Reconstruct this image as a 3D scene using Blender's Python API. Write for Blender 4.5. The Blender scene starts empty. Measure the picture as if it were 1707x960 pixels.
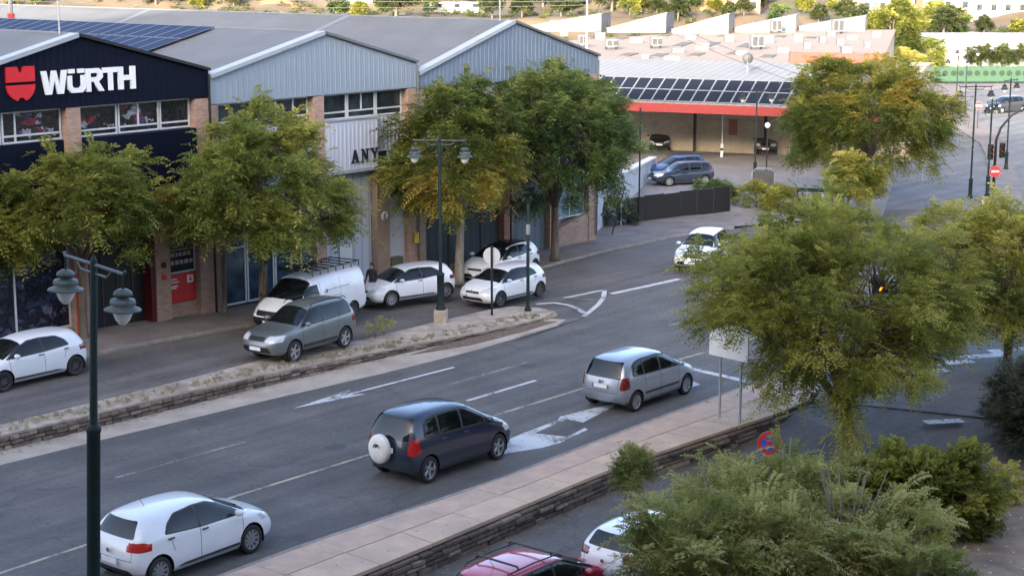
import bpy, bmesh, math, random
import numpy as np
from mathutils import Vector, Matrix, geometry
random.seed(7)
SC = bpy.context.scene
COL = SC.collection
PI = math.pi
R = math.radians

# ------------------------------------------------------------ camera, world, sun, exposure
CAMH = 15.0
PITCH = math.atan(550 / 2800)
cd = bpy.data.cameras.new('camera')
cam = bpy.data.objects.new('camera', cd)
COL.objects.link(cam)
cam.location = (0, 0, CAMH)
cam.rotation_euler = (PI / 2 - PITCH, 0, 0)
cd.sensor_width = 36
cd.lens = 36 * 2800 / 1707
cd.clip_start = 0.5
cd.clip_end = 3000
SC.camera = cam

SUN_EL = R(14.5)
SUN_AZ = R(17)          # direction the light travels, to the right of +Y
w = bpy.data.worlds.new('World')
SC.world = w
w.use_nodes = True
nt = w.node_tree
sky = nt.nodes.new('ShaderNodeTexSky')
sky.sky_type = 'NISHITA'
sky.sun_disc = False
sky.sun_elevation = SUN_EL
sky.sun_rotation = SUN_AZ + PI
sky.air_density = .55
sky.dust_density = 3.6
sky.ozone_density = .3
bg = nt.nodes['Background']
nt.links.new(sky.outputs[0], bg.inputs[0])
bg.inputs[1].default_value = 0.15
sd = bpy.data.lights.new('sun', 'SUN')
sd.energy = 2.0
sd.angle = R(0.5)
sd.color = (1.0, 0.90, 0.76)
sun = bpy.data.objects.new('sun', sd)
COL.objects.link(sun)
dv = Vector((math.sin(SUN_AZ) * math.cos(SUN_EL), math.cos(SUN_AZ) * math.cos(SUN_EL), -math.sin(SUN_EL)))
sun.rotation_euler = dv.to_track_quat('-Z', 'Y').to_euler()
SC.view_settings.view_transform = 'Standard'
SC.view_settings.look = 'None'
SC.view_settings.gamma = 1
SC.view_settings.exposure = 2.85

# ------------------------------------------------------------ materials
MATS = {}
def newmat(name):
    m = bpy.data.materials.new(name)
    m.use_nodes = True
    return m, m.node_tree, m.node_tree.nodes['Principled BSDF']
def ramp(nt, stops):
    r = nt.nodes.new('ShaderNodeValToRGB')
    el = r.color_ramp.elements
    while len(el) > 1: el.remove(el[-1])
    for i, (p, c) in enumerate(stops):
        e = el[0] if i == 0 else el.new(p)
        e.position = p
        e.color = (*c, 1) if len(c) == 3 else c
    return r
def coords(nt, world=False, scale=(1, 1, 1), rz=0):
    if world:
        g = nt.nodes.new('ShaderNodeNewGeometry'); out = g.outputs['Position']
    else:
        g = nt.nodes.new('ShaderNodeTexCoord'); out = g.outputs['Object']
    mp = nt.nodes.new('ShaderNodeMapping')
    mp.inputs['Scale'].default_value = scale
    mp.inputs['Rotation'].default_value = (0, 0, rz)
    nt.links.new(out, mp.inputs[0])
    return mp.outputs[0]
def noise(nt, vec, sc, det=4, rough=.55):
    n = nt.nodes.new('ShaderNodeTexNoise')
    n.inputs['Scale'].default_value = sc
    n.inputs['Detail'].default_value = det
    n.inputs['Roughness'].default_value = rough
    nt.links.new(vec, n.inputs['Vector'])
    return n.outputs[0]
def mixc(nt, fac, a, b, mode='MIX'):
    m = nt.nodes.new('ShaderNodeMix'); m.data_type = 'RGBA'; m.blend_type = mode
    for s, x in ((0, fac), (6, a), (7, b)):
        if hasattr(x, 'links') or hasattr(x, 'is_linked'): nt.links.new(x, m.inputs[s])
        elif s == 0: m.inputs[s].default_value = x
        else: m.inputs[s].default_value = (*x, 1)
    return m.outputs[2]
def bump(nt, h, strength, bsdf, dist=.02):
    b = nt.nodes.new('ShaderNodeBump')
    b.inputs['Strength'].default_value = strength
    b.inputs['Distance'].default_value = dist
    nt.links.new(h, b.inputs['Height'])
    nt.links.new(b.outputs[0], bsdf.inputs['Normal'])
def mat(name, col, rough=.7, metal=0., var=.18, sc=3., bmp=0., world=False, spec=.5, coat=0, dirt=None, stretch=(1, 1, 1), rz=0, fine=40.):
    """plain surface: base colour with two scales of mottling, optional dirt colour patches and fine bump"""
    if name in MATS: return MATS[name]
    m, nt, b = newmat(name)
    v = coords(nt, world, stretch, rz)
    n1 = noise(nt, v, sc, 5)
    lo = tuple(c * (1 - var) for c in col); hi = tuple(min(1, c * (1 + var)) for c in col)
    r = ramp(nt, [(.3, lo), (.7, hi)])
    nt.links.new(n1, r.inputs[0])
    out = r.outputs[0]
    if dirt:
        n2 = noise(nt, v, sc * .37 + .05, 6, .7)
        r2 = ramp(nt, [(.48, (0, 0, 0)), (.72, (1, 1, 1))])
        nt.links.new(n2, r2.inputs[0])
        out = mixc(nt, r2.outputs[0], out, dirt)
    nt.links.new(out, b.inputs['Base Color'])
    b.inputs['Roughness'].default_value = rough
    b.inputs['Metallic'].default_value = metal
    b.inputs['Specular IOR Level'].default_value = spec
    if coat:
        b.inputs['Coat Weight'].default_value = coat
        b.inputs['Coat Roughness'].default_value = .04
    if bmp:
        n3 = noise(nt, v, fine, 3)
        bump(nt, n3, bmp, b)
    MATS[name] = m
    return m
def emit(name, col, s):
    m, nt, b = newmat(name)
    b.inputs['Base Color'].default_value = (*col, 1)
    b.inputs['Emission Color'].default_value = (*col, 1)
    b.inputs['Emission Strength'].default_value = s
    return m

def asphalt(name, base, warm, crack=True, trk=True):
    m, nt, b = newmat(name)
    v = coords(nt, True, rz=-R(49.5))
    n1 = noise(nt, v, .35, 6, .62)
    r = ramp(nt, [(.3, tuple(c * .80 for c in base)), (.5, base), (.72, warm)])
    nt.links.new(n1, r.inputs[0])
    out = r.outputs[0]
    # speckle of the aggregate
    n2 = noise(nt, v, 38, 2, .7)
    r2 = ramp(nt, [(.35, (.80,) * 3), (.68, (1.22,) * 3)])
    nt.links.new(n2, r2.inputs[0])
    out = mixc(nt, 1.0, out, r2.outputs[0], 'MULTIPLY')
    n4 = noise(nt, v, 5.5, 5, .8)
    r4 = ramp(nt, [(.34, (.80,) * 3), (.66, (1.20,) * 3)]); nt.links.new(n4, r4.inputs[0])
    out = mixc(nt, 1.0, out, r4.outputs[0], 'MULTIPLY')
    if trk:     # long faint streaks along the driving direction
        v2 = v
        m2 = nt.nodes.new('ShaderNodeMapping'); m2.inputs['Scale'].default_value = (.05, 1.1, 1)
        nt.links.new(v2, m2.inputs[0])
        n3 = noise(nt, m2.outputs[0], .9, 4, .6)
        r3 = ramp(nt, [(.32, (.74,) * 3), (.66, (1.20,) * 3)])
        nt.links.new(n3, r3.inputs[0])
        out = mixc(nt, 1.0, out, r3.outputs[0], 'MULTIPLY')
    if crack:
        vo = nt.nodes.new('ShaderNodeTexVoronoi'); vo.feature = 'DISTANCE_TO_EDGE'
        vo.inputs['Scale'].default_value = .22
        dn = nt.nodes.new('ShaderNodeVectorMath'); dn.operation = 'MULTIPLY_ADD'
        cn = nt.nodes.new('ShaderNodeTexNoise'); cn.inputs['Scale'].default_value = 1.3; cn.inputs['Detail'].default_value = 5
        nt.links.new(v, cn.inputs['Vector'])
        nt.links.new(cn.outputs['Color'], dn.inputs[0]); dn.inputs[1].default_value = (1.6, 1.6, 0)
        nt.links.new(v, dn.inputs[2]); nt.links.new(dn.outputs[0], vo.inputs['Vector'])
        rc = ramp(nt, [(.0, (.74,) * 3), (.005, (.86,) * 3), (.010, (1,) * 3)])
        nt.links.new(vo.outputs['Distance'], rc.inputs[0])
        out = mixc(nt, 1.0, out, rc.outputs[0], 'MULTIPLY')
    nt.links.new(out, b.inputs['Base Color'])
    b.inputs['Roughness'].default_value = .82
    bump(nt, n2, .35, b, .01)
    return m
M = {}
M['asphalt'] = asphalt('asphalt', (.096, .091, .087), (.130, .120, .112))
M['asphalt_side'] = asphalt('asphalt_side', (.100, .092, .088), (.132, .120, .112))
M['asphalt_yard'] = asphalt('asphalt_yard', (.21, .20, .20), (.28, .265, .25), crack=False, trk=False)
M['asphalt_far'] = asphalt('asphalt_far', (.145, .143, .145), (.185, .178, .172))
M['concrete'] = mat('concrete', (.36, .305, .25), .9, var=.25, sc=2.2, bmp=.6, world=True, dirt=(.19, .155, .12))
M['gutter'] = mat('gutter', (.36, .31, .26), .9, var=.16, sc=1.2, bmp=.4, world=True, dirt=(.27, .22, .18))
M['slab'] = mat('slab', (.47, .335, .25), .85, var=.13, sc=2.2, bmp=.35, world=True, dirt=(.36, .28, .22))
M['coping'] = mat('coping', (.51, .37, .265), .85, var=.12, sc=1.3, bmp=.35, world=True, dirt=(.40, .30, .23))
M['stone_a'] = mat('stone_a', (.16, .125, .10), .92, var=.35, sc=6, bmp=.9, world=True, fine=18)
M['stone_b'] = mat('stone_b', (.25, .20, .155), .92, var=.35, sc=6, bmp=.9, world=True, fine=18)
M['stone_c'] = mat('stone_c', (.09, .072, .06), .92, var=.35, sc=6, bmp=.9, world=True, fine=18)
M['mortar'] = mat('mortar', (.045, .037, .031), .95, var=.3, sc=5, bmp=.6, world=True)
M['kerb'] = mat('kerb', (.24, .215, .19), .88, var=.2, sc=2.5, bmp=.4, world=True)
M['pavement'] = mat('pavement', (.19, .165, .155), .88, var=.2, sc=1.1, bmp=.5, world=True, dirt=(.12, .105, .10))
M['dirt'] = mat('dirt', (.23, .17, .12), .95, var=.35, sc=1.4, bmp=1., world=True, dirt=(.12, .095, .07))
def wornpaint(name, col, lo, hi):
    m, nt, b = newmat(name)
    v = coords(nt, True)
    n1 = noise(nt, v, 7, 6, .75); n2 = noise(nt, v, .9, 3)
    ad = nt.nodes.new('ShaderNodeMath'); ad.operation = 'ADD'; nt.links.new(n1, ad.inputs[0]); nt.links.new(n2, ad.inputs[1])
    r = ramp(nt, [(0, (0, 0, 0)), (1, (1, 1, 1))]); r.color_ramp.elements[0].position = lo; r.color_ramp.elements[1].position = hi
    hf = nt.nodes.new('ShaderNodeMath'); hf.operation = 'MULTIPLY'; hf.inputs[1].default_value = .5; nt.links.new(ad.outputs[0], hf.inputs[0]); nt.links.new(hf.outputs[0], r.inputs[0])
    out = mixc(nt, r.outputs[0], (.10, .098, .095), col)
    nt.links.new(out, b.inputs['Base Color']); b.inputs['Roughness'].default_value = .8
    return m
M['paintw'] = wornpaint('paintw', (.50, .51, .52), .40, .50)
M['paintold'] = wornpaint('paintold', (.27, .27, .27), .46, .56)
M['painty'] = wornpaint('painty', (.40, .35, .25), .40, .54)
M['hill'] = mat('hill', (.105, .078, .050), .95, var=.5, sc=.06, world=True, dirt=(.060, .066, .028), bmp=.5, fine=.6)
M['earth'] = mat('earth', (.24, .125, .062), .95, var=.25, sc=.15, world=True, dirt=(.28, .17, .10), bmp=.5, fine=1.2)
M['pole'] = mat('pole', (.007, .019, .018), .6, var=.25, sc=5, spec=.25)
M['lampgreen'] = mat('lampgreen', (.035, .052, .048), .55, var=.25, sc=9, dirt=(.085, .10, .095))
M['black'] = mat('black', (.012, .012, .013), .5, var=.2)
M['darkgrey'] = mat('darkgrey', (.05, .052, .056), .6, var=.25)
M['grey'] = mat('grey', (.22, .23, .24), .55, var=.12)
M['galv'] = mat('galv', (.42, .44, .46), .5, metal=.4, var=.15)
M['white'] = mat('white', (.74, .75, .76), .6, var=.05, sc=2, dirt=(.66, .66, .65))
M['red'] = mat('red', (.52, .03, .03), .5, var=.1)
M['yellow'] = mat('yellow', (.65, .42, .03), .6, var=.1)
M['frame'] = mat('frame', (.55, .58, .60), .45, var=.06)
M['brick'] = None
M['diffuser'] = mat('diffuser', (.70, .70, .66), .25, var=.06, coat=.5)
M['rubber'] = mat('rubber', (.018, .018, .019), .85, var=.2, sc=8)
M['rim'] = mat('rim', (.42, .43, .45), .32, metal=.75, var=.12, sc=8)
M['rimdark'] = mat('rimdark', (.12, .12, .13), .35, metal=.7, var=.12, sc=8)
M['plastic'] = mat('plastic', (.022, .023, .025), .55, var=.2)
M['seam'] = mat('seam', (.02, .02, .022), .8, var=0)
M['plate'] = mat('plate', (.70, .71, .70), .5, var=.04)
M['chrome'] = mat('chrome', (.6, .6, .62), .15, metal=1., var=.05)
def glass(name, col, rough=.04):
    m, nt, b = newmat(name)
    b.inputs['Base Color'].default_value = (*col, 1)
    b.inputs['Roughness'].default_value = rough
    b.inputs['Specular IOR Level'].default_value = .5
    v = coords(nt)
    n = noise(nt, v, 1.4, 3)
    r = ramp(nt, [(.35, tuple(c * .55 for c in col)), (.7, tuple(c * 1.6 for c in col))])
    nt.links.new(n, r.inputs[0]); nt.links.new(r.outputs[0], b.inputs['Base Color'])
    return m
M['carglass'] = glass('carglass', (.006, .008, .010))
M['glass'] = glass('glass', (.030, .040, .045), .08)
M['glassblue'] = glass('glassblue', (.03, .06, .085), .12)
M['glasslight'] = glass('glasslight', (.16, .24, .28), .12)
def lamp_mat(name, col):
    m, nt, b = newmat(name)
    v = coords(nt)
    wv = nt.nodes.new('ShaderNodeTexWave'); wv.inputs['Scale'].default_value = 14; nt.links.new(v, wv.inputs['Vector'])
    r = ramp(nt, [(0, tuple(c * .6 for c in col)), (1, col)])
    nt.links.new(wv.outputs[0], r.inputs[0]); nt.links.new(r.outputs[0], b.inputs['Base Color'])
    b.inputs['Roughness'].default_value = .15
    b.inputs['Coat Weight'].default_value = 1
    return m
M['headlight'] = lamp_mat('headlight', (.62, .66, .68))
M['taillight'] = lamp_mat('taillight', (.17, .005, .005))
TL_ON = emit('taillight_lit', (.27, .007, .006), .03); TL_ON.node_tree.nodes['Principled BSDF'].inputs['Roughness'].default_value = .15
def paint(name, col, flake=.0, rough=.28):
    m, nt, b = newmat(name)
    v = coords(nt)
    n = noise(nt, v, 2.0, 4)
    r = ramp(nt, [(.35, tuple(c * .93 for c in col)), (.7, col)])
    nt.links.new(n, r.inputs[0])
    # road film: a little dust low on the body
    sx = nt.nodes.new('ShaderNodeSeparateXYZ'); nt.links.new(nt.nodes['Texture Coordinate'].outputs['Object'], sx.inputs[0])
    rz_ = ramp(nt, [(.18, (1, 1, 1)), (.55, (0, 0, 0))]); nt.links.new(sx.outputs[2], rz_.inputs[0])
    mm = nt.nodes.new('ShaderNodeMath'); mm.operation = 'MULTIPLY'; mm.inputs[1].default_value = .13
    nt.links.new(rz_.outputs[0], mm.inputs[0])
    out = mixc(nt, mm.outputs[0], r.outputs[0], (.16, .14, .12))
    nt.links.new(out, b.inputs['Base Color'])
    b.inputs['Roughness'].default_value = rough
    b.inputs['Metallic'].default_value = flake
    b.inputs['Coat Weight'].default_value = .9
    b.inputs['Coat Roughness'].default_value = .05
    return m
def wavy(name, col, period, rough=.6, depth=.6, axis='X', var=.08, metal=0., dirt=None, lo=.75):
    """ribbed sheet: ribs across local axis as bump and slight colour line"""
    m, nt, b = newmat(name)
    v = coords(nt)
    wv = nt.nodes.new('ShaderNodeTexWave'); wv.wave_type = 'BANDS'; wv.bands_direction = axis
    wv.inputs['Scale'].default_value = .314 / period
    nt.links.new(v, wv.inputs['Vector'])
    n1 = noise(nt, v, .35, 5, .6)
    r = ramp(nt, [(.3, tuple(c * (1 - var) for c in col)), (.7, tuple(min(1, c * (1 + var)) for c in col))])
    nt.links.new(n1, r.inputs[0])
    out = r.outputs[0]
    r2 = ramp(nt, [(.0, (lo,) * 3), (.25, (1, 1, 1))]); nt.links.new(wv.outputs[0], r2.inputs[0])
    out = mixc(nt, 1., out, r2.outputs[0], 'MULTIPLY')
    if dirt:
        v3 = coords(nt, False, (1, .12, 1)) ; n3 = noise(nt, v3, .8, 5, .7)
        r3 = ramp(nt, [(.5, (0, 0, 0)), (.75, (.7,) * 3)]); nt.links.new(n3, r3.inputs[0])
        out = mixc(nt, r3.outputs[0], out, dirt)
    nt.links.new(out, b.inputs['Base Color'])
    b.inputs['Roughness'].default_value = rough; b.inputs['Metallic'].default_value = metal; b.inputs['Specular IOR Level'].default_value = .25
    bump(nt, wv.outputs[0], depth, b, .03)
    return m
def tiled(name, col, mort, bw, bh, rough=.85, var=.2, msize=.02):
    m, nt, b = newmat(name)
    tc = nt.nodes.new('ShaderNodeTexCoord')
    sp = nt.nodes.new('ShaderNodeSeparateXYZ'); nt.links.new(tc.outputs['Object'], sp.inputs[0])
    ad = nt.nodes.new('ShaderNodeMath'); ad.operation = 'ADD'
    nt.links.new(sp.outputs[0], ad.inputs[0]); nt.links.new(sp.outputs[1], ad.inputs[1])
    cb = nt.nodes.new('ShaderNodeCombineXYZ')
    nt.links.new(ad.outputs[0], cb.inputs[0]); nt.links.new(sp.outputs[2], cb.inputs[1])
    br = nt.nodes.new('ShaderNodeTexBrick')
    br.inputs['Scale'].default_value = 1
    br.inputs['Brick Width'].default_value = bw; br.inputs['Row Height'].default_value = bh
    br.inputs['Mortar Size'].default_value = msize
    br.inputs['Color1'].default_value = (*[c * (1 - var) for c in col], 1)
    br.inputs['Color2'].default_value = (*[c * (1 + var) for c in col], 1)
    br.inputs['Mortar'].default_value = (*mort, 1)
    nt.links.new(cb.outputs[0], br.inputs['Vector'])
    nt.links.new(br.outputs[0], b.inputs['Base Color'])
    b.inputs['Roughness'].default_value = rough
    bump(nt, br.outputs[1], -.4, b, .01)
    return m
M['brick'] = tiled('brick_pier', (.38, .25, .19), (.32, .24, .20), .24, .075, msize=.008)
M['brickred'] = tiled('brick_dark', (.36, .19, .14), (.25, .17, .14), .24, .075, msize=.008)

# ------------------------------------------------------------ mesh builder
class MB:
    def __init__(s): s.v = []; s.f = []; s.m = []; s.mi = 0
    def add(s, vs, fs):
        o = len(s.v); s.v += [tuple(p) for p in vs]
        for f in fs: s.f.append([i + o for i in f]); s.m.append(s.mi)
        return s
    def box(s, x0, x1, y0, y1, z0, z1):
        vs = [(x0, y0, z0), (x1, y0, z0), (x1, y1, z0), (x0, y1, z0), (x0, y0, z1), (x1, y0, z1), (x1, y1, z1), (x0, y1, z1)]
        return s.add(vs, [(0, 3, 2, 1), (4, 5, 6, 7), (0, 1, 5, 4), (1, 2, 6, 5), (2, 3, 7, 6), (3, 0, 4, 7)])
    def b8(s, vs):
        return s.add(vs, [(0, 3, 2, 1), (4, 5, 6, 7), (0, 1, 5, 4), (1, 2, 6, 5), (2, 3, 7, 6), (3, 0, 4, 7)])
    def obox(s, c, u, hl, hw, z0, z1):
        """box centred c(xy), long axis u"""
        ux, uy = u; l = math.hypot(ux, uy); ux /= l; uy /= l; nx, ny = -uy, ux
        q = [(c[0] + a * hl * ux + b * hw * nx, c[1] + a * hl * uy + b * hw * ny) for a, b in ((-1, -1), (1, -1), (1, 1), (-1, 1))]
        return s.b8([(*p, z0) for p in q] + [(*p, z1) for p in q])
    def prism(s, poly, z0, z1):
        n = len(poly)
        zz0 = z0 if hasattr(z0, '__len__') else [z0] * n
        zz1 = z1 if hasattr(z1, '__len__') else [z1] * n
        vs = [(p[0], p[1], zz0[i]) for i, p in enumerate(poly)] + [(p[0], p[1], zz1[i]) for i, p in enumerate(poly)]
        fs = [tuple(range(n - 1, -1, -1)), tuple(range(n, 2 * n))] + [(i, (i + 1) % n, (i + 1) % n + n, i + n) for i in range(n)]
        return s.add(vs, fs)
    def yprism(s, poly, y0, y1):
        """poly in (x,z), extruded along y"""
        n = len(poly)
        vs = [(p[0], y0, p[1]) for p in poly] + [(p[0], y1, p[1]) for p in poly]
        fs = [tuple(range(n)), tuple(range(2 * n - 1, n - 1, -1))] + [((i + 1) % n, i, i + n, (i + 1) % n + n) for i in range(n)]
        return s.add(vs, fs)
    def sheet(s, pts):
        return s.add(pts, [tuple(range(len(pts)))])
    def tube(s, pts, rad, n=8, cap=True):
        pts = [Vector(p) for p in pts]; k = len(pts)
        if not hasattr(rad, '__len__'): rad = [rad] * k
        vs = []; ref = None
        for i, p in enumerate(pts):
            d = (pts[min(i + 1, k - 1)] - pts[max(i - 1, 0)])
            d = d.normalized() if d.length > 1e-9 else Vector((0, 0, 1))
            a = ref if ref is not None else (Vector((1, 0, 0)) if abs(d.x) < .9 else Vector((0, 1, 0)))
            a = (a - d * a.dot(d)).normalized(); ref = a
            b = d.cross(a)
            for j in range(n):
                t = 2 * PI * j / n
                vs.append(p + (a * math.cos(t) + b * math.sin(t)) * rad[i])
        fs = [(i * n + j, i * n + (j + 1) % n, (i + 1) * n + (j + 1) % n, (i + 1) * n + j) for i in range(k - 1) for j in range(n)]
        if cap: fs += [tuple(range(n - 1, -1, -1)), tuple((k - 1) * n + j for j in range(n))]
        return s.add(vs, fs)
    def lathe(s, prof, o=(0, 0, 0), n=16, axis='Z'):
        vs = []; k = len(prof)
        for r, h in prof:
            for j in range(n):
                t = 2 * PI * j / n; a, b = r * math.cos(t), r * math.sin(t)
                if axis == 'Z': vs.append((o[0] + a, o[1] + b, o[2] + h))
                elif axis == 'Y': vs.append((o[0] + a, o[1] + h, o[2] + b))
                else: vs.append((o[0] + h, o[1] + a, o[2] + b))
        if axis == 'Y': fs = [(i * n + j, (i + 1) * n + j, (i + 1) * n + (j + 1) % n, i * n + (j + 1) % n) for i in range(k - 1) for j in range(n)]
        else: fs = [(i * n + j, i * n + (j + 1) % n, (i + 1) * n + (j + 1) % n, (i + 1) * n + j) for i in range(k - 1) for j in range(n)]
        return s.add(vs, fs)
    def mat(s, i): s.mi = i; return s
    def build(s, name, mats, parent=None, smooth=False, kind=None, loc=None, bevel=0):
        me = bpy.data.meshes.new(name)
        me.from_pydata(s.v, [], s.f)
        if not isinstance(mats, (list, tuple)): mats = [mats]
        for m in mats: me.materials.append(M[m] if isinstance(m, str) else m)
        me.polygons.foreach_set('material_index', s.m)
        if smooth: me.polygons.foreach_set('use_smooth', [True] * len(s.f))
        me.update()
        o = bpy.data.objects.new(name, me)
        COL.objects.link(o)
        if parent: o.parent = parent
        if loc: o.location = loc
        if kind: o['kind'] = kind
        if bevel:
            b = o.modifiers.new('bevel', 'BEVEL'); b.width = bevel; b.segments = 2; b.limit_method = 'ANGLE'
        return o
def tag(o, label, cat, group=None, kind=None):
    o['label'] = label; o['category'] = cat
    if group: o['group'] = group
    if kind: o['kind'] = kind
    return o
def empty(name, loc=(0, 0, 0), rz=0, label=None, cat=None, group=None):
    o = bpy.data.objects.new(name, None); COL.objects.link(o)
    o.empty_display_size = .3
    o.location = loc; o.rotation_euler = (0, 0, rz)
    if label: tag(o, label, cat, group)
    return o
def inst(me_obj, name, parent=None, loc=(0, 0, 0), rz=0, sc=None):
    o = bpy.data.objects.new(name, me_obj.data); COL.objects.link(o)
    if parent: o.parent = parent
    o.location = loc; o.rotation_euler = (0, 0, rz)
    if sc: o.scale = sc
    return o
def copy_tree(o, parent=None):
    c = o.copy(); COL.objects.link(c)
    if parent: c.parent = parent
    for ch in list(o.children): copy_tree(ch, c)
    return c
# pixel of the photograph (1707 wide) + height -> point of the place; used to take measurements only
def at(px, py, z=0.):
    dx = (px - 853.5) / 2800; dy = (480 - py) / 2800
    fy = math.cos(PITCH) + dy * math.sin(PITCH); fz = -math.sin(PITCH) + dy * math.cos(PITCH)
    t = (z - CAMH) / fz
    return Vector((dx * t, fy * t, z))
def resample(pts, step, jitter=0):
    out = [Vector(pts[0]).to_2d() if len(pts[0]) == 3 else Vector(pts[0])]
    P = [Vector((p[0], p[1])) for p in pts]
    seg = [(P[i + 1] - P[i]).length for i in range(len(P) - 1)]
    tot = sum(seg); d = 0; res = []
    while d < tot:
        a = d; i = 0
        while i < len(seg) - 1 and a > seg[i]: a -= seg[i]; i += 1
        res.append(P[i].lerp(P[i + 1], min(1, a / seg[i])))
        d += step * (1 + random.uniform(-jitter, jitter))
    res.append(P[-1])
    return res
def offset(pts, d):
    """shift a polyline sideways (left positive)"""
    P = [Vector((p[0], p[1])) for p in pts]; out = []
    for i, p in enumerate(P):
        t = (P[min(i + 1, len(P) - 1)] - P[max(i - 1, 0)]).normalized()
        out.append(p + Vector((-t.y, t.x)) * d)
    return out
# ------------------------------------------------------------ ground and hills
D0 = Vector((.645, .764))          # direction of the street
def sdist(x, y): return x * .68 + y * .733
def zs(x, y):
    """height of the service road: falls to the level of the main road where the wall ends"""
    s = sdist(x, y)
    t = max(0., min(1., (s - 36) / 16))
    return .45 * (1 - t) + .012 * t
def smooth(t): t = max(0., min(1., t)); return t * t * (3 - 2 * t)
from mathutils import noise as mn
def hillz(x, y):
    b = max(0, y - 262 - .12 * x)
    z = .105 * b + .00006 * b * b
    k = smooth(b / 30)
    z += k * (3.2 * mn.noise(Vector((x * .018, y * .022, 1))) + 1.6 * mn.noise(Vector((x * .05, y * .06, 4))) + .5 * mn.noise(Vector((x * .16, y * .2, 9))))
    # terraces
    st = 2.4
    q = z / st; fr = q - math.floor(q)
    zt = (math.floor(q) + smooth((fr - .55) / .45)) * st
    return (zt * .7 + z * .3) * k
def build_ground():
    xs = list(np.concatenate([np.linspace(-500, -90, 14), np.linspace(-80, 150, 140), np.linspace(165, 600, 16)]))
    ys = list(np.concatenate([np.linspace(-60, 230, 24), np.linspace(240, 480, 130), np.linspace(500, 1100, 24)]))
    mb = MB(); nx = len(xs)
    for y in ys:
        for x in xs: mb.v.append((float(x), float(y), -.72 + max(0, hillz(x, y)) * 1.0 + .72 * smooth((y - 150) / 60)))
    for j in range(len(ys) - 1):
        for i in range(nx - 1):
            a = j * nx + i; mb.f.append([a, a + 1, a + nx + 1, a + nx]); mb.m.append(0)
    mb.build('ground', 'hill', kind='structure', smooth=True)
build_ground()

# edge lines of the street (plan), from left-near to right-far
A = [(-29, 33), (-22, 41.2), (-15.4, 48.7), (-12.6, 51.8), (-8.3, 56.4), (-4.6, 60.2), (-1.3, 63.9), (1.7, 67.9)]       # asphalt / gutter
B = [(-29.4, 34.6), (-22.5, 42.6), (-15.8, 50.2), (-11.5, 55.1), (-7.4, 59.7), (-3.2, 64.3), (0.0, 67.6), (1.3, 69.2)]  # foot of the stone wall
C = [(-30, 35.6), (-23.1, 43.5), (-16.3, 51.3), (-12.3, 56.2), (-8.9, 60.9), (-5.9, 64.3), (-3.4, 67.9), (-0.9, 70.9)]   # back edge of the wall top
K = [(-17, 27.4), (-12, 33.4), (-7.1, 39.3), (-5.5, 41.3), (-2.6, 44.5), (-.2, 47.2), (1.8, 49.8), (4.0, 52.6), (5.2, 54.1), (7.1, 56.4), (8.5, 58.1)]
F = [(-14, 27.5), (-8.9, 33.2), (-3.95, 39.0), (-2.3, 41.1), (.1, 44.2), (2.61, 47.5), (4.7, 49.8), (6.71, 51.9), (9.01, 54.2)]
TIP = [(9.6, 59.1), (10.4, 59.2), (11.0, 58.5), (11.1, 57.3), (10.5, 55.8)]
PK = [(-31, 43.2), (-23, 52.3), (-15.36, 61.3), (-10.9, 66.5), (-6.5, 71.7), (-2.2, 76.9), (1.4, 81.2), (4.6, 85.7), (8.8, 90.6), (12.5, 93.6), (20, 97.5)]  # kerb of the pavement by the buildings

# main carriageway and junction
poly = [(p[0], p[1]) for p in [(-29.0, 33)] + A[1:]] + [(1.2, 69.2), (-1.2, 71.2), (-34, 40), (-60, 60), (-60, 93), (120, 93), (120, 40), (24, 50.5), (11.2, 56.4)] + [(9.0, 54.2)] + [(F[i][0], F[i][1]) for i in range(len(F) - 2, -1, -1)]
road = [(-29, 33), (-29.6, 35)] + [(p[0], p[1]) for p in B[1:]] + [(-.9, 70.9), (-60, 93), (-60, 101), (120, 101), (120, 41), (24, 50.5), (11.2, 56.0)] + [(p[0] - .03, p[1] + .03) for p in F[::-1]] + [(-21, 24)]
mb = MB(); mb.prism(road[::-1] if False else road, -.30, 0.0)
main_road = mb.build('main_road', 'asphalt', kind='structure')
# far road beyond the junction
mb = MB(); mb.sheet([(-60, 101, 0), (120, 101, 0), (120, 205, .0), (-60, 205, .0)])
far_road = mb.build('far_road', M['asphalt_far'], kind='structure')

# service road: strip between C and PK, height follows zs
def strip(lo, hi, zf, name, m, n=60, skirt=None, dz=0):
    a = resample(lo, sum((Vector(lo[i + 1]) - Vector(lo[i])).length for i in range(len(lo) - 1)) / n)[:n]
    b = resample(hi, sum((Vector(hi[i + 1]) - Vector(hi[i])).length for i in range(len(hi) - 1)) / n)[:n]
    mb = MB()
    for i in range(min(len(a), len(b))):
        for k in range(7):
            p = a[i].lerp(b[i], k / 6); mb.v.append((p.x, p.y, zf(p.x, p.y) + dz))
    for i in range(min(len(a), len(b)) - 1):
        for k in range(6):
            q = i * 7 + k; mb.f.append([q, q + 7, q + 8, q + 1]); mb.m.append(0)
    return mb.build(name, m, kind='structure', smooth=True)
C2 = [tuple(Vector(p)) for p in C] + [(2.6, 73.6), (5.5, 77.3), (9.0, 81.5), (13, 85.2), (19, 89)]
service_road = strip(C2, PK, zs, 'service_road', 'asphalt_side')

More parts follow.
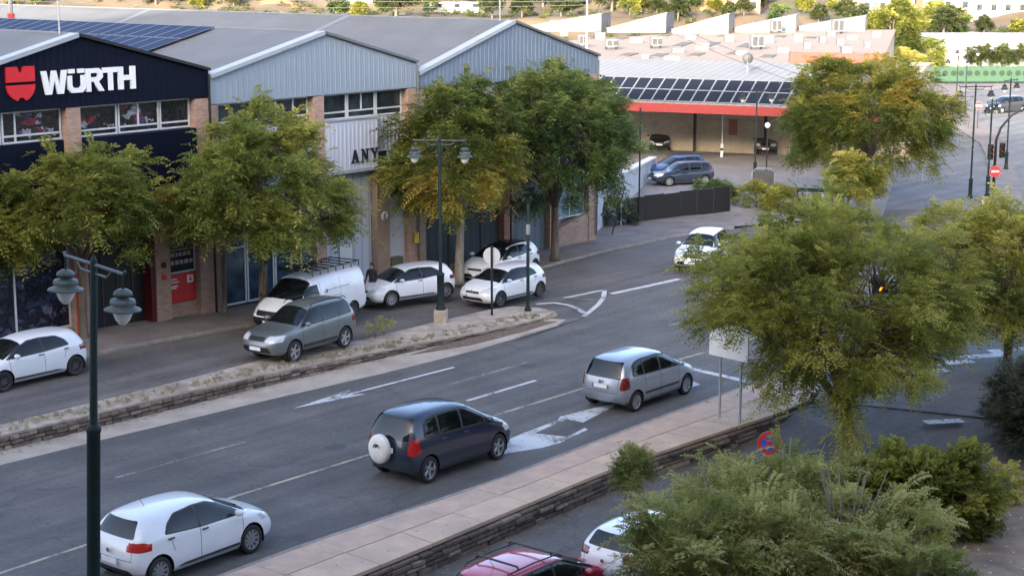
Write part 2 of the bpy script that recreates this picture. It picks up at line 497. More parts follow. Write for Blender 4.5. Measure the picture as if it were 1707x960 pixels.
# pavement by the buildings with kerb stones
def zp(x, y): return zs(x, y) + .11
PB = [(-33.9, 46.0), (-25.6, 55.0), (-18.7, 63.0), (-14.1, 68.1), (-9.6, 73.4), (-5.0, 78.8), (-1.0, 83.6), (2.3, 87.5), (6.6, 92.6), (10, 95.8), (18, 99)]
pavement = strip([tuple(p) for p in offset(PK, .12)], [(p[0] - 1.5, p[1] + 1.3) for p in PB], zp, 'pavement', 'pavement')
kst = None
def stone_row(parent, pts, length, width, zf0, zf1, name, mats, gap=.012, jit=.0, side=0, rnd=0.0, inset=0):
    """kerb / wall stones along a polyline: each one an object"""
    P = resample(pts, length, jit)
    out = []
    for i in range(len(P) - 1):
        a, b = P[i], P[i + 1]
        if (b - a).length < .12: continue
        d = (b - a).normalized(); n = Vector((-d.y, d.x))
        a2 = a + d * gap; b2 = b - d * gap
        w0 = side - width / 2 + random.uniform(-rnd, rnd); w1 = side + width / 2
        m = (a + b) / 2
        za0, zb0 = zf0(a.x, a.y), zf0(b.x, b.y); za1, zb1 = zf1(a.x, a.y), zf1(b.x, b.y)
        za1 += random.uniform(-rnd, 0) * .4; zb1 += random.uniform(-rnd, 0) * .4
        mb = MB(); o = m
        def q(p, w, z): v = p + n * w - o; return (v.x, v.y, z)
        mb.b8([q(a2, w0, za0), q(b2, w0, zb0), q(b2, w1, zb0), q(a2, w1, za0), q(a2, w0, za1), q(b2, w0, zb1), q(b2, w1, zb1), q(a2, w1, za1)])
        ob = mb.build(name, random.choice(mats), parent, loc=(o.x, o.y, 0), bevel=.012 if rnd == 0 else .02)
        out.append(ob)
    return out
stone_row(pavement, PK[1:-1], 1.0, .16, lambda x, y: zs(x, y) - .05, lambda x, y: zs(x, y) + .118, 'kerb_stone', ['kerb'], .008)

# gutter strip at the foot of the wall
mb = MB(); n = len(A)
pl = A + [(2.3, 69.4), (1.4, 69.6)] + B[::-1]
mb.prism(pl, -.02, .012)
gutter = mb.build('gutter', 'gutter', kind='structure')
mb = MB(); mb.prism([(-3.9, 62.9), (-1.6, 64.6), (.6, 67.2), (1.9, 69.0), (1.0, 68.9), (-.4, 67.3), (-2.6, 64.8)], .012, .03)
mb.build('leaf_litter', mat('litter', (.14, .098, .070), .95, var=.4, sc=7, world=True, bmp=1), gutter)

# stone retaining wall between the two roads, with its planted concrete top
wall = empty('stone_retaining_wall', (-7.4, 59.7, 0), 0, 'low rough stone retaining wall with a concrete top between the main road and the service road', 'stone wall')
wall.location = (0, 0, 0)
def wt(x, y): return max(.14, zs(x, y) + .04)
mb = MB()
Bi = offset(B, .10)
top = [tuple(p) for p in Bi] + [(1.0, 70.4), (.3, 71.2)] + C[::-1]
mb.prism(top, -.05, [wt(p[0], p[1]) - .07 for p in top])
mb.build('core', 'mortar', wall)
mb = MB()
Bt = offset(B, .02)
top = [tuple(p) for p in Bt] + [(1.75, 70.2), (1.2, 71.2), (0, 71.5)] + C[::-1]
mb.prism(top, [wt(p[0], p[1]) - .07 for p in top], [wt(p[0], p[1]) for p in top])
wall_top = mb.build('concrete_top', 'concrete', wall)
for c in range(3):
    stone_row(wall, B[1:] , .42, .2, lambda x, y: -.01 + (wt(x, y) - .06) * c / 3 + .008, lambda x, y: -.01 + (wt(x, y) - .06) * (c + 1) / 3 - .008,
              'stone', ['stone_a', 'stone_b', 'stone_c', 'stone_a'], .012, .4, side=.07, rnd=.045)
for q in ([(1.3, 69.2), (1.9, 69.8), (1.8, 70.7), (1.2, 71.3)],):
    stone_row(wall, q, .4, .2, lambda x, y: .0, lambda x, y: .12, 'stone', ['stone_a', 'stone_b'], .012, .3, side=.05, rnd=.04)

# walkway on the near side: kerb, slabs, coping and the stone wall below it
LZ = -.5
walk = MB()
wp = [tuple(p) for p in offset(K, -.16)] + [(9.5, 58.9), (10.4, 59.0), (10.8, 58.3), (10.9, 57.3), (10.2, 55.6)] + F[::-1]
walk.prism(wp, -.62, .128)
walkway = walk.build('walkway', 'mortar', kind='structure')
stone_row(walkway, K + TIP, 1.0, .15, lambda x, y: -.02, lambda x, y: .145, 'kerb_stone', ['kerb'], .008, side=-.075)
mid = [Vector(offset(K, -.16)[i]) for i in range(len(K))]
def slabs():
    a = resample(offset(K, -.165), 1.02); L = len(a)
    fr = [Vector(p) for p in F]
    def nearest(p, nrm):      # distance from p along nrm to the line F
        best = None
        for i in range(len(fr) - 1):
            q0, q1 = fr[i], fr[i + 1]; e = q1 - q0
            det = nrm.x * -e.y + nrm.y * e.x
            if abs(det) < 1e-9: continue
            r = q0 - p
            t = (r.x * -e.y + r.y * e.x) / det; u = (nrm.x * r.y - nrm.y * r.x) / det
            if -.02 <= u <= 1.02 and t > 0 and (best is None or t < best): best = t
        return best
    prev = None; k = 0
    for i in range(L):
        d = (a[min(i + 1, L - 1)] - a[max(i - 1, 0)]).normalized(); nn = Vector((d.y, -d.x))
        t = nearest(a[i], nn)
        cur = (a[i], nn, t)
        if prev and prev[2] and t:
            def quad(f0, f1, z, name, m, g=.012):
                p0, n0, t0 = prev; p1, n1, t1 = cur
                e = (p1 - p0).normalized() * g
                pts = [p0 + n0 * t0 * f0 + e, p1 + n1 * t1 * f0 - e, p1 + n1 * t1 * f1 - e, p0 + n0 * t0 * f1 + e]
                o = sum(pts, Vector((0, 0))) / 4
                mb = MB(); mb.prism([tuple(p - o) for p in pts][::-1], .10, z + random.uniform(-.004, .004))
                mb.build(name, m, walkway, loc=(o.x, o.y, 0), bevel=.006)
            if k % 2 == 0:
                p0, n0, t0 = pprev; p1, n1, t1 = cur
                e = (p1 - p0).normalized() * .015
                pts = [p0 + n0 * t0 * .50 + e, p1 + n1 * t1 * .50 - e, p1 + n1 * (t1 + .05) - e, p0 + n0 * (t0 + .05) + e]
                o = sum(pts, Vector((0, 0))) / 4
                mb = MB(); mb.prism([tuple(p - o) for p in pts][::-1], .06, .17 + random.uniform(-.003, .003))
                mb.build('coping_stone', 'coping', walkway, loc=(o.x, o.y, 0), bevel=.01)
                f0, f1, g = .0, .468, .006; e = (p1 - p0).normalized() * g
                pts = [p0 + n0 * t0 * f0 + e, p1 + n1 * t1 * f0 - e, p1 + n1 * t1 * f1 - e, p0 + n0 * t0 * f1 + e]
                o = sum(pts, Vector((0, 0))) / 4
                mb = MB(); mb.prism([tuple(p - o) for p in pts][::-1], .10, .148 + random.uniform(-.004, .004))
                mb.build('paving_slab', 'slab', walkway, loc=(o.x, o.y, 0), bevel=.006)
        if k % 2 == 0: pprev = cur
        prev = cur; k += 1
slabs()
mb = MB(); mb.prism([(6.6, 55.7), (8.35, 57.8), (9.5, 58.8), (10.3, 58.9), (10.7, 58.3), (10.8, 57.3), (10.1, 55.7), (9.05, 54.3), (8.0, 53.3)], .10, .143)
mb.build('tip_paving', 'slab', walkway)
zc_ = [LZ - .02, LZ + .15, LZ + .27, LZ + .42, LZ + .54]
for c in range(4):
    stone_row(walkway, F[1:] + [(10.3, 55.8)], .70, .2, lambda x, y: zc_[c] + .008, lambda x, y: zc_[c + 1] - .01,
              'wall_stone', ['stone_a', 'stone_c', 'stone_a', 'stone_c', 'stone_b'], .014, .55, side=-.07, rnd=.04)

# lower road
mb = MB()
lr = [(-24, 20), (-13.8, 27.6), (-8.8, 33.3), (-3.8, 39.1), (-2.2, 41.2), (.2, 44.3), (2.7, 47.6), (6.8, 52.0), (13, 50.2), (17, 49.6), (60, 42), (60, 5), (-24, 5)]
mb.sheet([(p[0], p[1], LZ) for p in lr][::-1])
ra = [(6.8, 52.0), (13, 50.2), (17, 49.6), (60, 42)]; rb_ = [(9.4, 54.5), (11.3, 56.5), (18, 54.2), (60, 47)]
for i in range(3): mb.sheet([(*ra[i], LZ), (*ra[i + 1], LZ), (*rb_[i + 1], .008), (*rb_[i], .008)])
lower_road = mb.build('lower_road', 'asphalt_side', kind='structure')
# triangulated planting ground to the right of the lower road
pg = [(7.2, 20), (5.4, 30), (4.4, 36.5), (5.4, 40.5), (6.9, 44.6), (9.4, 47.8), (13.2, 49.0), (16.4, 48.6), (60, 40), (60, 5), (8, 5)]
mb = MB(); mb.prism(pg[::-1], -.6, LZ + .13)
planting = mb.build('planting_bed', 'dirt', kind='structure')
stone_row(planting, [p for p in pg[1:8]], .9, .14, lambda x, y: LZ - .05, lambda x, y: LZ + .145, 'kerb_stone', ['kerb'], .008, side=-.05)
# pebbles on the bare earth
mb = MB()
for i in range(520):
    x, y = random.uniform(9, 17.5), random.uniform(34, 47.5)
    r = random.choice((.02, .03, .035, .05)) * random.uniform(.7, 1.5)
    z = LZ + .13
    mb.add([(x + r * random.uniform(.7, 1.2) * math.cos(t), y + r * random.uniform(.7, 1.2) * math.sin(t), z) for t in (0, 1.2, 2.5, 3.8, 5)] + [(x, y, z + r * .7)], [(0, 1, 5), (1, 2, 5), (2, 3, 5), (3, 4, 5), (4, 0, 5)])
mb.build('pebbles', mat('pebble', (.5, .43, .35), .9, var=.3, sc=5, world=True), kind='stuff')['label'] = 'pale pebbles scattered on the bare earth'

# ------------------------------------------------------------ painted markings (thin sheets on the road)
def ribbon(pts, wd, name, m, z=.006, parent=None, zf=None):
    P = [Vector((p[0], p[1])) for p in pts]
    l = offset(P, wd / 2); r = offset(P, -wd / 2)
    mb = MB()
    for i in range(len(P) - 1):
        q = [r[i], r[i + 1], l[i + 1], l[i]]
        mb.sheet([(p.x, p.y, (zf(p.x, p.y) if zf else 0) + z) for p in q])
    return mb.build(name, m, parent or main_road)
Y = [(-20, 31), (-12.75, 39.6), (-11.15, 41.6), (-7.77, 45.8), (-4.45, 49.7), (-.57, 54.3), (2.47, 57.8), (5.68, 61.5), (8.92, 65.0), (11.5, 67.8)]
ribbon(Y, .13, 'centre_line', 'painty')
for seg in ([(-11.66, 47.42), (-8.43, 51.17)], [(-2.23, 58.49), (.6, 61.77)], [(6.5, 68.2), (9.2, 71.2)], [(-20.2, 37.6), (-16.8, 41.6)]):
    ribbon(seg, .11, 'lane_line', 'paintold')
ribbon([(-1.56, 56.16), (.86, 59.01)], .16, 'lane_line', 'paintw')
def arrow(name, tip, tail, hl, hw, sw, m, side=0):
    t = Vector(tip); q = Vector(tail); d = (q - t).normalized(); n = Vector((-d.y, d.x))
    L = (q - t).length
    pts = [t, t + d * hl - n * hw * (1 + side), t + d * (hl * .86) - n * sw, q - n * sw, q + n * sw, t + d * (hl * .86) + n * sw, t + d * hl + n * hw * (1 - side)]
    mb = MB(); mb.sheet([(p.x, p.y, .006) for p in pts]); return mb.build(name, m, main_road)
arrow('lane_arrow', (-7.44, 55.14), (-2.16, 61.01), 3.0, .42, .075, 'paintw')
# straight-on and turning arrows beside the dark car
def flat(name, pix, m, z=.006, parent=None, dz=0):
    mb = MB(); mb.sheet([(p.x, p.y, z + dz) for p in (at(a, b, 0) for a, b in pix)][::-1]); return mb.build(name, m, parent or main_road)
flat('lane_arrow', [(838, 757), (846, 733), (872, 722), (930, 700), (934, 694), (990, 680), (1028, 672), (1022, 678), (972, 704), (944, 699), (890, 722), (946, 728), (975, 713), (980, 716), (934, 738), (905, 746), (868, 752)], 'paintw')
ribbon([tuple(at(1150, 614)[:2]), tuple(at(1252, 637)[:2])], .34, 'stop_line', 'paintw')
flat('lane_arrow', [(1128, 650), (1150, 633), (1168, 641), (1150, 646), (1140, 652)], 'paintw')
# nose of the traffic island: worn chevron outline
zf = lambda x, y: max(0, zs(x, y))
rb = lambda px, wd, m: ribbon([tuple(at(a, b, .02)[:2]) for a, b in px], wd, 'island_marking', m, .014, service_road, zf)
rb([(893, 507), (925, 505), (950, 509), (965, 516), (974, 522)], .26, 'paintw')
rb([(940, 497), (975, 490), (1008, 483)], .22, 'paintw')
rb([(1008, 483), (1006, 496), (998, 507), (985, 518), (972, 528)], .22, 'paintw')
rb([(943, 497), (970, 501), (1000, 500)], .16, 'paintold')
rb([(1018, 490), (1070, 479), (1133, 465)], .34, 'paintw')
rb([(972, 529), (940, 540), (900, 554), (860, 567)], .10, 'paintold')
# zebra bars at the junction
for (px, py, dx, dy) in ((1515, 622, 1.6, .55), (1556, 607, 1.6, .55), (1604, 596, 1.9, .6), (1650, 586, 1.9, .6)):
    a = at(px, py)
    ribbon([(a.x, a.y), (a.x + dx, a.y + dy)], .55, 'zebra_bar', 'paintw')
a = at(1542, 704)
ribbon([(a.x, a.y), (a.x + 1.3, a.y + .25)], .45, 'zebra_bar', 'paintw', z=.012)

# far kerb island with the lamps, right
ip = [(1604, 186), (1622, 215), (1643, 257), (1652, 310), (1660, 350), (1672, 352), (1704, 338), (1702, 310), (1684, 262), (1655, 222), (1638, 200), (1622, 186)]
mb = MB(); mb.prism([tuple(at(a, b, .12)[:2]) for a, b in ip][::-1], -.02, .12)
island = mb.build('traffic_island', 'pavement', kind='structure')
mb = MB(); mb.prism([(38.5, 139), (43, 176), (49, 199), (61, 205), (60, 200), (51, 193), (46, 172), (41.5, 140)][::-1], .0, .1)
mb.build('far_pavement', 'pavement', kind='structure')
# raised yard of the market hall
yard = [(6.6, 92.6), (13.5, 96), (22, 98.5), (25, 110), (25, 129.5), (3, 129.5), (4, 110), (4.6, 96)]
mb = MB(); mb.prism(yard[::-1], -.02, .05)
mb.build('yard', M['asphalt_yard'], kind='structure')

# manhole covers and worn tarmac patches
def cover(px, py, r_=.32):
    p = at(px, py, 0); mb = MB(); mb.lathe([(.001, .007), (r_, .007), (r_, .003)], n=18)
    mb.build('manhole_cover', 'darkgrey', main_road, loc=(p.x, p.y, 0))
cover(880, 610); cover(560, 745)
# ------------------------------------------------------------ cars
def rowpts(xb, xm, x3, xt, zs_, zm, zb, zr, zc, wm, wb, wr):
    return [(xb, wm - .12, zs_), (xb * .6 + xm * .4, wm - .015, zs_ + .11), (xm, wm, zm), (x3, wb, zb), (xt, wr, zr), (xt, wr * .52, zc - .012), (xt, 0, zc)]
SHELLS = {
'hatch': dict(L=4.06, W=1.74, H=1.45, ax=(.63, 3.22), wr=.31, rows=[
    (.14, .00, .08, .34, .27, .55, .95, 1.34, 1.38, .72, .70, .55),
    (.34, .20, .26, .56, .21, .58, .99, 1.385, 1.43, .83, .80, .60),
    (.75, .70, .74, .98, .18, .60, .99, 1.40, 1.455, .865, .83, .63),
    (1.4, 1.4, 1.4, 1.45, .18, .60, .96, 1.41, 1.47, .865, .83, .64),
    (2.0, 2.0, 2.0, 2.0, .18, .60, .93, 1.385, 1.445, .865, .83, .63),
    (2.4, 2.4, 2.42, 2.36, .18, .60, .92, 1.32, 1.385, .865, .825, .62),
    (2.75, 2.75, 2.78, 2.74, .18, .60, .91, 1.14, 1.20, .865, .82, .66),
    (3.1, 3.1, 3.1, 3.14, .18, .60, .89, .96, 1.00, .86, .80, .69),
    (3.45, 3.45, 3.45, 3.45, .18, .58, .85, .895, .935, .85, .78, .64),
    (3.78, 3.84, 3.76, 3.74, .2, .54, .75, .80, .85, .80, .72, .58),
    (3.92, 4.02, 3.96, 3.89, .24, .48, .65, .71, .75, .64, .57, .48)]),
'mpv': dict(L=4.28, W=1.75, H=1.62, ax=(.72, 3.48), wr=.31, rows=[
    (.14, .00, .04, .28, .28, .58, 1.00, 1.49, 1.53, .74, .74, .60),
    (.34, .18, .22, .50, .22, .60, 1.02, 1.55, 1.60, .84, .82, .65),
    (.80, .76, .78, .95, .19, .62, 1.02, 1.575, 1.63, .87, .845, .68),
    (1.4, 1.4, 1.4, 1.45, .19, .62, 1.00, 1.58, 1.635, .875, .845, .685),
    (2.0, 2.0, 2.0, 2.0, .19, .62, .99, 1.565, 1.62, .875, .845, .68),
    (2.45, 2.45, 2.45, 2.38, .19, .62, .98, 1.50, 1.56, .875, .84, .66),
    (2.9, 2.9, 2.93, 2.84, .19, .62, .97, 1.28, 1.35, .875, .83, .68),
    (3.35, 3.35, 3.38, 3.36, .19, .62, .95, 1.06, 1.11, .87, .81, .70),
    (3.72, 3.74, 3.7, 3.72, .19, .60, .88, .95, 1.00, .86, .78, .63),
    (4.0, 4.06, 4.0, 3.98, .22, .56, .78, .84, .89, .80, .72, .58),
    (4.14, 4.24, 4.18, 4.12, .26, .52, .68, .74, .78, .66, .58, .48)]),
'suv': dict(L=4.48, W=1.78, H=1.66, ax=(.80, 3.43), wr=.345, rows=[
    (.16, .00, .05, .30, .38, .62, 1.06, 1.50, 1.55, .76, .74, .56),
    (.36, .16, .22, .50, .30, .66, 1.08, 1.56, 1.61, .86, .83, .62),
    (.85, .80, .82, .92, .27, .70, 1.08, 1.59, 1.65, .89, .85, .65),
    (1.45, 1.45, 1.45, 1.45, .27, .70, 1.06, 1.60, 1.66, .89, .85, .66),
    (2.1, 2.1, 2.1, 2.05, .27, .70, 1.05, 1.59, 1.65, .89, .85, .65),
    (2.5, 2.5, 2.52, 2.42, .27, .70, 1.04, 1.53, 1.59, .89, .85, .64),
    (2.85, 2.85, 2.88, 2.80, .27, .70, 1.03, 1.27, 1.33, .89, .84, .67),
    (3.15, 3.15, 3.18, 3.18, .27, .70, 1.01, 1.06, 1.09, .885, .83, .72),
    (3.7, 3.7, 3.7, 3.68, .27, .68, .96, 1.00, 1.03, .875, .82, .70),
    (4.15, 4.20, 4.15, 4.12, .30, .62, .87, .92, .96, .82, .76, .64),
    (4.32, 4.44, 4.36, 4.30, .34, .56, .76, .82, .86, .68, .64, .54)]),
'van': dict(L=4.95, W=1.92, H=1.95, ax=(.98, 4.02), wr=.33, rows=[
    (.10, .00, .02, .06, .36, .62, 1.10, 1.84, 1.90, .90, .90, .72),
    (.25, .12, .14, .18, .28, .66, 1.12, 1.88, 1.94, .94, .93, .78),
    (1.0, 1.0, 1.0, 1.0, .24, .70, 1.14, 1.89, 1.96, .95, .935, .80),
    (2.0, 2.0, 2.0, 2.0, .24, .70, 1.14, 1.89, 1.96, .95, .935, .80),
    (2.9, 2.9, 2.9, 2.9, .24, .70, 1.13, 1.88, 1.95, .95, .935, .80),
    (3.3, 3.3, 3.32, 3.26, .24, .70, 1.12, 1.83, 1.90, .95, .93, .76),
    (3.65, 3.65, 3.68, 3.62, .24, .70, 1.11, 1.58, 1.65, .95, .92, .75),
    (4.1, 4.1, 4.14, 4.08, .24, .70, 1.09, 1.20, 1.26, .94, .90, .74),
    (4.5, 4.52, 4.48, 4.46, .25, .66, .98, 1.06, 1.11, .91, .86, .70),
    (4.74, 4.80, 4.74, 4.70, .28, .58, .84, .92, .97, .84, .78, .62),
    (4.84, 4.93, 4.88, 4.84, .32, .50, .70, .78, .83, .70, .66, .52)]),
}
def rpoly(pts, r, n=3):
    """polygon with rounded corners"""
    out = []; k = len(pts)
    for i in range(k):
        p = Vector(pts[i]).to_2d() if len(pts[i]) > 2 else Vector(pts[i]); a = Vector(pts[i - 1]); b = Vector(pts[(i + 1) % k])
        da, db = a - p, b - p
        rr = min(r, da.length * .45, db.length * .45)
        p0 = p + da.normalized() * rr; p1 = p + db.normalized() * rr
        for j in range(n + 1):
            t = j / n
            out.append(p0 * (1 - t) ** 2 + p * 2 * t * (1 - t) + p1 * t * t)
    return out
def circle(cx, cz, r, n=20, a0=0, a1=2 * PI):
    return [Vector((cx + r * math.cos(a0 + (a1 - a0) * i / n), cz + r * math.sin(a0 + (a1 - a0) * i / n))) for i in range(n)]
def inside(p, poly):
    c = False; j = len(poly) - 1
    for i in range(len(poly)):
        a, b = poly[i], poly[j]
        if (a[1] > p[1]) != (b[1] > p[1]) and p[0] < (b[0] - a[0]) * (p[1] - a[1]) / (b[1] - a[1]) + a[0]: c = not c
        j = i
    return c
SHELL_CACHE = {}
class Shell:
    """subdivided body surface that polygons can be cut out of; faces = [indices, tag, normal, centre, bounds]"""
    def __init__(s, me):
        s.V = [v.co.copy() for v in me.vertices]; s.N = [v.normal.copy() for v in me.vertices]
        s.F = [s.face(list(p.vertices), 0, p.normal.copy()) for p in me.polygons]
    def face(s, idx, tag, n):
        P = [s.V[i] for i in idx]; xs = [p.x for p in P]; ys = [p.y for p in P]; zs2 = [p.z for p in P]; k = len(P)
        return [idx, tag, n, (sum(xs) / k, sum(ys) / k, sum(zs2) / k), (min(xs), max(xs), min(ys), max(ys), min(zs2), max(zs2))]
def cut(sh, view, poly, tagid, side=None, nmin=None, lim=None):
    ax = {'side': (0, 2), 'front': (1, 2), 'rear': (1, 2), 'top': (0, 1)}[view]
    u0 = min(p[0] for p in poly); u1 = max(p[0] for p in poly); v0 = min(p[1] for p in poly); v1 = max(p[1] for p in poly)
    a0, b0 = ax[0] * 2, ax[1] * 2
    nm = {'side': .22, 'front': .3, 'rear': .25, 'top': .35}[view] if nmin is None else nmin
    reg = []; rest = []
    for f in sh.F:
        bb = f[4]
        if bb[a0 + 1] < u0 or bb[a0] > u1 or bb[b0 + 1] < v0 or bb[b0] > v1: rest.append(f); continue
        n = f[2]; c = f[3]
        if view == 'side': ok = n.y * side > nm and c[1] * side > .1
        elif view == 'front': ok = n.x > nm
        elif view == 'rear': ok = -n.x > nm
        else: ok = n.z > nm
        if ok and lim and not lim(Vector(c)): ok = False
        (reg if ok else rest).append(f)
    k = len(poly)
    area = sum(poly[i][0] * poly[(i + 1) % k][1] - poly[(i + 1) % k][0] * poly[i][1] for i in range(k))
    if area < 0: poly = list(poly)[::-1]
    convex = all((poly[(i + 1) % k][0] - poly[i][0]) * (poly[(i + 2) % k][1] - poly[(i + 1) % k][1]) - (poly[(i + 1) % k][1] - poly[i][1]) * (poly[(i + 2) % k][0] - poly[(i + 1) % k][0]) > -1e-7 for i in range(k))
    for i in range(k):
        p, q = poly[i], poly[(i + 1) % k]
        ex, ey = q[0] - p[0], q[1] - p[1]
        l = math.hypot(ex, ey)
        if l < 1e-5: continue
        nx_, ny_ = -ey / l, ex / l       # inward for a counter-clockwise polygon
        ec = {}; nreg = []
        for f in reg:
            idx = f[0]
            d = [(sh.V[j][ax[0]] - p[0]) * nx_ + (sh.V[j][ax[1]] - p[1]) * ny_ for j in idx]
            if max(d) < 1e-6:
                (rest if convex else nreg).append(f); continue
            if min(d) > -1e-6: nreg.append(f); continue
            ins = []; outs = []
            for j in range(len(idx)):
                i0, i1 = idx[j], idx[(j + 1) % len(idx)]; d0, d1 = d[j], d[(j + 1) % len(idx)]
                if d0 >= 0: ins.append(i0)
                if d0 <= 0: outs.append(i0)
                if d0 * d1 < 0:
                    key = (min(i0, i1), max(i0, i1))
                    if key not in ec:
                        t = d0 / (d0 - d1)
                        sh.V.append(sh.V[i0].lerp(sh.V[i1], t)); sh.N.append(sh.N[i0].lerp(sh.N[i1], t).normalized()); ec[key] = len(sh.V) - 1
                    ins.append(ec[key]); outs.append(ec[key])
            if len(ins) > 2: nreg.append(sh.face(ins, f[1], f[2]))
            if len(outs) > 2: (rest if convex else nreg).append(sh.face(outs, f[1], f[2]))
        reg = nreg
    for f in reg:
        if convex or inside((f[3][ax[0]], f[3][ax[1]]), poly): f[1] = tagid
        rest.append(f)
    sh.F = rest
def car_shell_bm(kind, level):
    if (kind, level) in SHELL_CACHE:
        return Shell(SHELL_CACHE[kind, level]), SHELLS[kind]
    S = SHELLS[kind]; rows = [rowpts(*r) for r in S['rows']]
    bm = bmesh.new(); ring = []
    for r in rows:
        vs = [bm.verts.new(p) for p in r[:6]] + [bm.verts.new(r[6])] + [bm.verts.new((p[0], -p[1], p[2])) for p in r[5::-1]]
        ring.append(vs)
    for i in range(len(ring) - 1):
        for j in range(13):
            a, b = ring[i], ring[i + 1]; k = (j + 1) % 13
            bm.faces.new((a[j], a[k], b[k], b[j]))
    for e, (vs, sg) in enumerate(((ring[0], -1), (ring[-1], 1))):
        q = []
        for j in range(5):
            a = vs[j].co; q.append(bm.verts.new((a.x + sg * (.05 if j < 4 else .03), 0, a.z + (.0 if j < 4 else .02))))
        for j in range(4):
            for s in (0, 1):
                l, m_ = (vs[j], vs[j + 1]) if s == 0 else (vs[12 - j], vs[11 - j])
                f = (l, q[j], q[j + 1], m_)
                bm.faces.new(f if (s == 0) == (e == 0) else f[::-1])
        f = (vs[4], q[4], vs[6], vs[5]); bm.faces.new(f if e == 0 else f[::-1])
        f = (vs[8], q[4], vs[6], vs[7]); bm.faces.new(f[::-1] if e == 0 else f)
        f = (vs[0], vs[12], q[0]); bm.faces.new(f if e == 0 else f[::-1])
    # creases along the shoulder line and sill keep the panels crisp
    cl = bm.edges.layers.float.new('crease_edge')
    for r0, r1 in zip(ring, ring[1:]):
        for j, c in ((3, .28), (9, .28), (1, .4), (11, .4), (0, .6), (12, .6)):
            ed = bm.edges.get((r0[j], r1[j]))
            if ed: ed[cl] = c
    me = bpy.data.meshes.new('tmp'); bm.to_mesh(me); bm.free()
    o = bpy.data.objects.new('tmp', me); COL.objects.link(o)
    md = o.modifiers.new('s', 'SUBSURF'); md.levels = level; md.render_levels = level
    dg = bpy.context.evaluated_depsgraph_get(); ev = o.evaluated_get(dg)
    m2 = bpy.data.meshes.new_from_object(ev)
    bpy.data.objects.remove(o); bpy.data.meshes.remove(me)
    bm = bmesh.new(); bm.from_mesh(m2); bpy.data.meshes.remove(m2)
    mn_ = [min(v.co[i] for v in bm.verts) for i in range(3)]; mx = [max(v.co[i] for v in bm.verts) for i in range(3)]
    zlo = min(r[4] for r in S['rows'])
    for v in bm.verts:
        v.co.x = (v.co.x - mn_[0]) / (mx[0] - mn_[0]) * S['L']
        v.co.y *= S['W'] / 2 / mx[1]
        v.co.z = zlo + (v.co.z - mn_[2]) / (mx[2] - mn_[2]) * (S['H'] - zlo)
    bmesh.ops.recalc_face_normals(bm, faces=bm.faces)
    me = bpy.data.meshes.new('shell'); bm.to_mesh(me); SHELL_CACHE[kind, level] = me; bm.free()
    return Shell(me), S
def wheel_meshes():
    """tyre and rim meshes for radius 1 (scaled on use), axis along Y, outer face at -Y"""
    ty = MB()
    ty.lathe([(.66, -.30), (.72, -.345), (.86, -.36), (.95, -.335), (.995, -.26), (1.0, 0), (.995, .26), (.95, .335), (.72, .345), (.62, .3)], n=28, axis='Y')
    rims = {}
    for style, ns, sw, inner in (('alloy', 5, .13, .30), ('cover', 10, .10, .36), ('multi', 10, .075, .24)):
        m = MB()
        m.lathe([(.70, -.27), (.69, -.33), (.64, -.32), (.62, -.20), (.62, .25)], n=28, axis='Y')
        m.lathe([(0.001, -.255), (inner * .55, -.26), (inner * .7, -.22), (inner * .7, -.05)], n=16, axis='Y')
        for k in range(ns):
            t = 2 * PI * k / ns; c, s = math.cos(t), math.sin(t)
            def P(r, w, y): return (c * r - s * w, y, s * r + c * w)
            m.b8([P(.1, -sw * 1.2, -.17), P(.66, -sw, -.20), P(.66, sw, -.20), P(.1, sw * 1.2, -.17), P(.1, -sw * .9, -.25), P(.66, -sw * .7, -.29), P(.66, sw * .7, -.29), P(.1, sw * .9, -.25)][::1])
        rims[style] = m
    bk = MB(); bk.lathe([(.001, -.08), (.64, -.08), (.64, -.05), (.001, -.05)], n=20, axis='Y')
    return ty, rims, bk
_ty, _rims, _bk = wheel_meshes()
_ty_o = _ty.build('tyre', 'rubber', smooth=True); TYRE = _ty_o.data; bpy.data.objects.remove(_ty_o)
RIMS = {}
for k, m_ in _rims.items():
    for nm, mt in (('rim', 'rim'), ('rimdark', 'rimdark')):
        mm = MB(); mm.v = m_.v; mm.f = m_.f; mm.m = m_.m; mm = mm.mat(1) if False else mm
        c0 = len(mm.f); mm2 = MB(); mm2.v = list(m_.v); mm2.f = list(m_.f); mm2.m = [0] * len(m_.f); mm2.mi = 1
        mm2.add(_bk.v, _bk.f)
        o = mm2.build('rim', [mt, 'black']); RIMS[k, nm] = o.data; bpy.data.objects.remove(o)

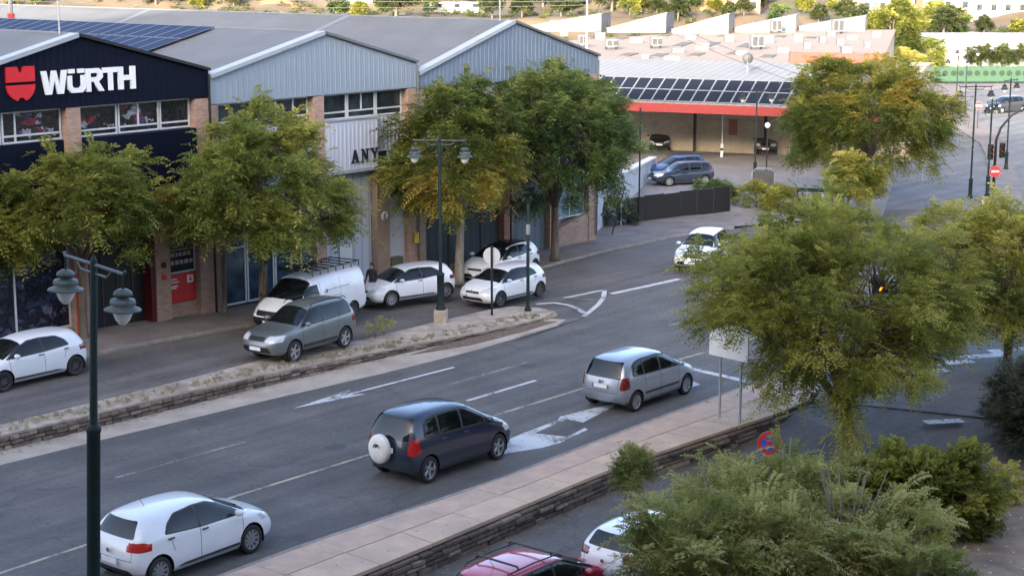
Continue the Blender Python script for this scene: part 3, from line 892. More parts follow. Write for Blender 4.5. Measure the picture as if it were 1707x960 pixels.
FEAT = {
'hatch': dict(
    side_glass=[[(.90, 1.04), (.98, 1.19), (1.22, 1.325), (1.73, 1.355), (1.73, .985)], [(1.79, .98), (1.79, 1.355), (2.15, 1.33), (2.48, 1.22), (2.99, .945)]],
    dlo=[(.80, 1.02), (.93, 1.21), (1.19, 1.35), (1.76, 1.378), (2.17, 1.352), (2.52, 1.235), (3.10, .925), (1.75, .955)],
    rear_glass=[(-.58, 1.03), (.58, 1.03), (.47, 1.345), (-.47, 1.345)],
    screen=(2.42, 3.16, .59, .71), seams=[[(1.74, .28), (1.76, .98)], [(2.96, .30), (2.98, .93)], [(.95, .95), (1.03, .66)]],
    trim=[(1.05, .30), (2.85, .30), (2.85, .36), (1.3, .345)], head=[(3.55, .70), (3.92, .60), (4.0, .70), (3.66, .82), (3.5, .80)],
    headf=[(.36, .60), (.84, .66), (.84, .80), (.60, .78), (.40, .70)], tail=[(-.1, .78), (.42, .84), (.46, .92), (.28, .99), (-.1, .95)], tailr=[(.44, .86), (.62, .80), (.9, .80), (.9, .95), (.62, .94)],
    grille=[(-.36, .585), (.36, .585), (.33, .67), (-.33, .67)], intake=[(-.55, .30), (.55, .30), (.45, .44), (-.45, .44)], diffuser=[(-.55, .26), (.55, .26), (.50, .40), (-.50, .40)],
    handle=[(1.88, .90), (.95, .93)], mirror=(2.80, .90, .98), plate_r=.58, plate_f=.50, door_bottom=.28),
'mpv': dict(
    side_glass=[[(.62, 1.09), (.66, 1.36), (.82, 1.44), (1.10, 1.48), (1.10, 1.08)], [(1.17, 1.08), (1.17, 1.485), (1.98, 1.48), (1.98, 1.06)], [(2.06, 1.06), (2.06, 1.475), (2.42, 1.42), (2.90, 1.17), (2.93, 1.03)], [(2.98, 1.02), (2.96, 1.13), (3.24, .98)]],
    dlo=[(.54, 1.07), (.60, 1.38), (.80, 1.475), (1.15, 1.515), (2.02, 1.51), (2.45, 1.45), (2.95, 1.185), (3.34, .96), (3.0, 1.0), (1.2, 1.05)],
    rear_glass=[(-.66, 1.03), (.66, 1.03), (.58, 1.50), (-.58, 1.50)],
    screen=(2.46, 3.42, .62, .74), seams=[[(2.01, .28), (2.02, 1.05)], [(3.02, .30), (3.02, 1.0)], [(1.13, 1.0), (1.22, .72)]],
    trim=[(1.15, .46), (3.0, .46), (3.0, .53), (1.15, .53)], head=[(3.72, .74), (4.06, .62), (4.16, .70), (3.92, .80), (3.72, .84)],
    headf=[(.36, .60), (.86, .66), (.86, .82), (.62, .78), (.40, .70)], tail=[(-.1, .72), (.24, .72), (.30, 1.04), (-.1, 1.04)], tailr=[(.66, .74), (.95, .74), (.95, 1.08), (.70, 1.08)],
    grille=[(-.34, .585), (.34, .585), (.31, .66), (-.31, .66)], intake=[(-.60, .30), (.60, .30), (.5, .42), (-.5, .42)], diffuser=[(-.62, .24), (.62, .24), (.60, .31), (-.60, .31)],
    handle=[(2.12, .94), (1.25, .95)], mirror=(3.02, .90, 1.04), plate_r=.80, plate_f=.48, door_bottom=.28),
'suv': dict(
    side_glass=[[(.46, 1.16), (.50, 1.46), (.62, 1.50), (1.02, 1.52), (1.02, 1.13)], [(1.10, 1.13), (1.10, 1.525), (1.90, 1.525), (1.90, 1.10)], [(1.98, 1.10), (1.98, 1.525), (2.36, 1.49), (2.62, 1.34), (2.98, 1.07)]],
    dlo=[(.38, 1.13), (.43, 1.50), (.60, 1.535), (1.1, 1.55), (1.95, 1.555), (2.38, 1.52), (2.66, 1.36), (3.08, 1.05), (1.9, 1.075)],
    rear_glass=[(-.66, 1.10), (.66, 1.10), (.57, 1.50), (-.57, 1.50)],
    screen=(2.46, 3.16, .60, .74), seams=[[(1.94, .36), (1.94, 1.08)], [(2.98, .40), (3.0, 1.06)], [(1.06, 1.12), (1.2, .75)]],
    trim=[(1.22, .40), (3.0, .40), (3.0, .50), (1.22, .50)], head=[(4.08, .76), (4.30, .72), (4.42, .78), (4.3, .92), (4.06, .94)],
    headf=[(.38, .74), (.90, .74), (.90, .93), (.42, .91)], tail=[(-.1, .84), (.22, .84), (.20, 1.30), (.04, 1.34), (-.1, 1.3)], tailr=[(.66, .84), (.95, .84), (.95, 1.10), (.68, 1.10)],
    grille=[(-.34, .75), (.34, .75), (.34, .88), (-.34, .88)], intake=[(-.62, .40), (.62, .40), (.55, .58), (-.55, .58)], diffuser=[(-.64, .34), (.64, .34), (.64, .46), (-.64, .46)],
    handle=[(2.06, .98), (1.2, .99)], mirror=(2.86, .92, 1.10), plate_r=.72, plate_f=.52, door_bottom=.36),
'van': dict(
    side_glass=[[(3.02, 1.17), (3.04, 1.66), (3.40, 1.64), (3.72, 1.42), (4.02, 1.13)]],
    rear_glass=[(-.70, 1.20), (.70, 1.20), (.64, 1.66), (-.64, 1.66)],
    screen=(3.32, 4.14, .72, .82), seams=[[(2.92, .36), (2.92, 1.72)], [(4.06, .40), (4.06, 1.10)], [(1.72, .36), (1.72, 1.72)], [(1.72, 1.10), (2.92, 1.10)]],
    trim=[(1.40, .46), (3.6, .46), (3.6, .56), (1.40, .56)], head=[(4.46, .84), (4.76, .66), (4.86, .78), (4.66, .96), (4.46, 1.0)],
    headf=[(.46, .70), (.92, .74), (.92, .96), (.56, .90)], tail=[(-.1, .84), (.12, .84), (.10, 1.40), (-.1, 1.40)], tailr=[(.82, .84), (.98, .84), (.98, 1.40), (.82, 1.40)],
    grille=[(-.60, .67), (.60, .67), (.62, .86), (-.62, .86)], intake=[(-.90, .26), (.90, .26), (.90, .63), (-.90, .63)], diffuser=[(-.80, .32), (.80, .32), (.80, .44), (-.80, .44)],
    handle=[(3.06, 1.02)], mirror=(3.92, 1.0, 1.16), plate_r=.62, plate_f=.46, door_bottom=.32),
}
def make_car(name, label, kind, col, group=None, level=3, flake=0., rim=('alloy', 'rim'), privacy=None, rails=None, roof=None,
             lower=None, lit=False, scale=(1, 1, 1), hood=None, parts=True, cat='car', bumpers=None):
    bm, S = car_shell_bm(kind, level); Fe = FEAT[kind]
    tags = {}; 
    def tg(nm): tags.setdefault(nm, len(tags) + 1); return tags[nm]
    wr = S['wr']
    if lower:   # unpainted lower body
        for sd in (1, -1):
            cut(bm, 'side', [(-.2, 0), (S['L'] + .2, 0), (S['L'] + .2, lower), (-.2, lower)], tg('lower_cladding'), sd, nmin=.0)
        cut(bm, 'front', [(-1.2, 0), (1.2, 0), (1.2, lower), (-1.2, lower)], tg('lower_cladding'), nmin=.2)
        cut(bm, 'rear', [(-1.2, 0), (1.2, 0), (1.2, lower + .04), (-1.2, lower + .04)], tg('lower_cladding'), nmin=.2)
    if roof:
        x0 = Fe['rear_glass']; cut(bm, 'top', rpoly([(.62, -.50), (Fe['screen'][0], -.50), (Fe['screen'][0], .50), (.62, .50)], .05), tg('roof_panel'))
    if hood:
        xh = Fe['screen'][1]; cut(bm, 'top', rpoly([(xh + .06, -.66), (S['L'] - .34, -.56), (S['L'] - .24, 0), (S['L'] - .34, .56), (xh + .06, .66)], .06), tg('bonnet'))
    for sd in (1, -1):
        for pts in Fe['seams']:
            (a, b), (c, d) = pts[0], pts[1]
            dd = Vector((c - a, d - b)).normalized(); n = Vector((-dd.y, dd.x)) * .007
            cut(bm, 'side', [Vector((a, b)) + n, Vector((a, b)) - n, Vector((c, d)) - n, Vector((c, d)) + n], tg('door_seam'), sd)
        a, c = Fe['seams'][1][0][0], Fe['seams'][0][0][0]
        zb = Fe['door_bottom']
        cut(bm, 'side', [(min(a, c) - (.6 if kind != 'van' else 0), zb), (max(a, c), zb), (max(a, c), zb + .014), (min(a, c) - (.6 if kind != 'van' else 0), zb + .014)], tg('door_seam'), sd)
        if not lower or kind != 'hatch': cut(bm, 'side', Fe['trim'], tg('side_trim'), sd)
        if 'dlo' in Fe: cut(bm, 'side', rpoly(Fe['dlo'], .07, 4), tg('window_surround'), sd)
        for i, g in enumerate(Fe['side_glass']):
            cut(bm, 'side', rpoly(g, .055), tg('side_window|%d|%d' % (i, sd)), sd)
        cut(bm, 'side', rpoly(Fe['head'], .03, 2), tg('headlight|%d' % sd), sd, nmin=.0, lim=lambda c: abs(c.y) > (.62 if kind != 'van' else .74))
        cut(bm, 'front', [Vector((p[0] * sd, p[1])) for p in rpoly(Fe['headf'], .03, 2)], tg('headlight|%d' % sd), nmin=.15)
        cut(bm, 'side', rpoly(Fe['tail'], .03, 2), tg('tail_light|%d' % sd), sd, nmin=.0, lim=lambda c: abs(c.y) > Fe['tailr'][0][0] + .02)
        cut(bm, 'rear', [Vector((p[0] * sd, p[1])) for p in rpoly(Fe['tailr'], .03, 2)], tg('tail_light|%d' % sd), nmin=.1)
        for i, x in enumerate(S['ax']):
            cut(bm, 'side', circle(x, wr + .01, wr + .055, 18), tg('DEL'), sd, nmin=-.5, lim=lambda c: abs(c.y) > S['W'] * .33)
    if kind != 'van' or True:
        cut(bm, 'rear', rpoly(Fe['rear_glass'], .06), tg('rear_window'))
        rg = Fe['rear_glass']
        zt = rg[0][1] - (.06 if kind != 'van' else .9)
        hw = .62 if kind != 'van' else 0.007
        if kind == 'van': cut(bm, 'rear', [(-.007, .4), (.007, .4), (.007, 1.8), (-.007, 1.8)], tg('door_seam'))
        else:
            for s_ in (1, -1): cut(bm, 'rear', [(.60 * s_, .62), (.612 * s_, .62), (.612 * s_, 1.0), (.60 * s_, 1.0)], tg('door_seam'))
            cut(bm, 'rear', [(-.61, .612), (.61, .612), (.61, .624), (-.61, .624)], tg('door_seam'))
    x0, x1, w0, w1 = Fe['screen']
    cut(bm, 'top', rpoly([(x0, -w0), (x0 - .03, 0), (x0, w0), (x1, w1), (x1 + .05, 0), (x1, -w1)], .05), tg('windscreen'), nmin=.2)
    # bonnet shut line
    for s_ in (1, -1):
        cut(bm, 'top', [(x1 + .05, s_ * (w1 + .012)), (x1 + .05, s_ * (w1 + .0)), (S['L'] - .30, s_ * (w1 - .13)), (S['L'] - .30, s_ * (w1 - .118))], tg('door_seam'))
    cut(bm, 'front', rpoly(Fe['grille'], .03, 2), tg('grille'), nmin=.2)
    cut(bm, 'front', rpoly(Fe['intake'], .05, 2), tg('air_intake'))
    cut(bm, 'rear', rpoly(Fe['diffuser'], .05, 2), tg('rear_diffuser'))
    nrm = bm.N
    groups = {}
    for f in bm.F: groups.setdefault(f[1], []).append(f)
    inv = {v: k for k, v in tags.items()}; inv[0] = 'body'
    root = empty(name, label=label, cat=cat, group=group)
    root.scale = tuple(v * KS for v in scale)
    MM = dict(body=paint(name + '_paint', col, flake, .3 if flake == 0 else .34), side_window=M['carglass'], windscreen=M['carglass'], rear_window=M['carglass'],
              headlight=M['headlight'], tail_light=TL_ON if lit else M['taillight'], door_seam=M['seam'], side_trim=M['plastic'], grille=M['black'], air_intake=M['black'],
              rear_diffuser=M['plastic'], lower_cladding=bumpers or M['plastic'], roof_panel=roof, bonnet=hood)
    merge = {}
    for t, fs in groups.items():
        nm = inv[t].split('|')[0]
        if nm == 'DEL': continue
        if nm == 'door_seam': merge.setdefault('body', []).append((fs, 1)); continue
        if nm == 'side_trim' and kind == 'hatch' and False: continue
        key = inv[t]; merge.setdefault(key, []).append((fs, 0))
    for key, lst in merge.items():
        nm = key.split('|')[0]
        vmap = {}; vs = []; fs_ = []; mi = []; ns = []
        for fs, k in lst:
            for f in fs:
                idx = []
                for v in f[0]:
                    if v not in vmap: vmap[v] = len(vs); vs.append(bm.V[v][:]); ns.append(nrm[v])
                    idx.append(vmap[v])
                fs_.append(idx); mi.append(k)
        me = bpy.data.meshes.new(nm); me.from_pydata(vs, [], fs_)
        me.materials.append(MM.get(nm) or M['plastic'])
        if nm == 'body': me.materials.append(M['seam'])
        me.polygons.foreach_set('material_index', mi)
        me.polygons.foreach_set('use_smooth', [True] * len(fs_)); me.update()
        me.normals_split_custom_set_from_vertices(ns)
        o = bpy.data.objects.new(nm, me); COL.objects.link(o); o.parent = root
    # wheel housings, floor
    L, W = S['L'], S['W']
    for x in S['ax']:
        for sd in (1, -1):
            mb = MB()
            n = 14; r = wr + .06
            y0, y1 = sd * (W / 2 - .02), sd * (W / 2 - .34)
            ts = [PI * (-.12 + 1.24 * i / n) for i in range(n + 1)]
            for t in ts: mb.v += [(x + r * math.cos(t), y0 * .985, wr + r * math.sin(t)), (x + r * math.cos(t), y1, wr + r * math.sin(t))]
            for i in range(n): mb.f.append([2 * i, 2 * i + 2, 2 * i + 3, 2 * i + 1]); mb.m.append(0)
            mb.f.append([2 * i + 1 for i in range(n + 1)]); mb.m.append(0)
            mb.build('wheel_housing', M['black'], root)
    for i, x in enumerate(S['ax']):
        for sd in (-1, 1):
            tw = bpy.data.objects.new('wheel', TYRE); COL.objects.link(tw); tw.parent = root
            tw.location = (x, sd * (W / 2 - .125), wr); tw.scale = (wr, wr * (.98), wr)
            if sd > 0: tw.rotation_euler = (0, 0, PI)
            rm = bpy.data.objects.new('rim', RIMS[rim]); COL.objects.link(rm); rm.parent = tw
    mx, my, mz = Fe['mirror']
    for sd in (1, -1):
        mb = MB()
        prof = [(0.001, -.10), (.055, -.095), (.085, -.05), (.09, .02), (.07, .075), (.001, .10)]
        mb.lathe([(r, h) for r, h in prof], (0, 0, 0), 12, 'Y')
        for i, v in enumerate(mb.v): mb.v[i] = (v[0] * .9 - .02, v[1] * 1.05, v[2] * .80)
        mb.mat(1); mb.b8([(-.02, -.10 * sd, -.05), (.03, -.10 * sd, -.05), (.03, -.02 * sd, -.03), (-.02, -.02 * sd, -.03), (-.02, -.10 * sd, -.02), (.03, -.10 * sd, -.02), (.03, -.02 * sd, .02), (-.02, -.02 * sd, .02)])
        mb.build('wing_mirror', [MM['body'] if kind != 'van' else M['plastic'], M['plastic']], root, True, loc=(mx, sd * (W / 2 + .06 + (.04 if kind == 'van' else 0)), mz + .04))
        for hx, hz in Fe['handle']:
            mb = MB(); mb.box(-.085, .085, -.018, .018, -.014, .014)
            mb.build('door_handle', M['plastic'] if kind == 'hatch' else MM['body'], root, loc=(hx, sd * (W / 2 - .012), hz), bevel=.008)
    def plate(x, z, s):
        mb = MB(); mb.box(-.012, .012, -.26, .26, -.055, .055); mb.mat(1); mb.box(-.014, .0135, *((-.262, -.222) if s > 0 else (.222, .262)), -.0555, .0555)
        mb.build('number_plate', [M['plate'], BLUEM], root, loc=(x, 0, z))
    plate(-.045 + (.03 if kind == 'van' else 0), Fe['plate_r'], -1); plate(L + .015, Fe['plate_f'], 1)
    # wipers and badge
    mb = MB()
    for yy in (-.42, .1): mb.tube([(x1 - .0, yy, SCREENZ[kind][0]), (x1 - .26, yy + .50, SCREENZ[kind][1])], .012, 5)
    mb.build('wiper', M['black'], root)
    mb = MB(); mb.lathe([(.001, -.02), (.05, -.02), (.055, 0), (.001, .0)], n=10, axis='X')
    if kind != 'van': mb.build('badge', M['chrome'], root, loc=(-.035, 0, Fe['plate_r'] + (.2 if Fe['plate_r'] < .7 else .13)))
    if rails:
        for sd in (1, -1):
            mb = MB(); rw, x0r, x1r, zt = rails
            mb.tube([(x0r, rw * sd, zt - .05), (x0r + .10, rw * sd, zt + .03), ((x0r + x1r) / 2, rw * sd, zt + .055), (x1r - .12, rw * sd, zt + .02), (x1r, rw * sd, zt - .06)], .018, 6)
            mb.build('roof_rail', M['black'], root)
    # glass is opaque and near black
    return root, S, MM
BLUEM = mat('platebar', (.02, .06, .35), .5)
SCREENZ = {'hatch': (1.00, 1.10), 'mpv': (1.08, 1.20), 'suv': (1.09, 1.22), 'van': (1.24, 1.42)}
def place(root, S, rear, front, side, z):
    """put a car so that the wheels of its visible side (+1 left, -1 right) stand at two measured ground points"""
    r = Vector((rear[0], rear[1])); f = Vector((front[0], front[1]))
    h = (f - r).normalized(); n = Vector((-h.y, h.x))
    m = (r + f) / 2
    ax = (S['ax'][0] + S['ax'][1]) / 2 * root.scale[0]
    o = m - h * ax - n * side * (S['W'] / 2 - .1) * root.scale[1]
    root.location = (o.x, o.y, z); root.rotation_euler = (0, 0, math.atan2(h.y, h.x))
KS = 1.08
LV = 3
WHITE = (.70, .72, .75)
# 1 white hatchback driving, nearest the camera
c, S, MM = make_car('white_hatchback', 'white hatchback driving at the lower left, nearest of all the cars', 'hatch', WHITE, level=4, rim=('cover', 'rim'), lit=True, scale=(1.07, 1.08, 1.13))
place(c, S, at(263, 977), at(419, 920), -1, .002)
mb = MB(); mb.tube([(0, 0, 0), (-.12, 0, .18)], .006, 5); mb.build('aerial', 'black', c, loc=(.95, 0, 1.44))
# 2 dark blue MPV with a spare wheel
c, S, MM = make_car('dark_blue_car', 'dark blue tall car with a white spare wheel cover on its tailgate', 'mpv', (.004, .012, .036), level=4, lower=.56, lit=True,
                    bumpers=paint('rx_low', (.012, .022, .038), 0, .5), scale=(1.03, 1.06, 1.20), rim=('alloy', 'rim'))
place(c, S, at(717, 803), at(825, 766), -1, .002)
mb = MB(); mb.lathe([(.001, -.19), (.20, -.185), (.31, -.165), (.335, -.12), (.335, 0), (.30, .03), (.001, .03)], n=32, axis='X')
mb.build('spare_wheel_cover', mat('cover', (.72, .70, .66), .6, var=.08, dirt=(.5, .47, .42)), c, True, loc=(-.06, .12, .80))
mb = MB()   # worn black emblem on the cover
mb.b8([(0, y, z) for y, z in ((-.13, .03), (-.09, .03), (-.02, .10), (-.05, .12))] + [(-.004, y, z) for y, z in ((-.13, .03), (-.09, .03), (-.02, .10), (-.05, .12))])
mb.b8([(0, y, z) for y, z in ((-.05, .09), (.00, .02), (.05, .03), (.02, .13))] + [(-.004, y, z) for y, z in ((-.05, .09), (.00, .02), (.05, .03), (.02, .13))])
mb.b8([(0, y, z) for y, z in ((.03, .10), (.09, .02), (.13, .03), (.07, .11))] + [(-.004, y, z) for y, z in ((.03, .10), (.09, .02), (.13, .03), (.07, .11))])
mb.build('emblem', 'black', c, loc=(-.25, .12, .82))
# 3 silver MPV
c, S, MM = make_car('silver_car', 'silver rounded family car driving ahead of the dark blue car towards the stop line', 'mpv', (.33, .36, .42), level=4, flake=.45, rim=('cover', 'rim'), scale=(1, 1.03, 1.06))
place(c, S, at(1059, 685), at(1140, 657), -1, .002)
# 4 grey SUV parked against the wall
c, S, MM = make_car('grey_suv', 'grey green off-road car with roof rails parked between the stone wall and the white van', 'suv', (.17, .185, .19), level=LV, flake=.5, rails=(.60, .45, 2.35, 1.64),
                    rim=('alloy', 'rim'), hood=None, scale=(1, 1, 1.08))
place(c, S, at(575, 579, .38), at(488, 602, .42), 1, .39)
# 5 white van
c, S, MM = make_car('white_van', 'white delivery van with a black roof rack parked behind the grey off-road car', 'van', WHITE, level=LV, rim=('cover', 'rimdark'), cat='van')
place(c, S, at(601, 527, .38), at(489, 560, .40), 1, .40)
VAN = c
mb = MB()
for yy in (-.66, .66): mb.tube([(.2, yy, 2.12), (3.3, yy, 2.12)], .022, 6)
mb.build('rack_rail', 'black', c)
for i in range(7):
    mb = MB(); mb.tube([(.3 + i * .48, -.72, 1.95), (.3 + i * .48, -.70, 2.13), (.3 + i * .48, .70, 2.13), (.3 + i * .48, .72, 1.95)], .024, 6); mb.build('rack_bar', 'black', c)
mb = MB(); mb.tube([(3.3, -.66, 2.12), (3.42, -.66, 2.2), (3.42, .66, 2.2), (3.3, .66, 2.12)], .05, 6); mb.build('rack_deflector', 'black', c)
mb = MB(); mb.box(2.2, 2.5, -.2, .2, 2.16, 2.24); mb.build('rack_clamp', 'black', c)
teal = mat('lettering', (.05, .22, .30), .6)
mb = MB(); yy = .949   # faded writing and a leaf mark on the side panel
mb.lathe([(.001, 0), (.06, 0), (.07, .004), (.001, .004)], (2.62, yy, 1.36), 10, 'Y'); mb.build('side_emblem', teal, c)
mb = MB(); x = 2.48
for k, wl in enumerate((.07, .05, .09, .06, .08, .05, .07, .08, .05, .06, .09, .05, .07)):
    mb.box(x - wl, x, yy - .004, yy + .003, 1.37, 1.40 + (.02 if k % 3 == 0 else 0)); x -= wl + .03
x = 2.2
for wl in (.10, .06, .12, .08, .1, .09, .12): mb.box(x - wl, x, yy - .004, yy + .004, .90, .925); x -= wl + .03
mb.build('side_lettering', mat('lettering2', (.32, .42, .50), .6), c)
# 6 white hatch behind the van
c, S, MM = make_car('white_hatchback', 'white hatchback with five doors parked right behind the white van', 'hatch', WHITE, level=3, rim=('multi', 'rim'), scale=(1.04, 1, 1))
place(c, S, at(741, 498, .27), at(653, 510, .31), 1, .29)
# 7 white hatch with lit lamps
c, S, MM = make_car('white_hatchback', 'white hatchback with dark wheels beside the round sign at the tip of the median', 'hatch', WHITE, level=3, rim=('alloy', 'rimdark'))
place(c, S, at(894, 496, .14), at(837, 509, .18), 1, .15)
mb = MB(); mb.yprism([(0, -.09), (.05, 0), (0, .09), (-.05, 0)], -.01, .01)
for i, v in enumerate(mb.v): mb.v[i] = (v[1], v[0], v[2])
mb.build('front_badge', 'chrome', c, loc=(4.03, 0, .64))
# 8 white hatch, black roof
c, S, MM = make_car('white_crossover', 'white car with a black roof parked at the far kerb behind another white hatchback', 'hatch', WHITE, level=3, roof=M['carglass'], rim=('alloy', 'rimdark'), scale=(1.05, 1.04, 1.06))
place(c, S, at(897, 455, .10), at(826, 474, .16), 1, .12)
# 9 white crossover driving towards the camera
c, S, MM = make_car('white_crossover', 'white crossover coming towards the camera, half hidden by the large tree', 'suv', (.78, .79, .78), level=3, rim=('alloy', 'rim'), scale=(1, 1.0, .98))
a = at(1188, 452); h = Vector((-.36, -.93)); place(c, S, a - Vector((h.x, h.y, 0)) * 2.63, a, 1, .004)
c.location = c.location
# 10 white hatch at the left edge
c, S, MM = make_car('white_hatchback', 'white hatchback on the service road cut by the left edge of the picture', 'hatch', WHITE, level=LV, rim=('multi', 'rimdark'), scale=(1.06, 1.03, 1.06))
place(c, S, at(126, 625, .45), at(5, 653, .45), 1, .45)
# 11 red estate
c, S, MM = make_car('red_estate_car', 'red estate car with black roof bars cut by the bottom edge of the picture', 'mpv', (.42, .010, .035), level=LV, rails=(.58, .60, 2.45, 1.60), scale=(1.02, 1, .95))
r0 = at(861, 915, 1.02); c.rotation_euler = (0, 0, R(50))
RED = c
hd = Vector((math.cos(R(50)), math.sin(R(50)))); nl = Vector((-hd.y, hd.x))
o = Vector((r0.x, r0.y)) - hd * 2.45 * 1.02 - nl * .58
c.location = (o.x, o.y, LZ)
for x in (1.0, 2.1):
    mb = MB(); mb.tube([(x, -.60, 1.66), (x, -.56, 1.72), (x, .56, 1.72), (x, .60, 1.66)], .025, 6); mb.build('roof_bar', 'black', c)
mb = MB(); mb.tube([(0, 0, 0), (-.15, 0, .22)], .006, 5); mb.build('aerial', 'black', c, loc=(.9, 0, 1.60))
# 12 white car behind the bush
c, S, MM = make_car('white_hatchback', 'white car parked ahead of the red estate, mostly hidden by the oleander bushes', 'hatch', (.76, .78, .78), level=LV)
r0 = at(1000, 885, .88); o = Vector((r0.x, r0.y)) - hd * .45 - nl * .45
c.location = (o.x, o.y, LZ); c.rotation_euler = (0, 0, R(50))
# yard
KS = 1.0
c, S, MM = make_car('black_car', 'black car facing the camera under the left part of the red canopy', 'mpv', (.012, .012, .014), level=3)
a = at(1100, 252, .05); c.location = (a.x + .6, a.y + 4.3, .05); c.rotation_euler = (0, 0, R(-99))
c, S, MM = make_car('dark_blue_wagon', 'dark blue crossover parked in the yard nearest the dark screen fence', 'suv', (.012, .028, .06), level=3, rim=('cover', 'rim'), scale=(1.0, 1, .95))
place(c, S, at(1176, 308, .05), at(1114, 311, .05), 1, .052)
c, S, MM = make_car('blue_car', 'blue car parked in the yard directly behind the dark blue crossover', 'mpv', (.02, .07, .19), level=3, scale=(.98, 1, .95))
place(c, S, at(1172, 294, .05), at(1108, 300, .05), 1, .052)
c, S, MM = make_car('black_car', 'black car with a pale bonnet sheen parked under the right end of the red canopy', 'suv', (.012, .012, .014), level=3)
a = at(1283, 260, .05); c.location = (a.x + .5, a.y + 4.4, .05); c.rotation_euler = (0, 0, R(-101))
c, S, MM = make_car('dark_car', 'small dark car far off on the road at the right edge', 'mpv', (.03, .03, .035), level=2)
a = at(1702, 186); c.location = (a.x, a.y, .02); c.rotation_euler = (0, 0, R(-150))
# ------------------------------------------------------------ apartment block the photograph is taken from (it shades the street)
blk = empty('apartment_block', (0, 0, 0), 0, 'tall apartment block behind the viewpoint that shades the street', 'building')
mb = MB(); mb.box(-125, 78, -18, -1.6, -.7, 39.0); mb.build('wall', mat('block_wall', (.42, .36, .29), .9, var=.1), blk)
mb = MB(); mb.box(-125.3, 78.3, -18.3, -1.3, 39.0, 39.5); mb.build('roof', 'concrete', blk)
for i in range(12):
    for k in range(5):
        mb = MB(); mb.box(-.8, .8, -.03, .03, 0, 1.4)
        mb.build('window', 'glass', blk, loc=(-44 + i * 7, -1.58, 2.5 + k * 6.2))

# ------------------------------------------------------------ the three gabled warehouses
BO = (-14.61, 67.06, 0); BA = R(49.8)
navy = (.0035, .006, .018)
cladblue = (.25, .305, .365)
def corr(name, x0, x1, z0, ztop, y, m, parent, pitch=.30, dep=.014):
    """ribbed metal sheet standing in the x-z plane, top follows ztop(x)"""
    mb = MB(); xs = []; x = x0; k = 0
    while x < x1 - 1e-6:
        for dx, dy in ((0, 0), (.55, 0), (.65, -dep), (.9, -dep)):
            if x + dx * pitch < x1: xs.append((x + dx * pitch, y + dy))
        x += pitch
    xs.append((x1, y))
    for a, b in xs: mb.v += [(a, b, z0 if not callable(z0) else z0(a)), (a, b, ztop(a) if callable(ztop) else ztop)]
    for i in range(len(xs) - 1): mb.f.append([2 * i, 2 * i + 2, 2 * i + 3, 2 * i + 1]); mb.m.append(0)
    # returns give the sheet its thickness
    n = len(mb.v); t = lambda a: ztop(a) if callable(ztop) else ztop
    bz = lambda a: z0 if not callable(z0) else z0(a)
    mb.add([(x0, y, bz(x0)), (x0, y + .12, bz(x0)), (x0, y + .12, t(x0)), (x0, y, t(x0))], [(0, 1, 2, 3)])
    mb.add([(x1, y, bz(x1)), (x1, y + .12, bz(x1)), (x1, y + .12, t(x1)), (x1, y, t(x1))], [(0, 3, 2, 1)])
    mb.add([(x0, y, bz(x0)), (x1, y, bz(x1)), (x1, y + .12, bz(x1)), (x0, y + .12, bz(x0))], [(0, 3, 2, 1)])
    return mb.build(name, m, parent)
def window(parent, x0, x1, z0, z1, y, mull=(), trans=(), pane='glass', fw=.07, name='window'):
    mb = MB(); mb.box(x0, x1, y, y + .03, z0, z1)
    o = mb.build(name, pane, parent)
    mb = MB(); f = fw / 2
    zc = [z0] + list(trans) + [z1]
    mb.box(x0, x1, y - .05, y - .005, z0, z0 + fw); mb.box(x0, x1, y - .05, y - .005, z1 - fw, z1)
    mb.box(x0, x0 + fw, y - .051, y - .004, z0 + fw, z1 - fw); mb.box(x1 - fw, x1, y - .051, y - .004, z0 + fw, z1 - fw)
    for m_ in mull:
        zlo = z0 + fw; 
        if isinstance(m_, tuple): m_, zlo = m_
        mb.box(m_ - f, m_ + f, y - .052, y - .003, zlo, z1 - fw)
    for t in trans: mb.box(x0 + fw, x1 - fw, y - .049, y - .006, t - f, t + f)
    mb.build('frame', 'frame', o)
    return o
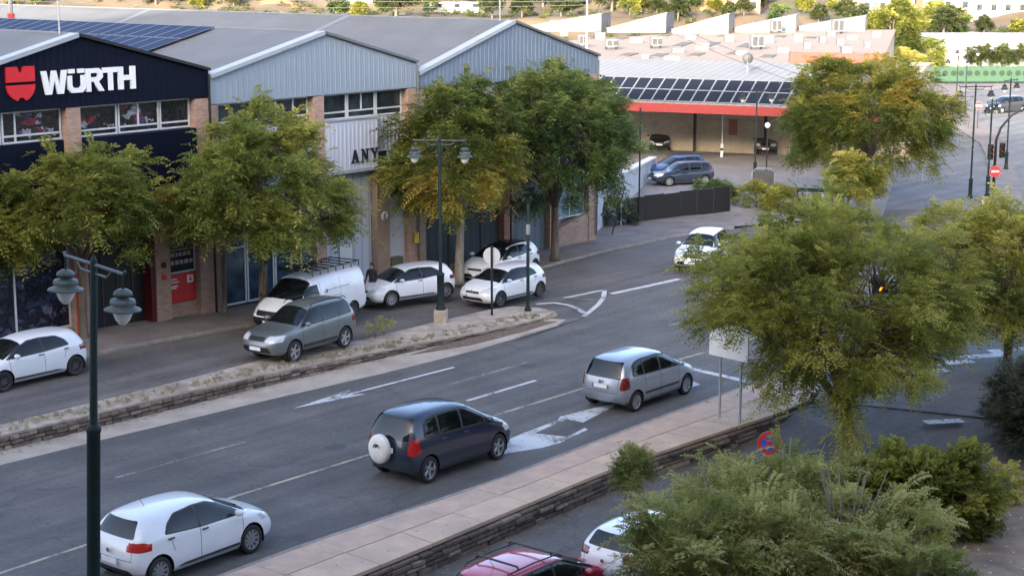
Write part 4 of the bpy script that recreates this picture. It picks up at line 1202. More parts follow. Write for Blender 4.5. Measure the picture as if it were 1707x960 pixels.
def warehouse(name, label, x0, x1, xa, ze, za, zf, clad, depth=62, roofm=None, zel=None):
    b = empty(name, BO, BA, label, 'building'); b['group'] = 'gabled warehouses'
    del b['group']
    zel = zel if zel is not None else ze
    tp = lambda x: zel + (za - zel) * (x - x0) / (xa - x0) if x < xa else za + (ze - za) * (x - xa) / (x1 - xa)
    corr('gable_cladding', x0, x1, zf, lambda x: tp(x) - .02, -.30, clad, b)
    mb = MB(); mb.yprism([(x0, 0.1), (x1, 0.1), (x1, ze - .1), (xa, za - .1), (x0, zel - .1)], .45, depth)
    mb.build('wall', mat('wall_side', (.42, .43, .44), .8), b)
    rm = roofm
    for nm, (xl, zl, xr, zr) in (('left', (x0, zel, xa, za)), ('right', (xa, za, x1, ze))):
        mb = MB()
        mb.b8([(xl, -.36, zl - .04), (xr, -.36, zr - .04), (xr, depth, zr - .04), (xl, depth, zl - .04), (xl, -.36, zl + .04), (xr, -.36, zr + .04), (xr, depth, zr + .04), (xl, depth, zl + .04)])
        mb.build('roof', rm, b)
        # verge trim along the gable edge
        tw = .20 if nm == 'left' else .07; dn = .10 if nm == 'left' else .05
        mb = MB(); mb.b8([(xl, -.46, zl - dn), (xr, -.46, zr - dn), (xr, -.375, zr - dn), (xl, -.375, zl - dn), (xl, -.46, zl + .07), (xr, -.46, zr + .07), (xr, -.20 + (tw > .1) * .25, zr + .075), (xl, -.20 + (tw > .1) * .25, zl + .075)])
        mb.build('verge_trim', M['trimlight'] if nm == 'left' else (M['black'] if clad is NAVY else M['trimgrey']), b)
    mb = MB(); mb.tube([(xa, -.3, za + .0), (xa, depth, za + .0)], .09, 6); mb.build('ridge_cap', M['trimgrey'], b)
    for k in range(3):    # translucent roof sheets and joints across the slopes
        for (xl, zl, xr, zr) in ((x0, zel, xa, za), (xa, za, x1, ze)):
            yy = 11 + k * 17
            mb = MB(); mb.b8([(xl, yy, zl + .045), (xr, yy, zr + .045), (xr, yy + .5, zr + .045), (xl, yy + .5, zl + .045), (xl, yy, zl + .062), (xr, yy, zr + .062), (xr, yy + .5, zr + .062), (xl, yy + .5, zl + .062)])
            mb.build('roof_strip', M['strip'], b)
    return b
M['trimlight'] = mat('trimlight', (.33, .36, .39), .45, var=.05)
M['trimgrey'] = mat('trimgrey', (.13, .14, .15), .5, var=.08)
M['strip'] = mat('strip', (.155, .16, .165), .5, var=.1)
NAVY = wavy('navy_cladding', navy, .3, .6, .1, var=.15); NAVY.node_tree.nodes['Principled BSDF'].inputs['Specular IOR Level'].default_value = .12
BLUEC = wavy('blue_cladding', cladblue, .3, .5, .1, var=.05, lo=.9)
ROOFM = wavy('roof_metal', (.135, .137, .136), .33, .6, .7, 'Y', .13, dirt=(.105, .10, .092), lo=.86)
W1 = warehouse('navy_front_warehouse', 'warehouse with a navy gable, red shield emblem and white lettering above picture windows', -9.75, 3.02, -3.3, 10.52, 12.14, 9.42, NAVY, roofm=ROOFM)
W2 = warehouse('pale_blue_warehouse', 'middle warehouse with a pale blue ribbed gable and a tall white roller door', 3.10, 15.42, 9.48, 10.26, 11.80, 9.08, BLUEC, roofm=ROOFM)
W3 = warehouse('grey_blue_warehouse', 'third warehouse with a grey blue gable behind the two joined dark green trees', 15.50, 29.35, 22.40, 9.95, 11.92, 9.0, wavy('blue_cladding_dull', (.165, .215, .285), .3, .55, .15, var=.08), roofm=ROOFM, zel=9.75)

def pier(par, x0, x1, z0, z1, y0=-.28, m='brick'):
    mb = MB(); mb.box(x0, x1, y0, .45, z0, z1); return mb.build('pier', m, par, bevel=.015)
# --- navy front
def collage(name, base, blobs):
    """printed shop window picture: dark ground with coloured machine-like shapes"""
    m, nt, b = newmat(name)
    v = coords(nt)
    vo = nt.nodes.new('ShaderNodeTexVoronoi'); vo.inputs['Scale'].default_value = 1.9; vo.inputs['Randomness'].default_value = 1
    mp = nt.nodes.new('ShaderNodeMapping'); mp.inputs['Rotation'].default_value = (0, .7, 0); mp.inputs['Scale'].default_value = (1.2, 1, 2.6)
    nz = nt.nodes.new('ShaderNodeTexNoise'); nz.inputs['Scale'].default_value = 2.2; nz.inputs['Detail'].default_value = 4
    nt.links.new(v, nz.inputs['Vector'])
    ma = nt.nodes.new('ShaderNodeVectorMath'); ma.operation = 'MULTIPLY_ADD'; ma.inputs[1].default_value = (.9, .9, .9)
    nt.links.new(nz.outputs['Color'], ma.inputs[0]); nt.links.new(v, ma.inputs[2]); nt.links.new(ma.outputs[0], mp.inputs[0])
    nt.links.new(mp.outputs[0], vo.inputs['Vector'])
    sp = nt.nodes.new('ShaderNodeSeparateColor'); nt.links.new(vo.outputs['Color'], sp.inputs[0])
    r = ramp(nt, [(0, base)] + [(p, c) for p, c in blobs]); r.color_ramp.interpolation = 'CONSTANT'
    nt.links.new(sp.outputs[0], r.inputs[0])
    n2 = noise(nt, v, 9, 3); r2 = ramp(nt, [(.35, (.45,) * 3), (.65, (1.3,) * 3)]); nt.links.new(n2, r2.inputs[0])
    out = mixc(nt, 1, r.outputs[0], r2.outputs[0], 'MULTIPLY')
    nt.links.new(out, b.inputs['Base Color']); b.inputs['Roughness'].default_value = .18
    return m
PIC = collage('window_picture', (.022, .022, .026), [(.52, (.035, .035, .045)), (.66, (.07, .05, .13)), (.73, (.20, .03, .05)), (.79, (.03, .03, .035)), (.87, (.28, .29, .33)), (.93, (.02, .02, .022))])
PIC2 = collage('window_picture_blue', (.014, .018, .032), [(.5, (.028, .04, .075)), (.66, (.06, .075, .13)), (.74, (.012, .014, .022)), (.90, (.10, .11, .16)), (.95, (.03, .025, .05))])
for x0, x1 in ((-9.7, -9.05), (-3.92, -3.28)): pier(W1, x0, x1, .3, 9.40)
pier(W1, 0.0, .72, .3, 4.9); pier(W1, 2.28, 3.0, .3, 9.35, -.26)
window(W1, -9.0, -6.6, 8.2, 9.40, .1, (), (8.48,), PIC); window(W1, -6.55, -3.95, 8.2, 9.40, .1, (-5.98,), (8.48,), PIC)
window(W1, -3.25, -1.35, 8.2, 9.40, .1, (), (8.45,), PIC); window(W1, -1.30, .70, 8.2, 9.40, .1, ((-.33, 8.48),), (8.46,), PIC); window(W1, .74, 2.26, 8.2, 9.40, .1, (), (8.46,), PIC)
mb = MB(); mb.box(-9.0, -3.95, -.05, .35, 6.4, 8.18); mb.box(-3.26, 2.26, -.35, .35, 5.9, 8.18); mb.build('navy_band', NAVY, W1)
mb = MB(); mb.box(-3.26, 2.26, -.42, -.36, 5.25, 5.85); mb.mat(1); mb.box(-3.26, 0, -.2, .3, 5.0, 5.85); mb.build('red_entrance_band', ['red', 'black'], W1)
mb = MB(); mb.box(-3.26, -3.12, -.2, 1.2, .35, 5.0); mb.box(-.22, -.02, -.2, 2.6, .35, 5.0); mb.build('red_jamb', mat('dullred', (.085, .008, .011), .5), W1)
mb = MB(); mb.box(-3.1, -.22, 3.9, 4.0, .3, 5.0); mb.build('entrance_back', 'black', W1)
# the wall behind is cut away at the entrance: dark doors stand in front of it
mb = MB(); mb.box(-3.1, -.22, .30, .40, .35, 5.0); mb.mat(1)
for i in range(4): mb.box(-3.0 + i * .72, -2.95 + i * .72, .26, .295, .4, 4.9)
mb.build('entrance_dark_panel', ['black', 'darkgrey'], W1)
mb = MB(); mb.box(.74, 2.26, .0, .3, .35, .92); mb.build('plinth', 'brick', W1)
mb = MB(); mb.box(.72, 2.28, -.06, -.01, .93, 1.0); mb.build('window_sill', 'concrete', W1)
window(W1, .76, 2.24, 2.25, 4.9, .06, (), (), 'glass', .06)
poster = empty('poster', (0, 0, 0)); poster.parent = W1; poster['label'] = 'red poster with white print in the shop window'
del poster['label']
bpy.data.objects.remove(poster)
mb = MB(); mb.box(.80, 2.20, .02, .05, 1.02, 2.22); po = mb.build('window_poster', 'red', W1)
mb = MB()
for r_, (a, b_, z) in enumerate(((.9, 1.25, 1.98), (.9, 1.35, 1.86), (.9, 1.3, 1.70), (.9, 1.22, 1.62))): mb.box(a, b_, .012, .018, z, z + .05)
mb.box(1.78, 2.10, .012, .018, 1.78, 2.10); mb.mat(1); mb.box(1.86, 2.02, .006, .010, 1.86, 1.94); mb.box(1.90, 1.98, .006, .010, 1.96, 2.05)
mb.build('poster_print', ['white', 'red'], po)
mb = MB(); random.seed(5)
for zz in (2.62, 2.95):
    x = .95
    while x < 2.0:
        wd = random.uniform(.1, .2); mb.box(x, x + wd, -.012, -.002, zz, zz + .17); x += wd + .06
mb.box(.9, 2.1, -.012, -.002, 3.2, 3.25)
mb.build('window_print', mat('printpink', (.42, .30, .32), .6, var=.3, sc=9), W1)
for nm, z, m_ in (('round_plate', 2.75, 'black'), ('round_plate', 2.25, 'red')):
    mb = MB(); mb.lathe([(.001, -.03), (.13, -.03), (.13, 0)], (.36, -.29, z), 14, 'Y'); mb.build(nm, m_, W1)
# picture window on the ground floor, left
window(W1, -9.0, -3.95, .9, 5.0, .08, (-6.4,), (), PIC2)
mb = MB(); mb.box(-9.0, -3.95, -.1, .3, .3, .88); mb.build('plinth', 'brick', W1)
mb = MB(); mb.box(-9.0, -3.95, -.05, .3, 5.02, 6.38); mb.build('upper_panel', 'black', W1)
mb = MB(); mb.box(-3.90, -3.75, -.34, -.29, .4, 3.0); mb.build('red_sign_strip', 'red', W1)

# --- lettering and emblem
sign = empty('lettering_sign', BO, BA, 'white letters spelling WÜRTH beside a red shield emblem on the navy gable', 'sign')
SW = mat('signwhite', (.82, .84, .86), .4, var=.02); SR = mat('signred', (.60, .012, .018), .4, var=.05)
def letter(polys, x, z, wd, h, m, y=-.40, name='letter', par=None, dep=.10):
    mb = MB()
    for q in polys: mb.yprism([(x + a * wd, z + b * h) for a, b in q], y, y + dep)
    return mb.build(name, m, par or sign)
LW = [[(0, 1), (.2, 1), (.30, .30), (.42, 1), (.58, 1), (.70, .30), (.80, 1), (1, 1), (.84, 0), (.62, 0), (.50, .62), (.38, 0), (.16, 0)]]
LU = [[(0, .74), (.24, .74), (.24, .30), (.34, .20), (.66, .20), (.76, .30), (.76, .74), (1, .74), (1, .18), (.82, 0), (.18, 0), (0, .18)], [(.06, .84), (.40, .84), (.40, 1.02), (.06, 1.02)], [(.60, .84), (.94, .84), (.94, 1.02), (.60, 1.02)]]
LR = [[(0, 0), (.26, 0), (.26, 1), (0, 1)], [(.26, .80), (.62, .80), (.70, .72), (.62, .62), (.26, .62), (.26, .42), (.70, .42), (.94, .60), (.94, .84), (.74, 1), (.26, 1)], [(.42, .42), (.70, .42), (1.0, 0), (.70, 0)]]
LT = [[(0, .78), (0, 1), (1, 1), (1, .78)], [(.36, 0), (.36, .78), (.64, .78), (.64, 0)]]
LH = [[(0, 0), (.28, 0), (.28, 1), (0, 1)], [(.28, .40), (.72, .40), (.72, .62), (.28, .62)], [(.72, 0), (1, 0), (1, 1), (.72, 1)]]
x = -5.02
for polys, wd in ((LW, 1.08), (LU, .76), (LR, .78), (LT, .66), (LH, .76)):
    letter(polys, x, 9.96, wd * 1.06, .88, SW); x += wd * 1.06 + (.02 if polys is not LR else -.03)
half = circle(0, 0, 1, 24, PI, 2 * PI) + [Vector((1, 0))]
letter([[(0, 0), (1, 0), (1, 1), (.60, 1), (.55, .62), (.45, .62), (.40, 1), (0, 1)]], -6.52, 10.50, 1.22, .56, SR, name='emblem_top')
hp = [(.5 + p.x * .5, .98 + p.y * .98) for p in circle(0, 0, 1, 22, PI, 2 * PI)] + [(1, .98)]
hp2 = [p for p in hp if not (.40 < p[0] < .60 and p[1] < .5)]
i_ = min(range(len(hp2)), key=lambda i: abs(hp2[i][0] - .40) + hp2[i][1]); 
hp2 = hp2[:i_ + 1] + [(.44, .22), (.56, .22)] + hp2[i_ + 1:]
letter([hp2], -6.52, 9.78, 1.22, .62, SR, name='emblem_bottom')

# --- pale blue middle warehouse
pier(W2, 3.12, 3.5, .3, 9.05); pier(W2, 8.86, 9.48, .3, 9.05, -.29); pier(W2, 14.78, 15.40, .2, 9.05, -.29)
window(W2, 3.55, 6.05, 7.9, 9.05, .1, (), (8.25,)); window(W2, 6.10, 8.82, 7.9, 9.05, .1, (6.95, 7.95), (8.25,))
window(W2, 9.52, 11.18, 7.9, 9.05, .1, (), (8.22,)); window(W2, 11.22, 13.0, 7.9, 9.05, .1, ((12.1, 8.24),), (8.23,)); window(W2, 13.04, 14.74, 7.9, 9.05, .1, (), (8.22,))
PANEL = wavy('white_panel', (.44, .48, .56), .25, .5, .08, var=.04, lo=.88)
corr('sign_panel', 9.50, 12.75, 5.62, 7.86, -.34, PANEL, W2, .25, .012)
corr('ribbed_wall', 12.78, 14.76, 5.3, 7.86, .1, wavy('white_panel2', (.36, .38, .40), .25, .5, .1, var=.06), W2, .25, .05)
mb = MB(); mb.box(3.52, 8.84, -.05, .35, 5.0, 7.88); mb.build('upper_wall', wavy('white_panel3', (.38, .42, .48), .25, .5, .3, var=.06), W2)
mb = MB(); mb.box(9.5, 12.75, -.40, .3, 7.88, 7.93); mb.box(9.5, 12.9, -.40, .3, 5.50, 5.60); mb.build('panel_edge', 'trimlight', W2)
window(W2, 12.85, 13.7, 5.6, 6.35, -.02, (), (), 'glass')
door = MB(); door.box(9.52, 12.62, .06, .20, .25, 5.5); dr = door.build('sliding_door', wavy('door_white', (.42, .47, .55), .5, .5, .08, var=.05), W2)
mb = MB(); mb.box(10.55, 11.35, .02, .05, .3, 2.2); mb.mat(1); mb.box(10.52, 10.55, .01, .045, .3, 2.23); mb.box(11.35, 11.38, .01, .045, .3, 2.23); mb.box(10.52, 11.38, .01, .045, 2.2, 2.23)
mb.build('wicket_door', [MATS['frame'], M['grey']], dr)
pier(W2, 12.68, 13.50, .25, 5.28, -.30, mat('brownpier', (.27, .20, .15), .85, var=.12, sc=2, dirt=(.21, .15, .11)))
mb = MB(); mb.lathe([(.001, -.03), (.2, -.03), (.2, 0)], (13.1, -.32, 3.3), 16, 'Y'); mb.mat(1); mb.box(13.02, 13.18, -.37, -.345, 3.1, 3.42); mb.build('white_round_plate', ['white', 'grey'], W2)
mb = MB(); mb.box(13.52, 14.76, -.02, .35, .25, 5.2); mb.build('white_wall', mat('whitewall', (.44, .46, .49), .7, var=.06), W2)
for x0 in (13.58, 14.22): 
    mb = MB(); mb.box(x0, x0 + .5, -.06, -.03, 3.1, 3.75); v_ = mb.build('vent_grille', 'grey', W2)
    for k in range(5):
        mb = MB(); mb.box(x0 + .03, x0 + .47, -.075, -.065, 3.14 + k * .12, 3.2 + k * .12); mb.build('slat', 'galv', v_)
for z in (4.0, 4.65): window(W2, 13.56, 13.95, z, z + .55, -.05, (), (), 'glass', .04)
mb = MB(); mb.box(13.56, 14.3, -.35, -.03, .2, 1.25); mb.build('meter_cabinet', mat('olive', (.10, .10, .055), .6), W2)
for x0, x1 in ((3.55, 5.0), (5.05, 6.6), (6.65, 8.25)): window(W2, x0, x1, .45, 4.9, .08, (), (2.9,), 'glassblue', .08)
mb = MB(); mb.box(8.28, 8.84, -.02, .3, .3, 4.98); mb.build('blue_post', mat('bluepost', (.03, .05, .09), .6), W2)
# dark serif letters A N Y on the panel
lt = empty('wall_lettering', BO, BA, 'dark slab letters A N Y on the white panel under the pale blue gable', 'sign')
DK = mat('letterdark', (.012, .018, .03), .5)
LA = [[(0, 0), (.38, 0), (.38, .12), (.28, .12), (.34, .30), (.62, .30), (.66, .12), (.58, .12), (.58, 0), (1, 0), (1, .12), (.90, .12), (.60, 1), (.38, 1), (.10, .12), (0, .12)]]
LN = [[(0, 0), (.34, 0), (.34, .12), (.26, .12), (.26, .66), (.66, 0), (.86, 0), (.86, .88), (1, .88), (1, 1), (.62, 1), (.62, .88), (.70, .88), (.70, .42), (.34, 1), (0, 1), (0, .88), (.12, .88), (.12, .12), (0, .12)]]
LY = [[(.30, 0), (.74, 0), (.74, .12), (.62, .12), (.62, .44), (.90, .88), (1, .88), (1, 1), (.66, 1), (.66, .88), (.72, .88), (.54, .60), (.36, .88), (.44, .88), (.44, 1), (0, 1), (0, .88), (.10, .88), (.42, .44), (.42, .12), (.30, .12)]]
for polys, xx in ((LA, 10.98), (LN, 11.60), (LY, 12.20)): letter(polys, xx, 5.92, .50, .60, DK, -.42, 'letter', lt, .04)

# --- third warehouse
DARKRIB = wavy('dark_door', (.055, .075, .085), .5, .5, .4, var=.2)
pier(W3, 15.52, 15.95, .1, 9.0, -.29, 'brick'); pier(W3, 21.7, 22.35, .05, 5.2, -.29, 'brickred'); pier(W3, 25.35, 26.05, .05, 4.9, -.29); pier(W3, 28.65, 29.33, .05, 9.0, -.29)
for k in range(4):
    mb = MB(); mb.box(15.97 + k * 1.42, 17.35 + k * 1.42, .05, .15, .15, 4.4); mb.build('folding_door_leaf', DARKRIB, W3)
mb = MB(); mb.box(15.97, 21.68, -.10, .3, 4.42, 5.2); mb.build('door_header', 'darkgrey', W3)
mb = MB(); mb.tube([(16.3, -1.4, .2), (16.3, -1.4, 3.2), (18.6, -1.4, 3.9), (20.9, -1.4, 4.5), (20.9, -1.4, .2)], .05, 6); mb.tube([(18.6, -1.4, .2), (18.6, -1.4, 3.9)], .05, 6); mb.build('dark_awning_frame', 'black', W3)
for k in range(2):
    mb = MB(); mb.box(22.38 + k * 1.49, 23.84 + k * 1.49, .05, .15, .1, 4.2); mb.build('grey_door_leaf', wavy('grey_door', (.13, .16, .19), .5, .5, .3, var=.12), W3)
mb = MB(); mb.box(22.38, 25.33, -.1, .3, 4.22, 5.2); mb.build('door_header', 'darkgrey', W3)
mb = MB(); mb.box(15.97, 28.64, -.05, .3, 5.22, 9.0); mb.build('upper_wall', mat('upperwall', (.34, .36, .38), .7), W3)
window(W3, 26.1, 28.6, 1.55, 4.8, .06, (27.35,), (), 'glasslight')
mb = MB(); mb.yprism([(26.06, .02), (28.64, .02), (28.64, 1.65), (26.06, 1.05)], -.24, .3); mb.build('plinth', 'brick', W3)
mb = MB()
mb.box(16.2, 21.6, -1.2, -1.08, .1, .62); mb.build('low_brown_wall', mat('brownwall', (.20, .13, .10), .9, var=.2), W3)
yb = tag(MB().box(-.17, .17, -.12, .0, 0, .5).build('yellow_box', 'yellow', None, bevel=.01), 'small yellow letter box fixed to the brick pier', 'box')
d_ = Vector((math.cos(BA), math.sin(BA))); n_ = Vector((-d_.y, d_.x))
def bw(s, y, z=0): p = Vector(BO[:2]) + d_ * s + n_ * y; return Vector((p.x, p.y, z))
yb.location = bw(15.25, -.30, 1.75); yb.rotation_euler = (0, 0, BA)
for wb, x, z1 in ((W1, 2.94, 10.3), (W2, 15.36, 10.1), (W2, 3.3, 9.0), (W3, 29.2, 9.7)):
    mb = MB(); mb.tube([(x, -.42, z1), (x, -.40, .4)], .05, 8)
    for zz in (2.5, 5.0, 7.5): mb.tube([(x, -.40, zz), (x, -.40, zz + .06)], .075, 8)
    mb.build('downpipe', 'trimgrey' if wb is not W1 else 'black', wb)
# solar panels on the left slope of the middle roof
sol = empty('solar_array', BO, BA, 'dark blue solar panels laid on the left slope of the middle warehouse roof', 'solar panels')
PV = None
def pvmat():
    m, nt, b = newmat('solar_cell')
    v = coords(nt)
    br = nt.nodes.new('ShaderNodeTexBrick'); br.offset = 0; br.inputs['Scale'].default_value = 1
    br.inputs['Brick Width'].default_value = .17; br.inputs['Row Height'].default_value = .17; br.inputs['Mortar Size'].default_value = .006
    br.inputs['Color1'].default_value = (.012, .022, .056, 1); br.inputs['Color2'].default_value = (.014, .027, .068, 1); br.inputs['Mortar'].default_value = (.035, .05, .09, 1)
    nt.links.new(v, br.inputs['Vector']); nt.links.new(br.outputs[0], b.inputs['Base Color'])
    b.inputs['Roughness'].default_value = .6; b.inputs['Specular IOR Level'].default_value = .08
    return m
PV = pvmat()
def pvpanel(w_, h_):
    mb = MB(); mb.box(0, w_, 0, h_, 0, .03); mb.mat(1)
    for x0, x1, y0, y1 in ((0, w_, 0, .03), (0, w_, h_ - .03, h_), (0, .03, .03, h_ - .03), (w_ - .03, w_, .03, h_ - .03)): mb.box(x0, x1, y0, y1, -.005, .036)
    o = mb.build('solar_panel', [PV, mat('pvframe', (.16, .18, .22), .5, metal=.3) if PV.name.startswith('solar_cell') and '.' not in PV.name else M['galv']]); me = o.data; bpy.data.objects.remove(o); return me
pm = pvpanel(1.95, 1.0)
sl = math.atan2(11.80 - 10.26, 9.48 - 3.10)
for r_ in range(3):
    for k in range(46):
        if r_ == 2 and k > 46: continue
        if r_ == 0 and k < 0: continue
        yy = 6.5 + k * 1.03
        if r_ == 0 and k < 9: continue
        xx = 9.2 - (3 - r_) * 1.98
        o = bpy.data.objects.new('solar_panel', pm); COL.objects.link(o); o.parent = sol
        o.location = (xx, yy, 10.26 + (xx - 3.10) * math.tan(sl) + .14); o.rotation_euler = (0, -sl, 0)
ch = empty('roof_flue', bw(9.9, 24, 11.7), 0, 'thin red and grey flue pipe standing on the roof ridge', 'chimney')
mb = MB(); mb.tube([(0, 0, 0), (0, 0, 1.9)], .12, 8); mb.build('pipe', 'grey', ch)
mb = MB(); mb.lathe([(.001, 1.9), (.2, 1.9), (.12, 2.15), (.001, 2.15)], n=8); mb.build('cowl', 'galv', ch)
mb = MB(); mb.lathe([(.14, 0), (.2, 0), (.2, .4), (.14, .4)], n=8); mb.build('collar', 'red', ch)
an = tag(MB().tube([(0, 0, 0), (0, 0, 4.5)], .035, 6).build('antenna_mast', 'galv'), 'thin mast rising from the peak of the navy gable', 'mast'); an.location = bw(-3.5, .5, 12.1)
an = tag(MB().tube([(0, 0, 0), (0, 0, 3.5)], .035, 6).build('antenna_mast', 'galv'), 'thin mast on the peak of the third warehouse behind the dark green tree', 'mast'); an.location = bw(22.3, .5, 11.9)
# downpipe and low white wall beyond the third warehouse
ww = empty('white_side_wall', (0, 0, 0), 0, 'pale sloping side wall with pipes between the third warehouse and the yard', 'wall')
a, b_ = at(992, 392, .05), at(1092, 290, .05)
mb = MB(); dd = (b_ - a); nn = Vector((-dd.y, dd.x, 0)).normalized() * .25
z0, z1 = 2.6, 1.15
mb.b8([(a.x, a.y, 0), (b_.x, b_.y, 0), (b_.x + nn.x, b_.y + nn.y, 0), (a.x + nn.x, a.y + nn.y, 0), (a.x, a.y, z0), (b_.x, b_.y, z1), (b_.x + nn.x, b_.y + nn.y, z1), (a.x + nn.x, a.y + nn.y, z0)])
mb.build('wall_face', mat('palewall', (.50, .54, .58), .8, var=.08, dirt=(.36, .37, .38)), ww)
mb = MB(); k = nn.normalized() * .42; q = nn.normalized() * -.12
mb.b8([(a.x + q.x, a.y + q.y, z0 + .003), (b_.x + q.x, b_.y + q.y, z1 + .003), (b_.x + k.x, b_.y + k.y, z1 + .003), (a.x + k.x, a.y + k.y, z0 + .003), (a.x + q.x, a.y + q.y, z0 + .12), (b_.x + q.x, b_.y + q.y, z1 + .12), (b_.x + k.x, b_.y + k.y, z1 + .12), (a.x + k.x, a.y + k.y, z0 + .12)])
mb.build('wall_cap', mat('palecap', (.60, .60, .58), .8, var=.08), ww)
a2 = at(985, 396, .1)
mb = MB(); mb.tube([(a.x + .3, a.y - .3, 1.2), (a.x + 1.6, a.y + 1.2, 2.5)], .04, 5); mb.tube([(a.x + .9, a.y - .2, .1), (a.x + 1.7, a.y + 1.2, 2.6)], .04, 5); mb.build('pipe', 'black', ww)
# dark screened fence in front of the yard
fn = empty('screen_fence', (0, 0, 0), 0, 'black screened fence along the front edge of the yard', 'fence')
p0, p1 = at(1046, 374, .05), at(1216, 352, .05)
for i in range(6):
    u0 = p0.lerp(p1, i / 6); u1 = p0.lerp(p1, (i + 1) / 6)
    mb = MB(); mb.obox(((u0.x + u1.x) / 2, (u0.y + u1.y) / 2), (u1.x - u0.x, u1.y - u0.y), (u1 - u0).length / 2 - .05, .02, .02, 1.55 + .04 * (i % 2)); mb.build('screen_panel', 'black', fn)
for i in range(7):
    u = p0.lerp(p1, i / 6); mb = MB(); mb.box(-.04, .04, -.04, .04, 0, 1.62); mb.build('post', 'black', fn, loc=(u.x, u.y, .0))

# ------------------------------------------------------------ market hall with red canopy and the factory roofs behind
MH = empty('market_hall', (8.65, 123.5, 0), R(-24), 'market hall with a red canopy edge, roof solar panels and a beige back wall', 'building')
BEI = mat('beigewall', (.42, .36, .27), .85, var=.1, dirt=(.34, .29, .22))
mb = MB(); mb.box(-9, 18.5, 10.6, 11, 0, 4.6); mb.build('wall', BEI, MH)
for k in range(11):      # panel joints on the wall
    mb = MB(); mb.box(-8 + k * 2.5, -7.96 + k * 2.5, 10.57, 10.6, 0, 4.3); mb.build('wall_joint', mat('joint', (.33, .28, .20), .9), MH)
mb = MB(); mb.box(-9, 18.5, 10.56, 10.59, 2.55, 2.62); mb.build('wall_rail', mat('joint2', (.33, .25, .2), .9), MH)
mb = MB(); mb.box(-9, 18.5, -.05, .12, 3.98, 4.62); mb.build('red_fascia', mat('fascia', (.22, .022, .020), .7, var=.1), MH)
mb = MB(); mb.box(-9, 18.5, .13, 10.58, 4.15, 4.25); mb.build('canopy_soffit', mat('soffit', (.20, .17, .15), .8), MH)
for x in (1.7, 7.4, 13.2):
    mb = MB(); mb.box(x, x + .2, 9.9, 10.1, 0.05, 4.15); mb.build('column', 'black', MH)
mb = MB(); mb.box(4.4, 5.1, 10.5, 10.55, 1.4, 2.6); mb.build('wall_poster', mat('brownpost', (.30, .12, .08), .8), MH)
RW = wavy('white_roof', (.21, .21, .20), .66, .6, .7, 'X', .08, lo=.72, dirt=(.19, .187, .175))
mb = MB(); mb.b8([(-9, 0, 4.50), (18.5, 0, 4.50), (18.5, 3.35, 6.02), (-9, 3.35, 6.02), (-9, 0, 4.63), (18.5, 0, 4.63), (18.5, 3.35, 6.15), (-9, 3.35, 6.15)]); mb.build('roof', RW, MH)
mb = MB(); mb.b8([(-9, 3.352, 6.02), (18.5, 3.352, 6.02), (18.5, 13, 6.82), (-9, 13, 6.82), (-9, 3.352, 6.15), (18.5, 3.352, 6.15), (18.5, 13, 6.95), (-9, 13, 6.95)]); mb.build('roof', RW, MH)
sl2 = math.atan2(1.52, 3.35)
PV = PV.copy(); [setattr(n.inputs[k], 'default_value', c) for n in PV.node_tree.nodes if n.type == 'TEX_BRICK' for k, c in (('Color1', (.008, .011, .020, 1)), ('Color2', (.011, .014, .024, 1)), ('Mortar', (.03, .035, .045, 1)))]
pm2 = pvpanel(.96, 1.68)
for r_ in range(2):
    for k in range(20):
        o = bpy.data.objects.new('solar_panel', pm2); COL.objects.link(o); o.parent = MH
        yy = .16 + r_ * 1.72 * math.cos(sl2)
        o.location = (-3.4 + k * 1.0, yy, 4.63 + yy * math.tan(sl2) + .07); o.rotation_euler = (sl2, 0, 0)
st_ = empty('roof_satellite_dish', (0, 0, 0), 0, 'small grey satellite dish on the white market roof', 'satellite dish')
q = at(1246, 118, 6.75); st_.location = q
mb = MB(); mb.tube([(0, 0, -.2), (0, 0, .9)], .04, 6); mb.build('mount', 'grey', st_)
mb = MB(); mb.lathe([(.001, .0), (.25, .05), (.42, .16)], (0, 0, 0), 12, 'Y'); mb.build('dish', 'darkgrey', st_, loc=(0, -.1, .9))

FA = empty('factory', (0, 0, 0), 0, 'wide beige roofed factory with rows of skylights behind the market hall', 'building')
BR = wavy('beige_roof', (.27, .215, .165), .4, .7, .5, 'X', .07, lo=.88, dirt=(.25, .22, .185))
fp = [(1, 136.5), (22.5, 130), (27.5, 127.5), (46, 204), (30, 206), (18.2, 193), (5.3, 176), (1, 165)]
mb = MB(); mb.prism(fp, 0, 6.35); mb.build('wall', BEI, FA)
fp2 = [(Vector(p) - Vector((22, 165))) * 1.008 + Vector((22, 165)) for p in fp]
mb = MB(); mb.prism([tuple(p) for p in fp2], 6.352, 6.50); mb.build('roof', BR, FA)
SK = mat('skylight', (.10, .092, .082), .9, var=.15)
for (px, py) in ((1047, 92), (1098, 93), (1160, 92), (1224, 90), (1108, 60), (1152, 60), (1204, 61), (1137, 75), (1183, 75), (1243, 77), (1300, 62), (1350, 64), (985, 62), (1035, 65), (1280, 95)):
    p = at(px, py, 6.5); L_ = 9 if py in (75, 77) else 5
    mb = MB(); mb.obox((p.x, p.y), (.25, 1), L_ / 2, .55, 6.505, 6.56); mb.build('skylight', SK, FA)
